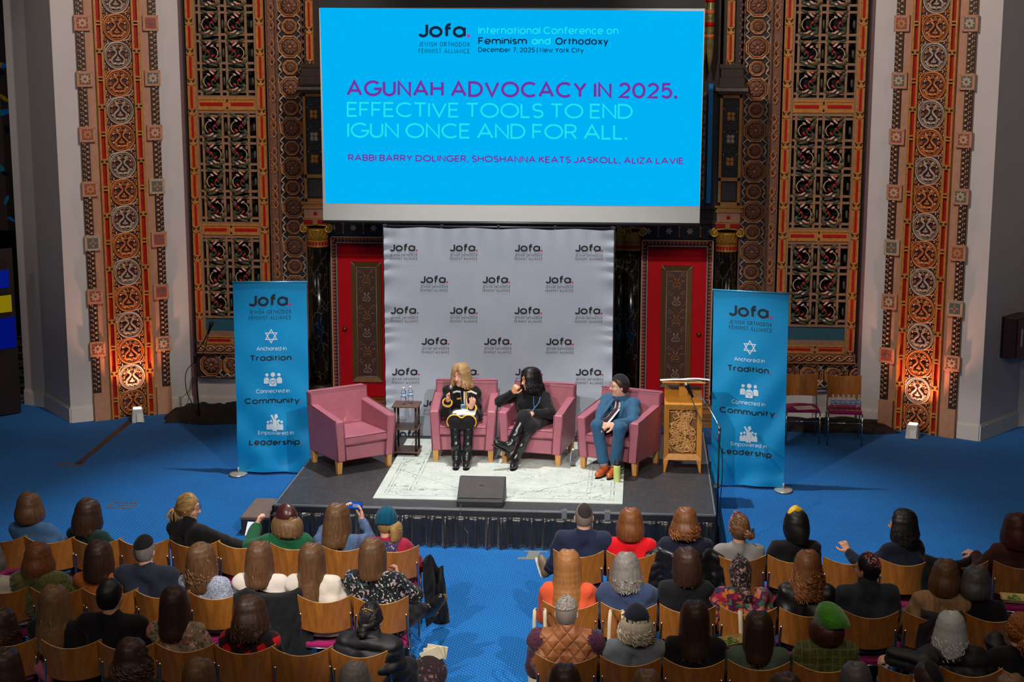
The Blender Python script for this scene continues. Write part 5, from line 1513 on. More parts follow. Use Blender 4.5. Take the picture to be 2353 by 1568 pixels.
def make_hair(o, rnd):
    """returns vertices, quads, tone"""
    kind = o['kind']; L = o.get('L', .2); h = .0105
    lo, hi = (-.24, -.36, -max(L+.08, .2)), (.24, .2, .2)
    v = Vol(lo, hi, h)
    VV, QQ, TT = [], [], []
    off = 0
    t = o.get('t', .014)
    if kind in ('short', 'shaved'):
        v.ell((0, -.006, .008), (HEADR[0]+t, HEADR[1]+t, HEADR[2]+t), 0)
        v.cut(lambda x, y, z: (-.080+np.clip((y+.035)/.10, 0, 1)*(.150)+0*x)-z)
    else:
        v.ell((0, -.006, .010), (.084, .105, .128), 0)
        amax = R(o.get('amax', 128))
        if kind not in ('pony', 'bun'):
            nb = 15
            for i in range(nb):
                a = (-amax+2*amax*i/(nb-1)) if 'ar' not in o else R(o['ar'][0]+(o['ar'][1]-o['ar'][0])*i/(nb-1))
                P = lock_path(a, L*.96, o)
                P = P[2:]
                rr = [.022]*len(P)
                for j in range(len(P)): rr[j] = .024-.010*(j/len(P))
                v.chain(P, rr, .022)
        else:
            tie = V3(o.get('tie', (0, -.118, -.005)))
            for i in range(13):
                a = R(-110+220*i/12); p0 = V3((.080*math.sin(a), -.004-.098*math.cos(a), -.035+.02*abs(a)))
                v.chain([p0, p0*.55+tie*.45+V3((0, 0, .01)), tie], [.014, .016, .014], .02)
        v.cut_ell((0, .118, -.050), (.066, .085, .118))
        v.cut_ell((0, .075, -.175), (.085, .10, .09))
    V, Q, _ = v.mesh(); V = relax(V, Q, 1)
    nz = np.sin(V[:, 0]*310+V[:, 2]*40)*np.sin(V[:, 1]*270+V[:, 2]*25)
    VV.append(V); QQ.append(Q); TT.append(.26+.05*nz); off += len(V)
    # locks
    n = o.get('n', 110 if kind not in ('short', 'shaved') else 0)
    curl, freq = o.get('curl', 0), o.get('freq', 9)
    def addlock(P, r0, r1, tone, seg=5):
        nonlocal off
        P = [Vector(p) for p in P]
        if curl == 0: P = spline(P, 2)
        else:
            P = spline(P, 5); ph = rnd.random()*6.28; m_ = len(P)
            for i in range(m_):
                k_ = min(1, .25+i/m_*3.0); a = ph+freq*2*PI*i/m_*L/.3
                P[i] = P[i]+Vector((math.cos(a), math.sin(a), .4*math.sin(a+1)))*curl*k_
        mb = MB(); mm = len(P)
        mb.tube(P, [(r0+(r1-r0)*(i/(mm-1))**1.4) for i in range(mm)], 4, 0, caps=False, flat=.7)
        VV.append(np.array(mb.v)); QQ.append(np.array(mb.f)+off); off += len(mb.v)
        TT.append(np.full(len(mb.v), tone)+np.linspace(0, o.get('tip', 0), len(mb.v)))
    if kind in ('pony', 'bun'):
        tie = V3(o.get('tie', (0, -.118, -.005)))
        for i in range(70):
            a = R(rnd.uniform(-150, 150)); ph = R(rnd.uniform(10, 95))
            p0 = V3((.086*math.sin(ph)*math.sin(a), -.006-.108*math.sin(ph)*math.cos(a), .010+.130*math.cos(ph)))
            if p0[1] > .06 and p0[2] < .07: continue
            mid = (p0*.5+tie*.5); q = mid-V3((0, -.006, .010)); q = q/np.linalg.norm(q/np.array([.088, .110, .131])); mid = q+V3((0, -.006, .010))
            addlock([p0, mid, tie], .007, .005, rnd.uniform(.2, 1))
        if kind == 'pony':
            for i in range(60):
                b = V3((rnd.gauss(0, .024), rnd.gauss(0, .018), 0)); Lp = o.get('tail', .2)*rnd.uniform(.75, 1.05)
                dx = o.get('tailx', 0)
                addlock([tie, tie+V3((dx*.25, -.030, -.02))+b*.8, tie+V3((dx*.7, -.035, -Lp*.5))+b*1.4, tie+V3((dx, -.03, -Lp))+b*.6], .010, .003, rnd.uniform(.2, 1))
        else:
            for i in range(70):
                a = rnd.random()*6.28; rr = rnd.uniform(.2, .055/.055)*.048; c = tie+V3((0, -.03, -.01))
                e = V3((math.cos(a), 0, math.sin(a)))*rr; 
                addlock([c+e, c+e*.7+V3((0, -.035, 0)), c+V3((e[2], -.025, -e[0]))*1.0], .010, .006, rnd.uniform(.2, 1))
    else:
        for i in range(n):
            a = R(o.get('amax', 128))*rnd.uniform(-1, 1) if 'ar' not in o else R(rnd.uniform(*o['ar']))
            oo = dict(o); oo['flare'] = o.get('flare', .1)+rnd.uniform(-.02, .08)+(.10 if kind == 'curly' else .04); oo['sj'] = rnd.uniform(-.30, .30); oo['part'] = o.get('part', 0)+rnd.uniform(-.05, .05)
            P = lock_path(a, L*rnd.uniform(.74, 1.08), oo)
            if o.get('wave'): wp = rnd.random()*1.5; P = [p+V3((math.sin(p[2]*o.get('wf', 34)+wp), math.cos(p[2]*o.get('wf', 34)+wp), 0))*o['wave']*(1 if j > 4 else 0) for j, p in enumerate(P)]
            P = [p+V3((rnd.gauss(0, .004), rnd.gauss(0, .004), 0)) if j > 3 else p*1.012 for j, p in enumerate(P)]
            if math.cos(a) < -.35:            # keep the face clear
                P = [p for p in P if not (p[1] > .075 and abs(p[0]) < .05 and p[2] < .06)]
                if len(P) < 4: continue
            addlock(P, o.get('r', .0105), .0035, rnd.uniform(.1, 1))
    return np.concatenate(VV), np.concatenate(QQ), np.concatenate(TT)

def put_child(name, V, Q, fm, mats, parent, M3, c, tone=None):
    V = V@np.array(M3).T+np.array(c)
    return np_mesh(name, V, Q, fm, mats, parent, tone)
def mb_child(name, mb, mats, parent, M3, c, **k):
    Mx = M3.to_4x4(); Mx.translation = Vector(c)
    mb.v = [tuple(Mx @ Vector(p)) for p in mb.v]
    return mb.build(name, mats, parent, **k)
def cap_disc(radius_deg, axis, lift, mat=0, edge=None):
    """skullcap following the crown"""
    m = MB(); ax = Vector(axis).normalized(); q = Vector((0, 0, 1)).rotation_difference(ax)
    N, S = 9, 28
    def P(i, k, l):
        th = R(radius_deg)*i/N; a = 2*PI*k/S
        d = q @ Vector((math.sin(th)*math.cos(a), math.sin(th)*math.sin(a), math.cos(th)))
        r = 1/math.sqrt((d.x/HEADR[0])**2+(d.y/HEADR[1])**2+(d.z/HEADR[2])**2)
        return d*(r+l)+Vector((0, -.004, .006))
    for l, flip in ((lift, 0), (lift-.008, 1)):
        vs = [P(0, 0, l)]+[P(i, k, l) for i in range(1, N+1) for k in range(S)]
        fs = [(0, 1+k, 1+(k+1) % S) for k in range(S)]
        mm = [mat]*S
        for i in range(N-1):
            fs += [(1+i*S+k, 1+(i+1)*S+k, 1+(i+1)*S+(k+1) % S, 1+i*S+(k+1) % S) for k in range(S)]
        m.add(vs, [f[::-1] for f in fs] if flip else fs, mat, True)
    rim = [P(N, k, lift-.004) for k in range(S)]
    m.tube(rim, .0045, 5, mat if edge is None else edge, True)
    return m

def person(label, loc, rot, P, group=None):
    rnd = random.Random(P.get('seed', sum(map(ord, label))))
    g = 1.0 if P.get('sex', 'f') == 'f' else 1.10
    h = P.get('vox', .0095)
    hx, hy, hz = P['head']                       # top of the skull in the seat frame
    look, nod, roll = P.get('look', 0), P.get('nod', 4), P.get('roll', 0)
    hs = P.get('hs', 1.0)
    RH = rotzx(look, nod, roll); hc = V3((hx, hy, hz-.122*hs))
    H = lambda x, y, z: hc+np.array(RH @ Vector((x, y, z)))*hs
    zp = P.get('seat', .45)+.085
    nb = hc+V3((-hx*.10, -.028, -.155))
    sw = P.get('sw', .158 if g == 1 else .186)
    tw = P.get('twist', look*.18)
    ct, sn = math.cos(R(tw)), math.sin(R(tw))
    sz = nb[2]-.048; sy = nb[1]-.005
    rollsh = P.get('shroll', 0)
    SH = {s: V3((nb[0]+s*sw*ct, sy+s*sw*sn, sz+s*rollsh)) for s in (-1, 1)}
    pel = V3((0, P.get('py', -.03), zp))
    la, lb = .275*(1 if g == 1 else 1.05), .245*(1 if g == 1 else 1.05)
    arms = {}
    for s, key in ((-1, 'L'), (1, 'R')):
        a = P.get('arm'+key, None)
        if a is None: a = dict(w=(s*.075, .26, zp+.075), d=(-s*.75, .6, -.05), n=(0, -.2, -1), pole=(s*.8, -.5, -.6))
        e, w = ik(SH[s], a['w'], la, lb, a.get('pole', (s*.8, -.4, -.7)))
        arms[s] = (e, w, a)
    legs = {}
    for s, key in ((-1, 'L'), (1, 'R')):
        legs[s] = [V3(q) for q in P.get('leg'+key, [(s*.095, .0, zp-.005), (s*.115, .40, zp+.0), (s*.115, .40, .09), (s*.125, .53, .035)])]
    def torso(v, f, mat, k=.05):
        v.ell((pel[0], pel[1], zp), (.165*g+f, .120*g+f, .095+f), .03, mat)
        for s in (-1, 1):
            A = V3((pel[0]+s*.060, pel[1], zp+.02)); D = SH[s]*.62+V3((nb[0], sy, sz))*.38-V3((0, -.005, .045))
            B = A*.68+D*.32+V3((-s*.008, -.012, 0)); C_ = A*.30+D*.70+V3((s*.010, .004, 0))
            v.chain([A, B, C_, D], [.105*g+f, .092*g+f, .098*g+f, .074*g+f], k, mat)
            if g == 1: v.ell(C_+V3((s*.010, .075, .0)), (.062+f, .052+f, .058+f), .04, mat)
            v.cone(V3((nb[0], sy, sz+.012))+V3((s*.03, 0, .012)), SH[s], .050*g+f*.8, .052*g+f*.8, .04, mat)
    # ---- the body: one continuous surface (skin)
    pts = [hc+V3((0, 0, .16)), hc-V3((0, 0, .3)), pel]+[q for s in (-1, 1) for q in arms[s][:2]]+[q for s in (-1, 1) for q in legs[s]]+[SH[-1], SH[1]]
    lo = np.min(pts, 0)-.24; hi = np.max(pts, 0)+.24
    lo[2] = max(lo[2], -.02)
    v = Vol(lo, hi, h)
    torso(v, -.012, 0)
    v.cone(nb-V3((0, 0, .02)), H(0, -.022, -.07), .056*g, .050*g, .03, 0)
    RHm = RH
    v.ell(H(0, -.006, .010), (HEADR[0]*hs, HEADR[1]*hs, .108*hs), .02, 0, RHm)
    v.ell(H(0, .022, -.055), (.056*hs, .068*hs, .066*hs), .035, 0, RHm)
    v.ell(H(0, .060, -.100), (.026*hs, .024*hs, .020*hs), .025, 0, RHm)
    for s in (-1, 1):
        v.ell(H(s*.038, .060, -.030), (.026*hs, .024*hs, .024*hs), .02, 0, RHm)
        v.ell(H(s*.030, .080, .030), (.026*hs, .014*hs, .009*hs), .012, 0, RHm)
        v.ell(H(s*.080, -.008, -.012), (.011*hs, .019*hs, .033*hs), .006, 0, RHm)
    v.cone(H(0, .088, .012), H(0, .108, -.026), .0085*hs, .0135*hs, .010, 0)
    for s in (-1, 1): v.ell(H(s*.011, .098, -.030), (.009*hs, .010*hs, .008*hs), .006, 0, RHm)
    v.ell(H(0, .085, -.056), (.022*hs, .012*hs, .0060*hs), .005, 1, RHm); v.ell(H(0, .084, -.068), (.020*hs, .012*hs, .0070*hs), .005, 1, RHm)
    for s in (-1, 1): v.cut_ell(H(s*.031, .096, .012), (.017*hs, .013*hs, .010*hs), RHm)
    for s in (-1, 1):
        e, w, a = arms[s]
        v.chain([SH[s], e, w], [.045*g, .037*g, .026*g], .02, 0)
        hand(v, w, a.get('d', (w-e)), a.get('n', (0, 0, -1)), a.get('side', -s), a.get('curl', 30), a.get('hs', 1.0)*(1 if g == 1 else 1.06), 0, a.get('spread', 1.0), a.get('point', 0))
        q = legs[s]
        v.chain(q[:3], [.078*g, .052*g, .036*g], .03, 0)
        an = q[2]; uf = V3((0, 0, 1)) if an[2] < .14 else (q[1]-an)/np.linalg.norm(q[1]-an)
        ff = (q[3]-an)-uf*((q[3]-an)@uf); ff /= max(np.linalg.norm(ff), 1e-6)
        v.cone(an, an-uf*.040+ff*.07, .034, .028, .02, 0); v.cone(an-uf*.040+ff*.07, an-uf*.052+ff*.145, .028, .020, .02, 0)
    body = vol_obj('person', v, [P.get('skin', SK1), LIP], None, 1)
    body.location = loc; body.rotation_euler = (0, 0, R(rot))
    tag(body, label, 'person', group)
    # ---- eyes and brows where the face can be seen
    if P.get('face', True):
        for s in (-1, 1):
            m = MB(); m.ball((s*.031, .0745, .011), .0125, 0, 12, 8); m.lathe([(.0058, .0105), (.0052, .0128), (0, .0133)], (s*.031, .0745, .011), 12, 1, (P.get('gaze', 0), 1, -.08)); m.lathe([(.0028, .0131), (0, .0136)], (s*.031, .0745, .011), 8, 2, (P.get('gaze', 0), 1, -.08))
            mb_child('eye', m, [plain('eye_white', (222, 216, 210), .3, var=.0), plain('iris_brown', (72, 46, 30), .3), plain('pupil_black', (8, 8, 8), .2)], body, RH*hs, hc)
            m = MB(); m.tube([(s*.012, .0955, .040), (s*.032, .0965, .045), (s*.052, .083, .036)], [.0035, .0038, .002], 5)
            mb_child('eyebrow', m, [P.get('brow', plain('brow_brown', (64, 42, 28), .8))], body, RH*hs, hc)
    # ---- clothes
    ty = P.get('top', {}); f = ty.get('f', .012)
    tm = ty['mat']; tm = tm if isinstance(tm, list) else [tm]
    v = Vol(lo, hi, P.get('vox2', .0115)); torso(v, f, 0)
    hem = ty.get('hem', zp-.03)
    if hem < zp-.04: v.ell((pel[0], pel[1]+.05, zp-.02), (.19*g+f, .17+f, .10+f), .05, 0)
    col = ty.get('collar', .0)
    v.cone(nb-V3((0, 0, .03)), nb+V3((0, .006, col)), .060*g+f, .056*g+f*.7, .03, 0)
    for s in (-1, 1):
        e, w, a = arms[s]
        sl = ty.get('sleeve', .93); we = e+(w-e)*sl
        v.chain([SH[s], e, we], [.052*g+f, .046*g+f, (.033 if sl > .6 else .042)*g+f], .03, len(tm) > 1 and ty.get('sleevemat', 0) or 0)
    if ty.get('hood'): v.ell(nb+V3((0, -.075, .005)), (.115, .055, .075), .04, 0)
    v.cut(lambda x, y, z: hem-z+0*x+0*y)
    # open neckline and sleeve ends
    no = nb+V3((0, .01, col+.010)); v.cut_ell(no, (.048*g+f*.3, .050*g+f*.3, .030+ty.get('neck', 0)))
    puff = ty.get('puff', 0); fz = ty.get('fuzz', 0)
    def wr(V):
        c = V.copy(); dx = V[:, 0]-nb[0]; dy = V[:, 1]-sy; r = np.sqrt(dx*dx+dy*dy)+1e-6
        # drapery folds
        a = ty.get('fold', .006)
        w_ = a*(np.sin(V[:, 2]*38+V[:, 0]*22+np.sin(V[:, 1]*25)*1.5)+.7*np.sin(V[:, 0]*47-V[:, 2]*29+V[:, 1]*31))
        if puff: w_ = w_+puff*(np.abs(np.sin(V[:, 2]*PI/.095+.3*np.sin(V[:, 0]*9)))**.6-.6)
        if fz: w_ = w_+fz*(np.sin(V[:, 0]*230+V[:, 2]*190)*np.sin(V[:, 1]*210+V[:, 2]*160)+.8*np.sin(V[:, 0]*120-V[:, 2]*140+V[:, 1]*100))
        c[:, 0] += w_*dx/r; c[:, 1] += w_*dy/r
        return c
    if ty.get('layers'): pass
    top = vol_obj(ty.get('name', 'sweater'), v, tm, body, 1, wr)
    if ty.get('shirt_collar'):
        v = Vol(nb-.15, nb+.15, .008); v.cone(nb+V3((0, 0, -.02)), nb+V3((0, .012, .036)), .060*g, .055*g, 0, 0); v.cut_ell(nb+V3((0, .016, .04)), (.048*g, .056*g, .06))
        vol_obj('shirt_collar', v, [ty['shirt_collar']], body)
    if ty.get('lapel'):
        v = Vol(nb-.22, nb+.18, .009); v.cone(nb+V3((0, -.006, -.03)), nb+V3((0, .0, .012)), .066*g+f*.6, .058*g+f*.4, 0, 0); v.cut_ell(nb+V3((0, .03, .022)), (.055*g, .078*g, .055)); v.cut(lambda x, y, z: y-(nb[1]+.05)+0*x+0*z)
        vol_obj('jacket_collar', v, [tm[0]], body)
    # ---- trousers or skirt
    bo = P.get('bottom', {}); bm_ = bo.get('mat', fab('dark_trousers', (26, 27, 34)))
    v = Vol(lo, hi, .0125); fb = bo.get('f', .012)
    v.ell((pel[0], pel[1]+.01, zp-.005), (.166*g+fb, .125*g+fb, .085+fb), .03, 0)
    for s in (-1, 1):
        q = legs[s]
        if bo.get('skirt'):
            v.cone(q[0], q[1]+(q[1]-q[0])*.02, .086*g+fb, .066*g+fb, .05, 0)
            m1 = q[1]+(q[2]-q[1])*bo.get('drop', .15); v.cone(q[1], m1, .064*g+fb, .064*g+fb, .04, 0)
        else:
            v.chain([q[0], q[1], q[1]+(q[2]-q[1])*bo.get('len', .92)], [.084*g+fb, .060*g+fb, bo.get('cuff', .046)*g+fb], .03, 0)
    if bo.get('skirt'): v.cone((legs[-1][0]+legs[1][0])/2, (legs[-1][1]+legs[1][1])/2-V3((0, .04, .02)), .09, .055, .05, 0)
    def wr2(V):
        c = V.copy(); c[:, 2] += .0035*np.sin(V[:, 0]*40+V[:, 1]*30); c[:, 0] += .003*np.sin(V[:, 1]*45+V[:, 2]*38); return c
    vol_obj('skirt' if bo.get('skirt') else 'trousers', v, [bm_], body, 1, wr2)
    # ---- shoes or boots
    so = P.get('shoes', {}); smat = so.get('mat', plain('black_shoe', (20, 19, 20), .4))
    for s in (-1, 1):
        q = legs[s]; an, toe = q[2], q[3]
        ax = toe-an; 
        v = Vol(np.minimum(q[1], np.minimum(an, toe))-.13, np.maximum(q[1], np.maximum(an, toe))+.13, .009)
        up = (q[1]-an)/np.linalg.norm(q[1]-an)
        if an[2] < .14: up = V3((0, 0, 1))
        fd = ax-up*(ax@up); fd = fd/max(np.linalg.norm(fd), 1e-6)
        base = an-up*.045
        v.cone(an+up*.02, base-fd*.01, .046, .042, .02, 0); v.cone(an-up*.004, base+fd*.10+up*.006, .047, .037, .02, 0)
        v.cone(base-fd*.015, base+fd*.15, .040, .034, .02, 0); v.cone(base+fd*.11, base+fd*.175, .038, .028, .02, 0)
        if so.get('boot'):
            hgt = so['boot']; tp = an+(q[1]-an)*hgt
            v.chain([an+up*.01, an+(q[1]-an)*.35, tp], [.046, .054, .064], .03, 0)
        def solecut(x, y, z):
            dd = (x-base[0])*up[0]+(y-base[1])*up[1]+(z-base[2])*up[2]
            return -dd-.040
        v.cut(solecut)
        def wr3(V):
            if not so.get('boot'): return V
            c = V.copy(); d_ = (V-an)@up; c += ((np.sin(d_*70+V[:, 0]*40)+np.sin(d_*43-V[:, 1]*35))*.0014*(d_ > .03))[:, None]*fd[None, :]; return c
        o = vol_obj('boot' if so.get('boot') else 'shoe', v, [smat], body, 1, wr3)
        m = MB(); hh = so.get('heel', .018)
        sole = so.get('sole', plain('dark_sole', (34, 26, 22), .7))
        rx_ = np.cross(fd, up)
        ring = [(-.052, .0), (-.045, .026), (0, .034), (.08, .036), (.14, .036), (.19, .024), (.205, 0), (.19, -.024), (.14, -.036), (.08, -.036), (0, -.034), (-.045, -.026)]
        b0 = base-up*.040
        vs = [tuple(b0+fd*a_+rx_*b_) for a_, b_ in ring]+[tuple(b0-up*.012+fd*a_+rx_*b_) for a_, b_ in ring]; N = len(ring)
        m.add(vs, [tuple(range(N)), tuple(range(2*N-1, N-1, -1))]+[((i+1) % N, i, N+i, N+(i+1) % N) for i in range(N)])
        if hh > .02:
            hl = [(-.048, -.026), (-.048, .026), (.0, .03), (.0, -.03)]
            vs = [tuple(b0-up*.010+fd*a_+rx_*b_) for a_, b_ in hl]+[tuple(b0-up*hh+fd*a_*.9+rx_*b_*.85) for a_, b_ in hl]
            m.add(vs, [(0, 1, 2, 3), (7, 6, 5, 4)]+[((i+1) % 4, i, 4+i, 4+(i+1) % 4) for i in range(4)])
        m.build('sole', sole, o)
    # ---- hair, headwear, glasses
    ho = P.get('hair')
    if ho:
        V, Q, T = make_hair(ho, rnd)
        Mh = RH if ho['kind'] in ('short', 'shaved') else rotzx(look, nod*.4, roll)
        put_child('hair', V*hs, Q, np.zeros(len(Q), int), [ho['mat']], body, Mh, hc, T)
    for hat in P.get('hats', []):
        kd = hat['kind']
        if kd == 'kippah':
            m = cap_disc(hat.get('deg', 46), hat.get('axis', (0, -.55, .85)), hat.get('lift', .020)); mb_child('kippah', m, [hat['mat']], body, RH*hs, hc); continue
        v = Vol((-.2, -.24, -.2), (.2, .24, .24), .0085)
        if kd == 'cap':
            v.ell((0, -.008, .022), (.094, .116, .125), 0); v.cut(lambda x, y, z: (.008-.10*(y+.0))*1.0-z+0*x-.02)
            v.ell((0, .135, .020), (.072, .085, .011), .02, 0, Matrix.Rotation(R(-12), 3, 'X')); v.ell((0, -.008, .148), (.010, .010, .006), 0)
            v.cut_ell((0, -.135, .020), (.045, .06, .026))
        elif kd == 'beanie': v.ell((0, -.012, .030), (.100, .120, .128), 0); v.cut(lambda x, y, z: (-.035-.35*y)-z+0*x)
        elif kd == 'beret':
            v.ell((.022, -.045, .075), (.122, .132, .070), 0, 0, Matrix.Rotation(R(24), 3, 'Y') @ Matrix.Rotation(R(28), 3, 'X')); v.ell((.05, -.10, -.0), (.085, .075, .09), .05); v.ell((0, -.006, .02), (.092, .112, .125), .04); v.cut(lambda x, y, z: (-.030-.25*y)-z+0*x)
        elif kd == 'headscarf':
            v.ell((0, -.008, .012), (.094, .116, .134), 0); v.ell((.0, -.080, -.055), (.074, .055, .075), .05); v.chain([(.03, -.11, -.09), (.05, -.13, -.16), (.03, -.13, -.21)], [.04, .032, .02], .03)
            v.cut_ell((0, .12, -.050), (.068, .085, .118)); v.cut(lambda x, y, z: (y-.02)*.0+(-.24-z)+0*x)
        elif kd == 'headband':
            v.ell((0, .004, .014), (.108, .126, .160), 0); v.cut_ell((0, .004, .010), (.082, .098, .123)); q_ = hat.get('q', (-.042, .024)); v.cut(lambda x, y, z: np.abs((y-.2*z-q_[0]))-q_[1]-.012*np.cos(x*20)+0*z)
            v.ell((0, -.008, .168), (.024, .024, .016), .015)
        elif kd == 'wrapband':
            v.ell((0, .010, .014), (.094, .114, .138), 0); v.cut_ell((0, .004, .006), (.078, .094, .118)); v.cut(lambda x, y, z: np.maximum(-(y+.030-.35*z), -(z+.035))+0*x); v.ell((-.02, .03, .145), (.03, .03, .02), .02)
        V, Q, fm = v.mesh(); V = relax(V, Q, 1)
        if hat.get('fuzz'): V = V+hat['fuzz']*(np.sin(V*[210, 190, 230]).prod(1)+np.sin(V*[120, 140, 110]+1).prod(1))[:, None]*V/np.linalg.norm(V, axis=1)[:, None]
        put_child({'wrapband': 'head_wrap'}.get(kd, kd), V*hs, Q, fm, [hat['mat']], body, RH, hc)
    if P.get('glasses'):
        m = MB()
        for s in (-1, 1):
            m.tube([(s*.031+.021*math.cos(2*PI*i/18), .104, .010+.017*math.sin(2*PI*i/18)) for i in range(18)], .0018, 5, 0, True)
            m.tube([(s*.052, .102, .014), (s*.074, .05, .014), (s*.082, -.02, .004)], .0018, 5)
        m.tube([(-.010, .106, .014), (.010, .106, .014)], .0018, 5)
        mb_child('glasses', m, [P['glasses']], body, RH*hs, hc)
    for fn in P.get('extra', []): fn(body, dict(nb=nb, SH=SH, arms=arms, legs=legs, hc=hc, RH=RH, pel=pel, zp=zp, sy=sy, sz=sz, H=H, top=top))
    return body
# ------------------------------------------------------------------ small worn extras
def scarf(b, q):
    nb = q['nb']
    k = _mats.get('paisley_scarf') or floral_mat('paisley_scarf', (58, 62, 96), [(150, 156, 190), (44, 44, 72), (190, 60, 90)], 30.0, .34)
    _mats['paisley_scarf'] = k
    def fn(u, v):
        w = .16*(1-v)**.8+.006; x = (2*u-1)*w+.03*v
        return (nb[0]+x, nb[1]-.075-.058*math.sin(v*1.6)-.02*(1-(2*u-1)**2)+.06*abs(2*u-1)**2*(1-v), nb[2]+.015-.20*v)
    m = MB(); m.sheet(fn, 12, 10, .008, 0, (0, -1, 0)); m.build('scarf', k, b)
def clip(b, q):
    H = q['H']; m = MB()
    c = H(.055, -.135, -.005)
    for i in range(5): m.tube([c+V3((-.02, .0, .035-.018*i)), c+V3((.01, -.035, .035-.018*i)), c+V3((.035, .0, .035-.018*i))], .006, 5)
    m.build('hair_clip', plain('dark_claw_clip', (22, 20, 26), .25), b)
def goldclip(b, q):
    H = q['H']; m = MB(); rnd = random.Random(2)
    for i in range(7):
        a = i/6*2-1
        m.tube([H(.042*a, -.075-.02*(1-a*a), .085+.02*(1-a*a)), H(.042*a+.012, -.088, .098), H(.042*a+.02, -.092, .080)], .0035, 5)
    m.tube([H(-.048, -.075, .085), H(0, -.098, .082), H(.048, -.075, .085)], .004, 5)
    m.build('hair_clip', plain('gold_clip', (206, 160, 96), .25, .9), b)
# ------------------------------------------------------------------ plywood stacking chairs
M_PLY = wood('honey_plywood', (142, 84, 28), (180, 114, 48), .36, 'Z', .8, .15)
M_EDGE = plain('pale_plywood_edge', (206, 162, 112), .5)
M_MAG = fab('magenta_seat_fabric', (158, 20, 92), .85)
def shell(u, v):
    x = .222*(2*u-1); q = (2*u-1)**2
    z = .565+.275*v+q*(.012+.026*v)
    y = -.255+.105*q-.045*(v-.5)
    return (x*(1+.02*v), y, z)
def chair_proto():
    t = bpy.data.objects.new('stacking_chair', None); link(t)
    m = MB(); m.sheet(shell, 20, 8, .012, 0, (0, 1, 0))
    for i in range(20*8*2, len(m.f)): m.fm[i] = 1
    m.build('backrest', [M_PLY, M_EDGE], t)
    def seat(z):
        pts = [(-.215, .22), (-.222, -.05), (-.205, -.16)]+[(-.205+.41*i/8, -.16-.055*math.sin(PI*i/8)) for i in range(1, 8)]+[(.205, -.16), (.222, -.05), (.215, .22)]
        return pts[::-1] if False else pts
    m = MB(); m.prism(seat(0), .425, .465); m.build('seat_pad', M_MAG, t, .014, 3)
    m = MB(); p = seat(0); m.tube([(a*1.01, b*1.02, .424) for a, b in p], .006, 6); m.build('seat_rim', M_CHROME, t)
    for s in (-1, 1):
        m = MB(); m.tube([(s*.222, .20, 0), (s*.222, .19, .43)], .010, 8); m.build('leg', M_CHROME, t)
        m = MB(); m.tube(spline([(s*.224, -.27, 0), (s*.222, -.20, .25), (s*.220, -.155, .43), (s*.214, -.158, .56), (s*.205, -.180, .72)], 4), .010, 8); m.build('leg', M_CHROME, t)
        m = MB(); m.tube([(s*.222, -.17, .41), (s*.222, .19, .41)], .009, 8); m.build('side_rail', M_CHROME, t)
    m = MB(); m.tube([(-.222, .185, .30), (.222, .185, .30)], .008, 8); m.build('cross_bar', M_CHROME, t)
    return t
CH0 = chair_proto(); CH_used = [False]
def chair(x, y, rot, label, group, z=0):
    if not CH_used[0]: o = CH0; CH_used[0] = True
    else: o = copy_tree(CH0)
    o.location = (x, y, z); o.rotation_euler = (0, 0, R(rot))
    return tag(o, label, 'chair', group)

# ------------------------------------------------------------------ cloth for the audience
def stripe_mat():
    k = NT('cream_black_stripe_knit').set(.9, 0, .2, .1); X, Y, Z = k.xyz(k.coord())
    zz = k.math('ADD', Z, k.math('MULTIPLY', k.math('SINE', k.math('MULTIPLY', X, 9.0)), .006))
    a = k.math('LESS_THAN', k.math('ABSOLUTE', k.math('SUBTRACT', zz, .845)), .016); b = k.math('LESS_THAN', k.math('ABSOLUTE', k.math('SUBTRACT', zz, .765)), .016)
    c = k.math('LESS_THAN', k.math('ABSOLUTE', k.math('SUBTRACT', zz, .685)), .014)
    ax = k.math('ABSOLUTE', X); sl = k.math('MULTIPLY', k.math('GREATER_THAN', X, .165), k.math('LESS_THAN', k.math('ABSOLUTE', k.math('SUBTRACT', k.math('FRACT', k.math('MULTIPLY', X, 28.0)), .5)), .25))
    s = k.math('MAXIMUM', k.math('MAXIMUM', a, b), k.math('MAXIMUM', c, sl))
    k.base(k.mix(s, lin(212, 200, 192), lin(22, 22, 26))); k.bump(k.noise(k.coord(), 200), .2, .003); return k.m
def check_mat():
    k = NT('red_black_buffalo_check').set(.9, 0, .2, .1); co = k.scale(k.coord(), (1, 1, 1), (.3, .5, .35)); X, Y, Z = k.xyz(co)
    fx = k.math('GREATER_THAN', k.math('FRACT', k.math('MULTIPLY', X, 8.0)), .5); fz = k.math('GREATER_THAN', k.math('FRACT', k.math('MULTIPLY', Z, 8.0)), .5)
    s = k.math('MULTIPLY', k.math('ADD', fx, fz), .5)
    k.base(k.ramp(s, [(.0, lin(14, 12, 14)), (.5, lin(48, 10, 14)), (1, lin(190, 16, 24))], 'LINEAR')); k.bump(k.noise(k.coord(), 160), .3, .003); return k.m
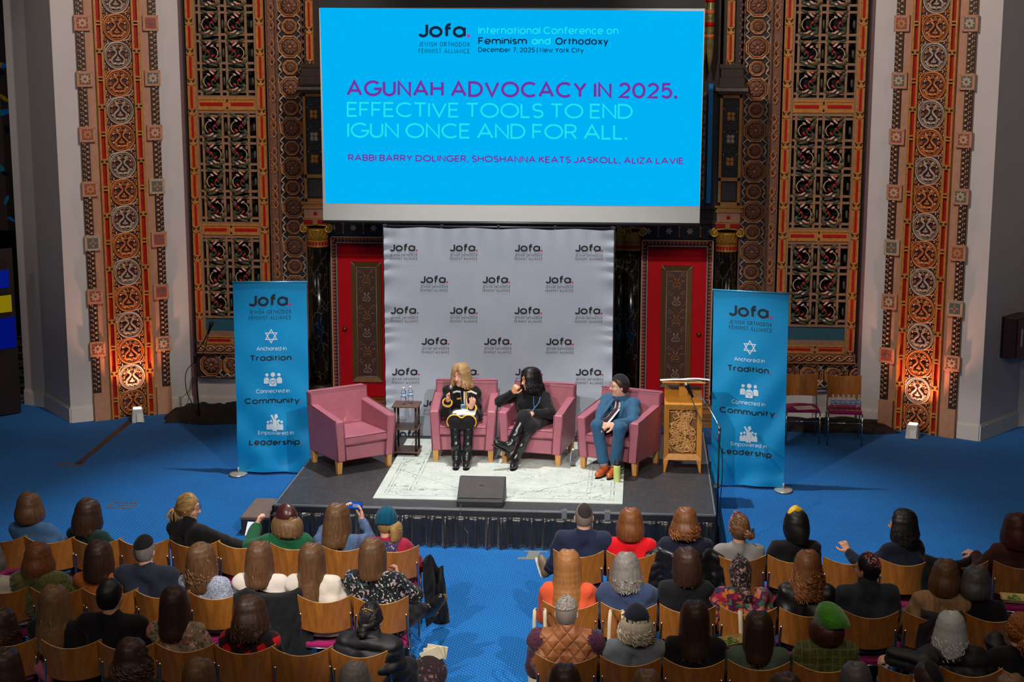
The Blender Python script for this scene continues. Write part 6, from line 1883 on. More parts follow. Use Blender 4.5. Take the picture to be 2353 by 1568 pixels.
def floral_mat(name, ground, cols, scale=22.0, dens=.30):
    k = NT(name).set(.85, 0, .2, .1); co = k.coord()
    c = lin(*ground)
    out = k.ramp(k.noise(co, 9), [(.3, tuple(v*.8 for v in c[:3])+(1,)), (.7, c)])
    for i, q in enumerate(cols):
        mp = k.n('ShaderNodeMapping', None, Vector=co); mp.inputs[1].default_value = (i*3.7, i*1.3, i*2.1)
        wn = k.n('ShaderNodeVectorMath', {'operation': 'ADD'}); k.put(wn.inputs[0], mp); nn = k.n('ShaderNodeTexNoise', None, Vector=mp, Scale=18.0); sc = k.n('ShaderNodeVectorMath', {'operation': 'SCALE'}); k.put(sc.inputs[0], nn.outputs['Color']); sc.inputs['Scale'].default_value = .10; k.put(wn.inputs[1], sc.outputs[0])
        vo = k.n('ShaderNodeTexVoronoi', {'feature': 'F1'}, Vector=wn.outputs[0], Scale=scale*(1+.35*i))
        f = k.math('LESS_THAN', vo.outputs['Distance'], dens)
        f = k.math('MULTIPLY', f, k.math('GREATER_THAN', k.n('ShaderNodeSeparateColor', None, Color=vo.outputs['Color']).outputs[0], .35))
        out = k.mix(f, out, lin(*q))
    k.base(out); k.bump(k.noise(co, 160), .2, .003); return k.m
def tweed_mat(name, a, b, line=None, sc=60.0):
    k = NT(name).set(.92, 0, .15, .15); co = k.coord(); X, Y, Z = k.xyz(co)
    n1 = k.noise(k.scale(co, (1, 1, .25)), sc*3, 2); n2 = k.noise(k.scale(co, (.25, .25, 1)), sc*3, 2)
    out = k.ramp(k.math('MULTIPLY', k.math('ADD', n1, n2), .5), [(.40, lin(*a)), (.60, lin(*b))])
    if line:
        wx = k.math('LESS_THAN', k.math('FRACT', k.math('MULTIPLY', X, 18.0)), .14); wz = k.math('LESS_THAN', k.math('FRACT', k.math('MULTIPLY', Z, 18.0)), .14)
        dx = k.math('LESS_THAN', k.math('FRACT', k.math('MULTIPLY', X, 6.0)), .35)
        out = k.mix(k.math('MULTIPLY', dx, .25), out, lin(*[c*.6 for c in line])); out = k.mix(k.math('MULTIPLY', k.math('MAXIMUM', wx, wz), .55), out, lin(*line))
    k.base(out); k.bump(n1, .3, .003); return k.m
def quilt_mat():
    k = NT('brown_quilted_nylon').set(.5, 0, .4, .1); X, Y, Z = k.xyz(k.coord())
    a = k.math('ABSOLUTE', k.math('SINE', k.math('MULTIPLY', k.math('ADD', X, k.math('MULTIPLY', Z, .9)), 31.0))); b = k.math('ABSOLUTE', k.math('SINE', k.math('MULTIPLY', k.math('SUBTRACT', X, k.math('MULTIPLY', Z, .9)), 31.0)))
    m_ = k.math('POWER', k.math('MINIMUM', a, b), .5)
    k.base(k.ramp(k.noise(k.coord(), 10), [(.3, lin(132, 76, 38)), (.7, lin(158, 96, 52))])); k.bump(m_, 1.0, .012); return k.m
def rib_mat(name, rgb, f=120.0):
    k = NT(name).set(.92, 0, .2, .1); X, Y, Z = k.xyz(k.coord())
    w = k.math('SINE', k.math('MULTIPLY', X, f)); n_ = k.noise(k.coord(), 120, 3)
    c = lin(*rgb); k.base(k.ramp(n_, [(.3, tuple(v*.6 for v in c[:3])+(1,)), (.7, tuple(min(1, v*1.3) for v in c[:3])+(1,))])); k.bump(k.math('ADD', w, n_), .5, .006); return k.m
BLK = fab('black_knit', (17, 17, 20)); NVY = fab('navy_wool', (28, 36, 62)); DNV = fab('dark_navy_knit', (18, 22, 42))
H_BRN = hairmat('brown_hair', (34, 20, 13), (150, 106, 70)); H_DBRN = hairmat('dark_brown_hair', (18, 11, 9), (92, 60, 44)); H_BLK = hairmat('black_hair', (9, 8, 9), (40, 34, 34))
H_BLND = hairmat('blonde_hair', (118, 84, 44), (206, 168, 106)); H_AUB = hairmat('auburn_hair', (58, 28, 14), (182, 112, 60)); H_RED = hairmat('strawberry_blond_hair', (122, 72, 36), (206, 148, 88))
H_GRY = hairmat('grey_hair', (84, 78, 74), (176, 168, 160)); H_WHT = hairmat('white_hair', (140, 140, 138), (222, 222, 218)); H_SALT = hairmat('dark_grey_hair', (34, 32, 32), (120, 114, 112)); H_LBRN = hairmat('highlighted_light_brown_hair', (70, 48, 30), (164, 126, 84))
H_GING = hairmat('ginger_hair', (96, 46, 18), (188, 110, 52)); H_CURLB = hairmat('auburn_curls', (48, 25, 14), (168, 104, 58)); H_MRED = hairmat('dark_red_brown_hair', (46, 18, 14), (98, 50, 38)); H_BG = hairmat('grey_blond_hair', (124, 110, 88), (224, 212, 188)); H_STUB = hairmat('shaved_grey_hair', (112, 98, 90), (140, 128, 120), .8)
bob = lambda m, L=.19, **k: dict(dict(kind='bob', mat=m, L=L, flare=.26, tuck=.10, n=160, r=.0095), **k)
lng = lambda m, L=.40, **k: dict(dict(kind='long', mat=m, L=L, flare=.26, narrow=.0, n=180, r=.0090, wave=.006), **k)
crl = lambda m, L=.32, **k: dict(dict(kind='curly', mat=m, L=L, flare=.34, curl=.012, freq=5, n=170, r=.0125), **k)
sht = lambda m, t=.016: dict(kind='short', mat=m, t=t)
KB = fab('black_velvet', (15, 15, 18), .8)
k = NT('embroidered_kippah').set(.9); X, Y, Z = k.xyz(k.coord('Object'))
M_EMB = floral_mat('embroidered_cap_cloth', (40, 36, 38), [(190, 176, 160), (196, 40, 56)], 60.0, .42)
M_TWEEDK = tweed_mat('salt_pepper_tweed', (70, 66, 62), (166, 158, 148))
MT_ = lambda *a, **k: fab(*a, **k)

ROW = {'A': 13.80, 'B': 12.47, 'C': 11.33, 'D': 10.22}
PYX = {'A': 1262, 'B': 1384, 'C': 1504, 'D': 1630}
CHX = {'AL': [-32, 84, 199, 310, 432, 546, 669, 784, 900], 'AR': [1331, 1453, 1577, 1698, 1818, 1942, 2066, 2192, 2320],
       'BL': [-32, 98, 225, 350, 478, 606, 735, 866], 'BR': [1312, 1446, 1580, 1717, 1851, 1990, 2129, 2262],
       'CL': [-22, 133, 270, 408, 548, 682, 822], 'CR': [1303, 1450, 1594, 1740, 1888, 2078, 2212, 2343],
       'DL': [12, 298, 455, 815], 'DR': [1297, 1485, 1645, 1800, 1965, 2130, 2325]}
def chair_xy(blk, i):
    r = blk[0]; p = at_z(CHX[blk][i], PYX[r], .85)
    return p.x, ROW[r]+.16
AUD = {}
CHROT = {'AL': 5, 'BL': 7, 'CL': 7, 'DL': 6, 'AR': -1, 'BR': -1, 'CR': -1}
def aud(blk, i, headpx, desc, **P):
    """seat a person on chair i of a block so that the crown of the head is at the photograph's pixel"""
    x, y = chair_xy(blk, i)
    lift = P.pop('lift', .014)
    dy = P.pop('dy', None)
    best = None
    for d in ([dy] if dy is not None else [.0, .03, .06, .09, .12, .15, .18, .21, -.02]):
        q = at_y(headpx[0], headpx[1], y+d); z = q.z-lift
        err = 0 if 1.20 <= z <= 1.33 else min(abs(z-1.20), abs(z-1.33))
        if best is None or err < best[0]-1e-6: best = (err, q.x-x, d, z)
    P['head'] = (best[1], best[2], best[3]); AUD[(blk, i)] = desc
    if 'rot' in P:
        a = R(-P['rot']); hx, hy, hz = P['head']; P['head'] = (hx*math.cos(a)-hy*math.sin(a), hx*math.sin(a)+hy*math.cos(a), hz)
    return person(desc, (x, y, 0), P.pop('rot', 0), P, 'seated audience')
def al(blk, i, px, py, yl):
    x, y = chair_xy(blk, i); q = at_y(px, py, y+yl); return (q.x-x, yl, q.z)
DEN = fab('denim_blue', (62, 98, 138), .85)
# --- front row, left block
aud('AL', 1, (67, 1134), 'person with brown bob in a blue denim shirt, leftmost of the front row', hair=bob(H_BRN, .135), top=dict(mat=DEN, name='shirt', collar=.02), look=-16, bottom=dict(mat=DEN), shoes={})
aud('AL', 2, (202, 1148), 'person with long dark parted hair in a dark green sweater, legs to the right', hair=lng(H_DBRN, .180), top=dict(mat=fab('bottle_green_knit', (14, 48, 44))), look=-14, roll=6, rot=-18,
    legR=[(.095, 0, .53), (.16, .42, .55), (.24, .62, .22), (.30, .74, .20)])
aud('AL', 4, (432, 1133), 'person with blond low ponytail in a black blazer looking right', hair=dict(kind='pony', mat=H_BLND, tail=.17, tailx=-.03, tie=(-.01, -.112, -.025)), top=dict(mat=BLK, name='blazer', f=.022, collar=.03), look=-68, nod=8, rot=-24, twist=-6, glasses=plain('dark_glasses_frame', (40, 24, 20), .3), skin=SK1,
    legR=[(.095, 0, .53), (.20, .40, .56), (.42, .50, .50), (.56, .52, .53)], armR=dict(w=(.34, .40, .66), d=(.5, .8, .25), n=(0, .3, -1), pole=(.6, -.3, -.6), curl=40), shoes=dict(mat=plain('charcoal_shoe', (40, 42, 48), .6), sole=plain('light_sole', (60, 62, 70), .6)))
aud('AL', 6, (657, 1156), 'person in green jacket and maroon leather cap with one hand raised', hair=lng(H_LBRN, .150, flare=.34, t0=.75), hats=[dict(kind='cap', mat=plain('maroon_leather', (66, 28, 30), .35))], lift=.03, top=dict(mat=fab('emerald_wool', (14, 78, 48)), name='jacket', f=.022, collar=.03), look=44, vox=.008,
    armL=dict(w=al('AL', 6, 590, 1210, .24), d=(.25, .2, 1), n=(1, .2, 0), pole=(-.7, -.2, -.7), curl=42))
aud('AL', 7, (775, 1159), 'person with long brown hair in a blue ribbed sweater photographing with a phone', hair=lng(H_BRN, .250), top=dict(mat=rib_mat('blue_rib_knit', (74, 96, 130))), look=-20, vox=.0075,
    armL=dict(w=al('AL', 7, 788, 1183, .40), d=(.35, .1, 1), n=(1, -.2, 0), pole=(-.8, -.2, -.6), curl=30), armR=dict(w=al('AL', 7, 832, 1198, .38), d=(-.05, .1, 1), n=(-1, -.3, 0), pole=(.8, -.2, -.7), curl=16))
aud('AL', 8, (888, 1163), 'person in a teal knitted hat and crimson sweater with a paisley scarf', lift=.035, hair=crl(H_BLND, .15, n=50, ar=(52, 112), t0=.9), hats=[dict(kind='beanie', mat=rib_mat('teal_knit_hat', (0, 76, 102), 160.0))], top=dict(mat=fab('crimson_fleece', (150, 28, 58))), look=-6, extra=[lambda b, q: scarf(b, q)])
# --- front row, right block
aud('AR', 0, (1342, 1157), 'person with shaved grey hair, brown kippah and navy jacket, legs crossed', sex='m', hair=sht(H_STUB, .005), hats=[dict(kind='kippah', mat=fab('dark_brown_suede', (48, 40, 40)), deg=37, axis=(.10, -.74, .68), lift=.012)], lift=.005, top=dict(mat=NVY, name='jacket', f=.022, shirt_collar=plain('pale_shirt', (190, 198, 214), .8), lapel=1, fold=.006), look=4,
    legR=[(.095, 0, .53), (.06, .42, .53), (.02, .40, .09), (.02, .53, .035)], legL=[(-.095, 0, .53), (-.18, .40, .58), al('AR', 0, 1262, 1308, .42), al('AR', 0, 1225, 1312, .52)], bottom=dict(mat=DNV), shoes=dict(mat=plain('tan_shoe', (120, 98, 74), .6), sole=plain('white_sole', (216, 214, 208), .6)))
aud('AR', 1, (1449, 1169), 'person with reddish-brown bob in a bright red jacket', hair=bob(H_AUB, .145), top=dict(mat=fab('scarlet_wool', (206, 10, 26)), name='jacket', f=.020, collar=.01), look=0)
aud('AR', 2, (1575, 1168), 'person with curly auburn hair in a dark navy sweater, front row by the stage corner', hair=crl(H_CURLB, .130, flare=.34), top=dict(mat=DNV, f=.02), look=2, sw=.17)
def strap(b, q):
    m = MB(); nb = q['nb']; m.tube(spline([nb+V3((-.06, .03, .03)), nb+V3((-.02, -.085, -.03)), nb+V3((.07, -.135, -.16)), nb+V3((.16, -.11, -.30))], 6), .006, 5); m.build('bag_strap', BLK, b)
aud('AR', 3, (1700, 1182), 'person in grey sweater with flowered head wrap and hair clip', hair=dict(kind='bun', mat=H_BRN, tie=(.05, -.105, -.01)), hats=[dict(kind='wrapband', mat=floral_mat('flowered_wrap_cloth', (92, 74, 96), [(214, 96, 72), (70, 110, 130), (200, 130, 140)], 34.0, .4))], top=dict(mat=fab('heather_grey_knit', (140, 136, 134)), f=.018), look=14, skin=SK1,
    extra=[strap, lambda b, q: clip(b, q)])
aud('AR', 4, (1829, 1172), 'person with dark hair and yellow headband in a black top', hair=lng(H_BLK, .150, narrow=.5, amax=105), hats=[dict(kind='headband', mat=plain('yellow_satin', (226, 180, 20), .5))], lift=.02, top=dict(mat=BLK, f=.016, collar=-.02, neck=.04), look=26, skin=SK3)
aud('AR', 6, (2074, 1173), 'person with black wavy hair in a navy sweater facing left', hair=crl(H_BLK, .180, flare=.22, curl=.010), top=dict(mat=DNV), look=58, rot=22, nod=-4, skin=SK2, dy=.10, armL=dict(w=(-.34, .34, .80), d=(-.2, .6, .7), n=(.3, .3, -1), pole=(-.4, -.3, -.8), curl=40), glasses=plain('light_glasses_frame', (150, 130, 120), .3))
aud('AR', 8, (2336, 1181), 'person with long auburn hair in a brown jacket at the right edge', hair=lng(H_MRED, .170), top=dict(mat=fab('chocolate_wool', (66, 34, 28)), name='jacket', f=.02), look=16, armL=dict(w=(-.30, .22, .80), d=(-.7, .5, .1), n=(0, .2, -1), pole=(-.5, -.4, -.7), curl=45))
# --- second row, left block
aud('BL', 0, (-26, 1250), 'person in a white sweater cut off by the left edge', hair=bob(H_GRY, .10), top=dict(mat=fab('cream_knit', (200, 192, 178))), look=0)
aud('BL', 1, (86, 1245), 'person with copper bob in an olive fur coat', hair=bob(H_AUB, .155, flare=.32, curl=.004), lift=.03, top=dict(mat=fab('olive_fur', (92, 92, 48), .95, .8, 90, .4, .35), name='fur_coat', f=.052, fuzz=.009, hood=1, collar=.0), look=-8)
aud('BL', 2, (226, 1244), 'person with straight dark brown hair in a mustard sweater', hair=lng(H_DBRN, .190, flare=.16), top=dict(mat=fab('mustard_knit', (158, 86, 28)), f=.018), look=-16)
aud('BL', 3, (331, 1231), 'person with grey hair, black kippah and navy blazer, white collar showing', sex='m', hair=sht(H_GRY, .010), hats=[dict(kind='kippah', mat=KB, deg=52, axis=(-.05, -.38, .92), lift=.018)], lift=.010, top=dict(mat=fab('navy_blazer_wool', (38, 44, 60)), name='blazer', f=.024, shirt_collar=plain('white_shirt', (206, 206, 210), .8), lapel=1, fold=.006), look=-6)
aud('BL', 4, (464, 1250), 'person with curly brown hair in a pale blue tweed jacket looking right', hair=crl(H_BRN, .260, flare=.22, curl=.010, wave=.008), top=dict(mat=tweed_mat('pale_blue_tweed', (96, 104, 128), (176, 184, 200)), name='jacket', f=.020), look=-42, nod=-6, glasses=plain('silver_glasses', (170, 170, 176), .25, .8))
aud('BL', 5, (595, 1246), 'person with straight brown hair in a cream sweater with black stripes', hair=lng(H_BRN, .230, flare=.18), top=dict(mat=stripe_mat(), f=.018, fold=.005), look=0)
aud('BL', 6, (716, 1250), 'person with very long brown hair in a cream jacket', hair=lng(H_BRN, .380, flare=.16, narrow=.1), top=dict(mat=fab('cream_quilt', (206, 196, 182)), name='jacket', f=.026, puff=.006), look=-4)
aud('BL', 7, (856, 1240), 'person with half-tied brown hair in a dark floral dress, leg out into the aisle', hair=lng(H_BRN, .190, flare=.10, narrow=.1), top=dict(mat=floral_mat('dark_floral_viscose', (20, 22, 26), [(150, 128, 132), (84, 96, 132), (46, 70, 56), (190, 176, 170)], 15.0, .30), name='dress', f=.024, fold=.006), look=-16, sw=.17,
    armR=dict(w=al('BL', 7, 912, 1328, .26), d=(-.2, .5, .8), n=(-.6, 0, .4), pole=(.8, -.3, -.6), curl=60), legR=[(.10, 0, .53), (.24, .36, .56), al('BL', 7, 980, 1404, .44), al('BL', 7, 1032, 1392, .58)], legL=[(-.09, 0, .53), (.06, .40, .54), (.12, .40, .09), (.16, .53, .035)], shoes=dict(mat=plain('black_boot_leather', (26, 25, 27), .3), boot=.6, heel=.045, sole=plain('brown_heel', (110, 84, 62), .6)), bottom=dict(mat=BLK))
# --- second row, right block
aud('BR', 0, (1305, 1266), 'person with very long strawberry blond hair and an orange top by the aisle', hair=lng(H_RED, .460, flare=.22, narrow=-.15, n=170, r=.012), top=dict(mat=fab('orange_knit', (208, 84, 48)), f=.020), look=-4)
aud('BR', 1, (1440, 1272), 'person with wavy grey hair and a purple and teal shawl', hair=crl(H_GRY, .170, flare=.24, curl=.007), top=dict(mat=k.m if False else tweed_mat('purple_teal_shawl', (66, 48, 96), (30, 76, 92)), name='shawl', f=.040, fold=.010), look=-14, roll=-4)
aud('BR', 2, (1578, 1260), 'person with smooth brown hair in a black sweater beside the puffer coat', hair=bob(H_DBRN, .165, flare=.10, tuck=.06), top=dict(mat=BLK, f=.018), look=16, roll=-3)
aud('BR', 3, (1702, 1281), 'person in a black flowered headscarf and colourful shawl', hats=[dict(kind='headscarf', mat=floral_mat('black_flowered_scarf', (30, 26, 26), [(170, 126, 112), (128, 84, 92), (110, 104, 92)], 30.0, .36))], lift=.016, hair=None, top=dict(mat=floral_mat('magenta_paisley_shawl', (92, 30, 66), [(160, 30, 60), (44, 44, 76), (176, 110, 120), (60, 110, 84), (190, 104, 40)], 8.0, .42), name='shawl', f=.040, fold=.010), look=2)
aud('BR', 4, (1857, 1267), 'person with long curly auburn hair in a black leather jacket', hair=crl(H_CURLB, .245, flare=.34, curl=.016), top=dict(mat=plain('black_leather', (20, 19, 21), .42), name='jacket', f=.026, fold=.007), look=6)
aud('BR', 5, (1995, 1271), 'person in an embroidered kippah and charcoal sweater looking left', sex='m', hair=sht(H_BLK, .012), hats=[dict(kind='kippah', mat=M_EMB, deg=50, axis=(.25, -.55, .80), lift=.018)], lift=.010, top=dict(mat=fab('charcoal_knit', (44, 48, 58)), collar=.045, f=.018), look=48, nod=2, glasses=plain('dark_glasses_frame', (40, 24, 20), .3), skin=SK2)
aud('BR', 6, (2174, 1285), 'person with a brown bob in a tan knitted sweater', hair=bob(H_BRN, .140, flare=.26), lift=.022, top=dict(mat=rib_mat('tan_rib_knit', (158, 122, 84), 150.0), f=.030, fold=.007), look=-10, sw=.165)
aud('BR', 7, (2244, 1300), 'person with a grey bob in a black open-neck top', hair=bob(H_SALT, .110, flare=.26), lift=.022, top=dict(mat=BLK, f=.014, collar=-.03, neck=.05), look=-12, roll=4)
# --- third row, left block
aud('CL', 0, (2, 1400), 'person with dark curls in a pink sweater at the left edge', hair=crl(H_DBRN, .220), top=dict(mat=fab('dusty_pink_knit', (164, 92, 104))), look=-10, armR=dict(w=(.25, .10, .62), d=(.3, .8, -.2), n=(0, 0, -1), pole=(.8, -.4, -.5)))
aud('CL', 1, (122, 1347), 'person with long highlighted light brown hair in a black top', hair=lng(H_LBRN, .350, flare=.26, narrow=-.15, n=200), top=dict(mat=BLK, f=.02), look=-6)
aud('CL', 2, (252, 1332), 'person with black hair, black kippah and a black crew-neck sweater', sex='m', hair=sht(H_BLK, .018), hats=[dict(kind='kippah', mat=plain('black_satin_cap', (22, 26, 30), .5), deg=46, axis=(-.1, -.42, .9), lift=.024)], lift=.018, top=dict(mat=BLK, f=.018), look=-24, skin=SK2, sw=.20)
aud('CL', 3, (400, 1350), 'person with straight dark hair in a pink and beige floral blouse', hair=lng(H_DBRN, .250, flare=.14), top=dict(mat=floral_mat('beige_floral_blouse', (150, 130, 108), [(190, 84, 80), (110, 96, 76), (200, 150, 140), (88, 84, 72)], 13.0, .38), name='blouse', f=.018, fold=.008), look=-4)
aud('CL', 4, (576, 1371), 'person with wavy dark hair and glasses in a red and black checked jacket', hair=crl(H_DBRN, .190, curl=.006), top=dict(mat=check_mat(), name='jacket', f=.026), look=-34, nod=12, glasses=plain('silver_glasses', (170, 170, 176), .25, .8), roll=-6)
aud('CL', 6, (852, 1383), 'person with black hair and gold clip in a black puffer jacket by the aisle', hair=dict(kind='bun', mat=H_BLK, tie=(0, -.11, -.05)), top=dict(mat=plain('black_nylon', (24, 24, 28), .58), name='puffer_jacket', f=.046, puff=.024, hood=1, collar=.02), look=-10, rot=-8, extra=[lambda b, q: goldclip(b, q)],
    legR=[(.10, 0, .53), (.24, .40, .52), (.30, .34, .09), (.36, .46, .035)], shoes=dict(mat=floral_mat('leopard_sneaker', (150, 132, 104), [(50, 40, 34)], 60.0, .4), sole=plain('white_sole', (216, 214, 208), .6)))
# --- third row, right block
aud('CR', 0, (1302, 1372), 'person in a tweed kippah and brown quilted vest over plaid sleeves', sex='m', hair=sht(H_STUB, .005), hats=[dict(kind='kippah', mat=M_TWEEDK, deg=50, axis=(-.05, -.30, .95), lift=.014)], lift=.004, top=dict(mat=[quilt_mat(), tweed_mat('maroon_plaid_shirt', (44, 20, 40), (104, 52, 58), (60, 44, 90))], name='quilted_vest', sleevemat=1, f=.030, collar=.035, puff=.0), look=-4, sw=.20)
aud('CR', 1, (1463, 1386), 'person in a navy cap with curly grey-blond hair and grey sweatshirt', hair=crl(H_BG, .140, flare=.30, curl=.014, t0=.8), hats=[dict(kind='cap', mat=fab('navy_cap_cotton', (24, 26, 40)))], lift=.028, top=dict(mat=fab('grey_sweatshirt', (112, 118, 128)), f=.022, fold=.007, hood=0), look=18, sw=.165)
aud('CR', 2, (1597, 1383), 'person with long dark hair in a black sweater, third row behind the tote bag', hair=lng(H_DBRN, .280, flare=.10, narrow=-.05), top=dict(mat=BLK, f=.018), look=4)
aud('CR', 3, (1744, 1407), 'person with dark shoulder-length hair in a sage green sweater', hair=lng(H_DBRN, .230, flare=.10), top=dict(mat=fab('sage_green_knit', (76, 92, 78)), f=.022), look=-2)
aud('CR', 4, (1901, 1389), 'person in a fuzzy green beret and green tweed jacket', hair=bob(H_MRED, .130, flare=.2, t0=.8), hats=[dict(kind='beret', mat=fab('green_boucle', (58, 128, 20), .95, 1.0, 110, .5, .25), fuzz=.0035)], lift=.035, top=dict(mat=tweed_mat('green_check_tweed', (54, 58, 30), (92, 92, 50), (112, 118, 66)), name='jacket', f=.028), look=16)
aud('CR', 6, (2186, 1408), 'person with wavy white hair in a black puffer jacket, arm along the next chair', hair=crl(H_WHT, .190, flare=.26, curl=.008), top=dict(mat=plain('black_nylon', (24, 24, 28), .58), name='puffer_jacket', f=.042, puff=.020, hood=1), look=-4,
    armL=dict(w=(-.56, -.16, .93), d=(-.9, .1, -.35), n=(0, .4, -1), pole=(-.2, -.6, .1), curl=40), armR=dict(w=(.24, .20, .95), d=(.5, .7, -.1), n=(-.3, 0, -1), pole=(.6, -.3, -.7), curl=55))
aud('CR', 7, (2342, 1407), 'person with ginger bun in a black top at the right edge', hair=dict(kind='pony', mat=H_GING, tail=.14, tie=(.02, -.112, -.02), curl=.010), top=dict(mat=BLK, f=.018), look=8)
# --- fourth row, cut off by the lower edge
aud('DL', 0, (10, 1492), 'person with smooth dark hair at the lower left corner', hair=bob(H_DBRN, .20), top=dict(mat=BLK), look=0)
aud('DL', 1, (300, 1468), 'person with big dark curls below the black kippah', hair=crl(H_DBRN, .200, flare=.40, curl=.018, n=190), lift=.02, top=dict(mat=BLK), look=-6)
aud('DL', 2, (457, 1517), 'person with brown hair cut off at the lower edge under the floral blouse', hair=lng(H_BRN, .30), top=dict(mat=BLK), look=-18, nod=10)
aud('DL', 3, (814, 1523), 'person with curly grey hair cut off at the lower edge', hair=crl(H_GRY, .14, flare=.22, curl=.014, n=190), lift=.022, top=dict(mat=DNV), look=0)
aud('DR', 0, (1298, 1529), 'person with parted dark brown hair cut off under the quilted vest', hair=lng(H_DBRN, .30), top=dict(mat=BLK), look=0)
aud('DR', 1, (1488, 1543), 'person with tousled brown hair cut off under the grey sweatshirt', hair=crl(H_BRN, .18, curl=.008), top=dict(mat=BLK), look=0)
aud('DR', 3, (1806, 1550), 'person with dark hair cut off under the sage green sweater', hair=bob(H_DBRN, .16), top=dict(mat=BLK), look=26)
aud('DR', 4, (1968, 1525), 'person with short wavy dark grey hair cut off at the lower edge', hair=crl(H_SALT, .13, flare=.16, curl=.006), top=dict(mat=DNV), look=-6, sex='m')
aud('DR', 5, (2132, 1522), 'person with brown hair and dark kippah facing left, cut off at the lower edge', sex='m', hair=sht(H_DBRN, .016), hats=[dict(kind='kippah', mat=KB, deg=46, axis=(.3, -.62, .75), lift=.022)], top=dict(mat=BLK), look=36)
aud('DR', 6, (2326, 1553), 'person with light brown hair at the lower right corner', hair=bob(H_LBRN, .16), top=dict(mat=BLK), look=0)

EMPTY = {('AL', 0): 'empty wooden-backed chair left of the person in denim, at the left edge', ('AL', 3): 'empty wooden-backed chair between the green sweater and the black blazer', ('AL', 5): 'empty wooden-backed chair right of the black blazer',
 ('AR', 5): 'empty wooden-backed front-row chair left of the navy sweater facing left', ('AR', 7): 'wooden-backed front-row chair with a black coat draped on it near the right edge',
 ('CL', 5): 'empty wooden-backed chair behind the cream jacket beside the aisle', ('CR', 5): 'wooden-backed chair next to the white-haired person, her hand on its back', ('DR', 2): 'wooden-backed chair just below the lower edge'}
for blk in CHX:
    for i in range(len(CHX[blk])):
        x, y = chair_xy(blk, i)
        if (blk, i) in AUD: lab = 'wooden-backed chair under the '+AUD[(blk, i)].split(' cut off')[0]
        elif (blk, i) in EMPTY: lab = EMPTY[(blk, i)]
        else: continue
        w = lab.split(); lab = ' '.join(w[:16]).rstrip(',')
        while lab.split()[-1] in ('and', 'in', 'a', 'with', 'the', 'of', 'by', 'at', 'black', 'over', 'out'): lab = ' '.join(lab.split()[:-1])
        chair(x, y, CHROT.get(blk, 0), lab, 'audience chairs')
# ------------------------------------------------------------------ the three speakers
def ray_local(loc, rot, px, py, yl):
    """point on the photo ray whose seat-frame y is yl"""
    a = R(rot); f = Vector((-math.sin(a), math.cos(a), 0)); r = Vector((math.cos(a), math.sin(a), 0))
    L = Vector((loc[0], loc[1], ZS)); d = ray(px, py)
    t = (yl-(CAM-L).dot(f))/d.dot(f); p = CAM+d*t-L
    return (p.dot(r), yl, p.z)
def to_world(loc, rot, p):
    a = R(rot); return Vector((loc[0]+p[0]*math.cos(a)-p[1]*math.sin(a), loc[1]+p[0]*math.sin(a)+p[1]*math.cos(a), ZS+p[2]))
def surf_y(obj, x, z, sg=1, w=.018):
    n = len(obj.data.vertices); co = np.empty(n*3, np.float32); obj.data.vertices.foreach_get('co', co); co = co.reshape(-1, 3)
    q = (np.abs(co[:, 0]-x) < w) & (np.abs(co[:, 2]-z) < w)
    if not q.any(): return .1*sg
    return float((co[q, 1]*sg).max()*sg)
def strip(m, top, pts, r=.008, mat=0, lift=.003, flat=.35):
    P = []
    for i in range(len(pts)-1):
        for k in range(6):
            t = k/6; x = pts[i][0]*(1-t)+pts[i+1][0]*t; z = pts[i][1]*(1-t)+pts[i+1][1]*t
            P.append((x, surf_y(top, x, z)+lift, z))
    x, z = pts[-1]; P.append((x, surf_y(top, x, z)+lift, z))
    m.tube(P, r, 6, mat, flat=flat, up=(0, 1, 0))
def badge(b, top, x, z, m_blue, tilt=0):
    y = surf_y(top, x, z)+.008
    m = MB(); m.box((x, y, z), (.105, .004, .085), 0); m.box((x, y+.003, z+.012), (.088, .002, .036), 1); m.box((x, y+.003, z-.024), (.070, .002, .012), 2)
    m.build('name_badge', [plain('badge_card', (214, 222, 230), .4), m_blue, plain('badge_grey', (176, 184, 196), .5)], b)
M_BADGE = plain('badge_blue', (70, 140, 190), .5); M_WHITET = plain('white_trim', (222, 216, 204), .7); M_YEL = plain('yellow_trim', (232, 168, 20), .7)
M_BOOT = plain('black_boot_shine', (24, 27, 30), .26, 0, .6)
c2, c3, c4 = (-.385, 18.76), (.50, 18.69), (1.48, 18.42)
def mic_thing(label, p, d):
    m = MB(); mic_head(m, (0, 0, 0), d, .027)
    return tag(m.build('handheld_microphone', [M_BLACKM, M_GRILLE], None, loc=p), label, 'microphone', 'handheld microphones')

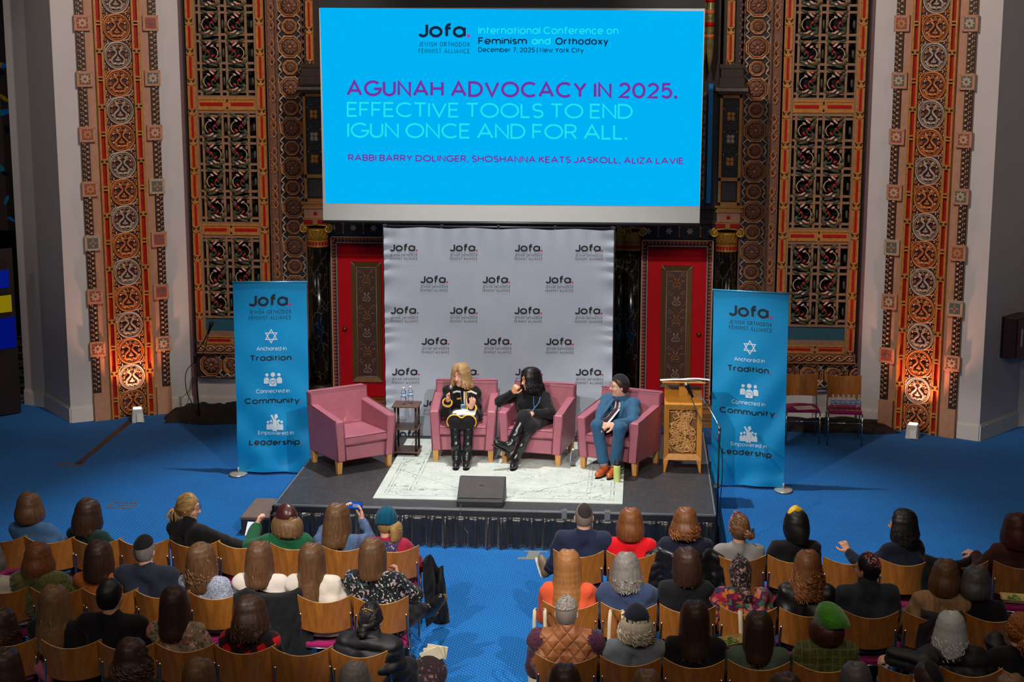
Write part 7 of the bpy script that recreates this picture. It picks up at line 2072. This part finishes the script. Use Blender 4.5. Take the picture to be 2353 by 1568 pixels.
# woman with the microphone
r2_ = 182
wR = ray_local(c2, r2_, 1029, 921, .33); wL = ray_local(c2, r2_, 1082, 936, .33)
hd = ray_local(c2, r2_, 1059, 836, .07)
def w1x(b, q):
    top = q['top']; nb = q['nb']; z0 = nb[2]
    m = MB()
    strip(m, top, [(.0, z0-.03), (-.005, z0-.16), (.0, z0-.30)], .010, 0); strip(m, top, [(-.022, z0-.03), (-.027, z0-.16), (-.022, z0-.30)], .008, 1)
    strip(m, top, [(.085, z0-.115), (.035, z0-.115)], .012, 1); strip(m, top, [(-.060, z0-.115), (-.115, z0-.115)], .012, 1)
    strip(m, top, [(.155, z0-.055), (.09, z0-.03), (.04, z0-.035)], .013, 0); strip(m, top, [(-.150, z0-.055), (-.09, z0-.03), (-.04, z0-.035)], .013, 0)
    strip(m, top, [(-.02, z0-.045), (-.085, z0-.015)], .009, 1)
    for s in (-1, 1):
        e, w, a = q['arms'][s]; dd = (w-e)/np.linalg.norm(w-e)
        for k_, mt in ((.80, 0), (.86, 1)):
            c = e+(w-e)*k_; ring = []
            u = np.cross(dd, (0, 0, 1)); u /= np.linalg.norm(u); v_ = np.cross(dd, u)
            m.tube([c+(u*math.cos(2*PI*i/16)+v_*math.sin(2*PI*i/16))*.054 for i in range(16)], .010, 6, mt, True)
    for off, mt in ((0, 0), (.016, 1)):
        P_ = []
        for s in (1, -1):
            kn = q['legs'][s][1]; A_ = range(-40, 200, 20) if s > 0 else range(-20, 221, 20)
            P_ += [(kn[0]+.088*math.cos(R(a_)), kn[1]+.045+off, kn[2]+.084*math.sin(R(a_))) for a_ in A_ if not (s > 0 and a_ > 150) and not (s < 0 and a_ < 30)]
        m.tube(spline(P_, 3), .0065, 6, mt)
    m.build('dress_trim', [M_WHITET, M_YEL], b)
    m = MB(); strip(m, top, [(.05, z0-.02), (.035, z0-.14), (-.012, z0-.29)], .006, 0); strip(m, top, [(-.05, z0-.02), (-.035, z0-.14), (-.012, z0-.18)], .006, 0); m.build('lanyard', plain('blue_lanyard', (60, 110, 160), .6), b)
    badge(b, top, -.012, z0-.225, M_BADGE)
person('person with long blond hair in yellow-trimmed black dress, speaking into a microphone', (c2[0], c2[1], ZS), r2_, dict(
    head=(hd[0], hd[1], hd[2]-.014), look=-26, nod=6, seat=.43, vox=.0065, hs=1.04, seed=5, skin=SK1, py=-.05, hair=lng(hairmat('golden_blond_hair', (116, 84, 50), (226, 188, 132)), .36, flare=.20, narrow=-.30, back=.35, amax=140, n=210, part=.15, r=.0085, wave=.013), brow=plain('brow_blond', (120, 84, 54), .8), gaze=.15,
    top=dict(mat=fab('black_boucle', (20, 19, 21), .9), name='dress', f=.016, sleeve=.86, collar=.0, hem=.42, neck=.02), bottom=dict(mat=fab('black_boucle', (20, 19, 21), .9), skirt=1, f=.014, drop=.10),
    legR=[(.085, .0, .50), (.085, .47, .535), (.062, .56, .10), (.060, .70, .035)], legL=[(-.085, .0, .50), (-.080, .47, .535), (-.062, .56, .10), (-.060, .70, .035)], shoes=dict(mat=M_BOOT, boot=.97, heel=.04),
    armR=dict(w=wR, d=(-.10, .25, .9), n=(-.6, .3, 0), pole=(.22, -.2, -1), curl=62), armL=dict(w=wL, d=(-.25, .55, .75), n=(.25, -.5, .7), pole=(-.22, -.2, -1), curl=26, spread=1.4), extra=[w1x]), 'speakers on the stage')
mp = ray_local(c2, r2_, 1036, 891, .43)
mic_thing('black handheld microphone with steel grille held by the woman with blond hair', to_world(c2, r2_, mp), Vector((.03, .12, -.5)))
m = MB(); p0 = to_world(c2, r2_, (-.01, .40, .600))
for i in range(3):
    m.sheet(lambda u, v: (p0.x-.13+.25*u+.012*i, p0.y-.10+.19*v, p0.z+.006*i+.01*math.sin(u*PI)+.012*v), 8, 4, .003, 0, (0, 0, 1))
tag(m.build('notes', plain('white_paper', (226, 226, 222), .7)), 'white sheets of notes on the lap of the woman with the microphone', 'paper')

# woman with her hand at her chin
r3_ = 169
hd = ray_local(c3, r3_, 1219, 846, .0)
wR = ray_local(c3, r3_, 1179, 903, .22); wL = ray_local(c3, r3_, 1226, 950, .34)
fR = ray_local(c3, r3_, 1172, 1024, .58); fR2 = ray_local(c3, r3_, 1150, 1040, .66)
fL = ray_local(c3, r3_, 1188, 1062, .50)
def w2x(b, q):
    top = q['top']; z0 = q['nb'][2]; m = MB()
    strip(m, top, [(.045, z0-.03), (.02, z0-.16), (.0, z0-.30)], .006, 0); strip(m, top, [(-.045, z0-.03), (-.025, z0-.16), (.0, z0-.30)], .006, 0); m.build('lanyard', plain('blue_lanyard', (60, 110, 160), .6), b)
    badge(b, top, .0, z0-.28, plain('badge_deep_blue', (40, 96, 160), .5))
person('person with long wavy black hair in black clothes, legs crossed and hand at the chin', (c3[0], c3[1], ZS), r3_, dict(
    head=(hd[0], hd[1], hd[2]-.016), look=-50, nod=8, seat=.43, vox=.0065, hs=1.03, seed=9, skin=SK2, py=-.06, hair=crl(H_BLK, .36, flare=.24, curl=.009, freq=4, n=190, back=.5, amax=132, narrow=-.2, wave=.014), brow=plain('brow_black', (24, 18, 16), .8),
    top=dict(mat=fab('black_jersey', (19, 19, 22), .9), name='jacket', f=.016, collar=.0, hem=.40, sleeve=.90), bottom=dict(mat=fab('black_skirt', (24, 24, 26), .85), skirt=1, f=.012, drop=.08),
    legR=[(.085, .0, .50), (.06, .43, .60), fR, fR2], legL=[(-.085, .0, .50), (-.02, .42, .50), (fL[0]+.02, .50, .10), (fL[0]+.01, .64, .035)], shoes=dict(mat=M_BOOT, boot=.97, heel=.05),
    armR=dict(w=wR, d=(-.45, .30, .85), n=(-.4, -.7, .1), pole=(.9, -.2, -.6), curl=68), armL=dict(w=wL, d=(.7, .45, -.15), n=(.1, -.1, -1), pole=(-.9, -.3, -.4), curl=18), extra=[w2x]), 'speakers on the stage')
p0 = to_world(c3, r3_, (-.235, .14, .475))
def bag(u, v): return (p0.x-.06+.14*u, p0.y-.16+.2*v, p0.z+.06*math.sin(PI*u)*math.sin(PI*v)+.01*math.sin(u*20+v*13))
m = MB(); m.ball((0, 0, 0), (.065, .05, .035), 0, 12, 8); m.ball((.035, -.035, .01), (.03, .03, .02), 1, 10, 6)
tag(m.build('fabric_pouch', [floral_mat('grey_pouch_cloth', (120, 124, 140), [(60, 66, 84), (190, 190, 200)], 40.0, .4), plain('dark_cloth', (26, 26, 32), .8)], None, loc=p0+Vector((.05, -.05, .03))), 'small patterned grey pouch on the armchair seat beside the woman in black', 'pouch')

# man in the blue suit
r4_ = 157
hd = ray_local(c4, r4_, 1424, 861, .02)
wR = ray_local(c4, r4_, 1378, 974, .46); wL = ray_local(c4, r4_, 1412, 976, .46)
kR = ray_local(c4, r4_, 1372, 978, .52); kL = ray_local(c4, r4_, 1424, 985, .50)
fR = ray_local(c4, r4_, 1389, 1083, .50); fL = ray_local(c4, r4_, 1412, 1083, .48)
M_SUIT = fab('blue_suit_wool', (44, 88, 122), .75, .2, 260)
def mx(b, q):
    top = q['top']; z0 = q['nb'][2]; m = MB()
    V = [(.0, z0-.02, .030), (.0, z0-.10, .040), (.0, z0-.20, .045), (.005, z0-.30, .028)]
    for i in range(len(V)-1):
        (x0, za, wa), (x1, zb, wb) = V[i], V[i+1]
        ya, yb = surf_y(top, x0, za)+.006, surf_y(top, x1, zb)+.006
        m.add([(x0-wa, ya, za), (x0+wa, ya, za), (x1+wb, yb, zb), (x1-wb, yb, zb)], [(0, 1, 2, 3)], 0)
    m.build('shirt_front', plain('white_shirt', (206, 206, 210), .8), b)
    m = MB(); P = [(0, z0-.005), (0, z0-.08), (0, z0-.18), (.003, z0-.29)]
    m.tube([(x, surf_y(top, x, z)+.014, z) for x, z in P], [.014, .016, .020, .022], 6, 0, flat=.4, up=(0, 1, 0)); m.ball((0, surf_y(top, 0, z0-.01)+.016, z0-.005), (.018, .012, .016), 0); m.build('tie', plain('burgundy_tie', (74, 30, 48), .6), b)
    m = MB()
    for s in (-1, 1):
        P = [(s*.055, z0+.01), (s*.075, z0-.08), (s*.060, z0-.16), (s*.022, z0-.29)]; m.tube([(x, surf_y(top, x, z)+.006, z) for x, z in P], [.014, .026, .022, .006], 6, 0, flat=.3, up=(0, 1, 0))
    m.build('lapel', M_SUIT, b)
    m = MB(); strip(m, top, [(.05, z0-.02), (.03, z0-.15), (.0, z0-.27)], .004, 0, .012); m.build('lanyard', plain('dark_lanyard', (40, 34, 60), .6), b)
    for s in (-1, 1):
        e, w, a = q['arms'][s]; m = MB(); m.tube([e+(w-e)*.86, e+(w-e)*1.02], [.042, .038], 14); m.build('shirt_cuff', plain('white_shirt', (206, 206, 210), .8), b)
    m = MB(); e, w, a = q['arms'][-1]; m.tube([e+(w-e)*1.02, e+(w-e)*1.06], .037, 14); m.build('wristwatch', M_BLACKM, b)
    for s in (-1, 1):
        q_ = q['legs'][s]; m = MB(); an = q_[2]; kn = q_[1]; m.tube([an-(kn-an)*.05, an+(kn-an)*.22], [.046, .048], 14); m.build('sock', fab('grey_sock', (128, 136, 146), .9), b)
person('person in a blue suit, white shirt and black kippah, looking left with hands clasped', (c4[0], c4[1], ZS), r4_, dict(
    sex='m', head=(hd[0], hd[1], hd[2]-.012), look=-54, nod=2, seat=.43, vox=.0065, hs=1.02, seed=3, skin=SK1, py=-.05, hair=sht(H_DBRN, .014), hats=[dict(kind='kippah', mat=fab('black_kippah_knit', (30, 34, 40), .9), deg=54, axis=(0, -.42, .9), lift=.020)], glasses=plain('thin_metal_frame', (150, 140, 120), .3, .8), brow=plain('brow_brown', (64, 42, 28), .8),
    top=dict(mat=M_SUIT, name='suit_jacket', f=.022, hem=.43, sleeve=.86, shirt_collar=plain('white_shirt', (206, 206, 210), .8), fold=.005, neck=.01), bottom=dict(mat=M_SUIT, f=.004, len=.80, cuff=.056),
    legR=[(.10, .0, .51), kR, (fR[0], .50, .10), (fR[0]+.01, .64, .035)], legL=[(-.10, .0, .51), kL, (fL[0], .48, .10), (fL[0]-.005, .62, .035)], shoes=dict(mat=plain('cognac_leather', (172, 84, 40), .3, 0, .6), heel=.025),
    armR=dict(w=wR, d=(-.75, .45, .0), n=(-.3, -.3, -.8), pole=(.9, -.4, -.5), curl=52), armL=dict(w=wL, d=(.75, .45, -.10), n=(.4, -.3, -.8), pole=(-.9, -.4, -.5), curl=48), extra=[mx]), 'speakers on the stage')
mp = ray_local(c4, r4_, 1383, 981, .52)
mic_thing('grey-headed handheld microphone held in the lap of the man in the blue suit', to_world(c4, r4_, mp), Vector((.32, .25, .02)))
# ------------------------------------------------------------------ chairs, bottles and cloth at the right-hand wall
chair(3.875, 21.42, 182, 'wooden-backed chair with a white sheet on its magenta seat behind the right banner', 'chairs by the right wall')
chair(4.435, 21.36, 178, 'wooden-backed chair carrying water bottles beside the right carved pilaster', 'chairs by the right wall')
nm = ['leftmost', 'second', 'third', 'fourth', 'fifth', 'rightmost']
for i in range(6):
    b_ = bottle('%s water bottle from the left in the row on the chair seat' % nm[i] if 0 < i < 5 else '%s water bottle of the row on the chair seat' % nm[i], (4.265+.068*i, 21.24, .466), 'water bottles on the chair')
m = MB(); m.box((0, 0, 0), (.26, .20, .004), 0, Matrix.Rotation(R(14), 3, 'Z')); tag(m.build('paper_sheet', plain('white_paper', (226, 226, 222), .7), None, loc=(3.90, 21.32, .469)), 'white sheet of paper on the chair seat behind the right banner', 'paper')
def heap(label, x0, x1, y0, y1, seed, hgt):
    rnd = random.Random(seed); B = [(rnd.uniform(3, 14), rnd.uniform(3, 14), rnd.uniform(0, 6)) for _ in range(7)]
    def fn(u, v):
        e = (1-(2*u-1)**4)*(1-(2*v-1)**4); x = x0+(x1-x0)*u; y = y0+(y1-y0)*v
        w = sum(abs(math.sin(a*u*2+b*v+c+math.sin(v*5+c))) for a, b, c in B)/7
        return (x+.05*math.sin(v*9+seed), y+.04*math.sin(u*14), .006+hgt*max(e, 0)**.6*(.25+.95*w))
    m = MB(); m.grid(fn, 70, 40); m.grid(lambda u, v: (fn(1-u, v)[0], fn(1-u, v)[1], .003), 70, 40)
    return tag(m.build('cloth_heap', plain('crumpled_black_cloth', (24, 21, 20), .75, var=.4, scale=7)), label, 'cloth')
heap('crumpled black cloth heap on the carpet below the left lattice screen', -5.0, -3.3, 21.62, 22.50, 1, .17)
heap('crumpled black cloth heap on the carpet behind the two chairs at the right wall', 3.5, 5.25, 21.85, 22.50, 2, .10)
# fire cabinet on the receding right wall
t = thing('fire_cabinet', 'dark red fire hose cabinet mounted on the receding wall at the right edge', 'cabinet', (6.74, 22.06, 1.08), R(51))
m = MB(); m.box2((-.22, -.16, 0), (.30, .14, .56)); m.build('cabinet_box', plain('black_red_steel', (30, 14, 18), .4), t, .006)
m = MB(); m.box2((-.19, -.172, .03), (.27, -.16, .53)); m.build('cabinet_door', plain('oxblood_enamel', (74, 16, 24), .35), t, .004)
m = MB(); m.box2((-.10, -.178, .16), (-.06, -.172, .40)); m.build('white_label', plain('white_tag', (214, 214, 208), .6), t)
# tape marks and floor boxes
M_TAPE = plain('brown_floor_tape', (64, 48, 44), .6); M_GTAPE = plain('grey_floor_tape', (118, 120, 118), .65)
def strip_floor(mb, a, b, w, z=.004, mat=0):
    a, b = Vector((a[0], a[1], 0)), Vector((b[0], b[1], 0)); d = (b-a).normalized(); n = Vector((-d.y, d.x, 0))*w/2
    mb.hexa([a-n, b-n, b+n, a+n], [p+Vector((0, 0, z)) for p in (a-n, b-n, b+n, a+n)], mat)
a, b_ = at_z(302, 966, 0), at_z(178, 1068, 0)
m = MB(); strip_floor(m, a, b_, .085); tag(m.build('cable_tape', M_TAPE), 'brown tape strip running over the carpet from the left uplight', 'tape')
def floor_box(label, px, w, h, rot, mat):
    c = at_z(px[0], px[1], 0); m = MB(); q = Matrix.Rotation(R(rot), 3, 'Z')
    for x0, y0, x1, y1 in ((-w, -h, w, -h), (w, -h, w, h), (w, h, -w, h), (-w, h, -w, -h), (-w*.4, 0, w*.5, 0)):
        strip_floor(m, q @ Vector((x0, y0, 0)), q @ Vector((x1, y1, 0)), .022, .004)
    m.v = [(x+c.x, y+c.y, z) for x, y, z in m.v]
    return tag(m.build('floor_box_outline', mat), label, 'floor box')
floor_box('worn rectangular outline of a floor box at the end of the brown tape', (162, 1068), .15, .09, 4, plain('rusty_outline', (110, 76, 66), .7))
floor_box('worn rectangular outline of a floor box left of the stage behind the front row', (281, 1162), .14, .11, -4, plain('rusty_outline', (110, 76, 66), .7))
c = at_z(1226, 1280, 0); m = MB()
strip_floor(m, (c.x-.11, c.y+.17), (c.x+.14, c.y+.17), .03); strip_floor(m, (c.x, c.y+.16), (c.x-.02, c.y-.10), .12, .005); strip_floor(m, (c.x-.16, c.y-.07), (c.x+.13, c.y-.07), .05, .006)
tag(m.build('floor_tape', M_GTAPE), 'grey tape patch on the carpet in front of the stage by the crossed foot', 'tape')

# ------------------------------------------------------------------ phones
def phone(label, p, w, h, rot, scr):
    t = thing('smartphone', label, 'phone', p); t.rotation_euler = rot
    m = MB(); m.box((0, 0, 0), (w, .009, h)); m.build('phone_case', plain('black_phone', (18, 18, 22), .3), t, .004)
    m = MB(); m.box((0, -.0052, 0), (w-.008, .001, h-.010)); m.build('phone_screen', scr, t)
    return t
p = at_y(574, 1216, ROW['A']+.16+.40); phone('smartphone with a bright white screen between the black blazer and the green jacket', p, .074, .15, (R(-40), 0, R(-6)), emit('phone_white', (236, 240, 255), 1.0))
p = at_y(816, 1161, ROW['A']+.16+.43); ph = phone('smartphone filming the stage, held up by the person in the blue ribbed sweater', p, .145, .074, (R(-12), 0, R(-6)), emit('phone_blue', (30, 90, 190), .8))
m = MB(); m.box((.01, -.006, -.005), (.06, .001, .03)); m.build('screen_image', emit('phone_grey', (140, 150, 180), .8), ph)

# ------------------------------------------------------------------ coats, bags and lunch trays on the chairs
def coat(label, blk, i, mat, w=.30, drop=.50, dx=0, front=.10, seed=1, puff=0, th=.022):
    x, y = chair_xy(blk, i); a0 = CHROT.get(blk, 0)
    rnd = random.Random(seed); ph = [rnd.uniform(0, 6) for _ in range(4)]
    Ltot = front+.06+drop
    def fn(u, v):
        xx = (2*u-1)*w; s = v*Ltot; q = min(1, abs(xx)/.222)**2
        yb = -.262+.105*q; zt = .845+.03*q
        hang = max(0, abs(xx)-.222)
        if s < front: yy, zz = yb+.035, zt-(front-s)+.015
        elif s < front+.06: a = (s-front)/.06*PI; yy, zz = yb+.035*math.cos(a)-.004, zt+.015+.030*math.sin(a)
        else: yy, zz = yb-.040-.05*(s-front-.06), zt-(s-front-.06)+.012
        f = .018*math.sin(xx*26+ph[0]+2*v)*min(1, v*1.5)+.010*math.sin(xx*55+ph[1]+5*v)+.008*math.sin(s*30+ph[2]+xx*8)
        if puff: f += puff*(abs(math.sin(s*PI/.085))**.6-.6)
        return (xx+dx+.02*math.sin(s*9+ph[3]), yy-abs(f)*.9-(.0), zz-hang*.55-.02*math.sin(xx*14+ph[1])*v)
    m = MB(); m.sheet(fn, 44, 56, th, 0, (0, -1, 0))
    o = m.build('coat', mat, None, loc=(x, y, 0)); o.rotation_euler = (0, 0, R(a0))
    return tag(o, label, 'coat')
M_PUFF = plain('shiny_black_puffer', (20, 20, 23), .35)
coat('shiny black puffer coat hung over the front-row chair by the stage corner', 'AR', 2, M_PUFF, .34, .55, 0, .05, 3, .012)
coat('black coat heaped over the front-row chair near the right edge', 'AR', 7, BLK, .20, .42, -.13, .16, 4)
coat('black wool coat hung over the chair of the striped sweater', 'BL', 5, fab('black_coat_wool', (21, 21, 24), .9), .33, .60, .02, .06, 5)
coat('dark brown-black jacket hung over the chair of the tan sweater', 'BR', 6, fab('dark_plum_jacket', (34, 28, 34), .7), .16, .42, .05, .05, 6)
x, y = chair_xy('AL', 8)
def hang(u, v): return (x+.26+.16*u+.04*v*math.sin(u*9)+.03*v, y-.12+.20*math.sin(u*2.6)+.02*math.sin(v*14+u*9), .70-.62*v+.05*math.sin(u*7)-.10*u*(1-v))
m = MB(); m.sheet(hang, 26, 40, .03, 0, (-.6, -.8, 0)); tag(m.build('coat', fab('black_parka', (18, 18, 21), .6)), 'black coat hanging down the aisle side of the chair under the teal hat', 'coat')
# tote bags
M_CANV = fab('cream_canvas', (196, 180, 152), .9)
def tote(label, blk, i, dx, z0, w, mat=M_CANV):
    x, y = chair_xy(blk, i); t = thing('tote_bag', label, 'bag', (x+dx, y-.36, 0))
    m = MB(); m.sheet(lambda u, v: ((2*u-1)*w*(1-.1*v), -.045*math.cos((2*u-1)*1.5)-.01*math.sin(u*11+v*7), z0-.36*v), 14, 12, .075, 0, (0, -1, 0)); m.build('bag_body', mat, t)
    m = MB()
    for s in (-1, 1): m.tube(spline([(s*w*.45, -.03, z0-.02), (s*w*.42, -.005, z0+.22), (s*w*.36, .08, .845), (s*w*.36, .13, .80)], 5), .016, 6, 0, flat=.25, up=(0, 1, 0))
    m.build('bag_strap', mat, t); return t
tote('cream canvas tote bag hanging by two straps behind the chair of the purple shawl', 'BR', 1, -.10, .56, .13)
tote('cream canvas tote bag on the aisle side of the strawberry blond hair', 'BR', 0, -.24, .60, .10)
x, y = chair_xy('BR', 3); m = MB(); m.tube(spline([(x-.07, y-.19, .80), (x-.07, y-.245, .862), (x-.07, y-.30, .80), (x-.06, y-.33, .62)], 5), .020, 6, 0, flat=.25, up=(0, 1, 0)); tag(m.build('bag_strap', M_CANV), 'pale canvas strap hanging over the chair of the flowered headscarf', 'strap')
x, y = chair_xy('BL', 7)
t = thing('backpack', 'dark patterned backpack with papers on the floor beside the floral dress', 'bag', (x+.40, y-.05, 0))
m = MB(); m.ball((0, 0, .17), (.15, .11, .17), 0, 14, 9); m.ball((0, -.10, .12), (.10, .05, .09), 0, 12, 7); m.build('bag_body', floral_mat('dark_bag_cloth', (44, 34, 36), [(110, 84, 80), (70, 26, 44)], 26.0, .36), t)
m = MB(); 
for i in range(3): m.box((.02+.02*i, .02*i-.02, .33+.01*i), (.17, .012, .11), 0, Matrix.Rotation(R(-24+16*i), 3, 'Y'))
m.build('papers', plain('cream_papers', (206, 192, 160), .7), t)
def tray(label, p, rot):
    t = thing('lunch_tray', label, 'tray', p, R(rot))
    m = MB(); a, b = .12, .085
    m.hexa([(-a*.85, -b*.8, 0), (a*.85, -b*.8, 0), (a*.85, b*.8, 0), (-a*.85, b*.8, 0)], [(-a*.85, -b*.8, .004), (a*.85, -b*.8, .004), (a*.85, b*.8, .004), (-a*.85, b*.8, .004)])
    o_ = [(-a, -b, .028), (a, -b, .028), (a, b, .028), (-a, b, .028)]; i_ = [(-a*.85, -b*.8, .004), (a*.85, -b*.8, .004), (a*.85, b*.8, .004), (-a*.85, b*.8, .004)]
    for q in range(4):
        r_ = (q+1) % 4; m.add([i_[q], i_[r_], o_[r_], o_[q]], [(0, 1, 2, 3)])
    m.build('tray_shell', plain('bamboo_tray', (206, 176, 112), .5), t, solid=.003)
    rnd = random.Random(7); m = MB()
    for i in range(40): m.ball((rnd.uniform(-.075, .03), rnd.uniform(-.05, .04), .012+rnd.random()*.018), (rnd.uniform(.008, .02), rnd.uniform(.006, .014), .005), rnd.choice((0, 0, 1)), 7, 4, Matrix.Rotation(rnd.random()*3, 3, 'Y'))
    o = m.build('salad_leaves', [plain('salad_green', (84, 132, 40), .5, var=.3), plain('pale_salad', (176, 190, 120), .5)], t); o['kind'] = 'stuff'
    return t
tray('bamboo lunch tray with salad on the knees of the person in sage green', at_y(1684, 1472, chair_xy('CR', 3)[1]+.20)+Vector((0, 0, -.02)), 28)
tray('bamboo lunch tray with salad at the right edge by the black open-neck top', at_y(2334, 1374, chair_xy('BR', 7)[1]+.30)+Vector((0, 0, -.02)), -8)
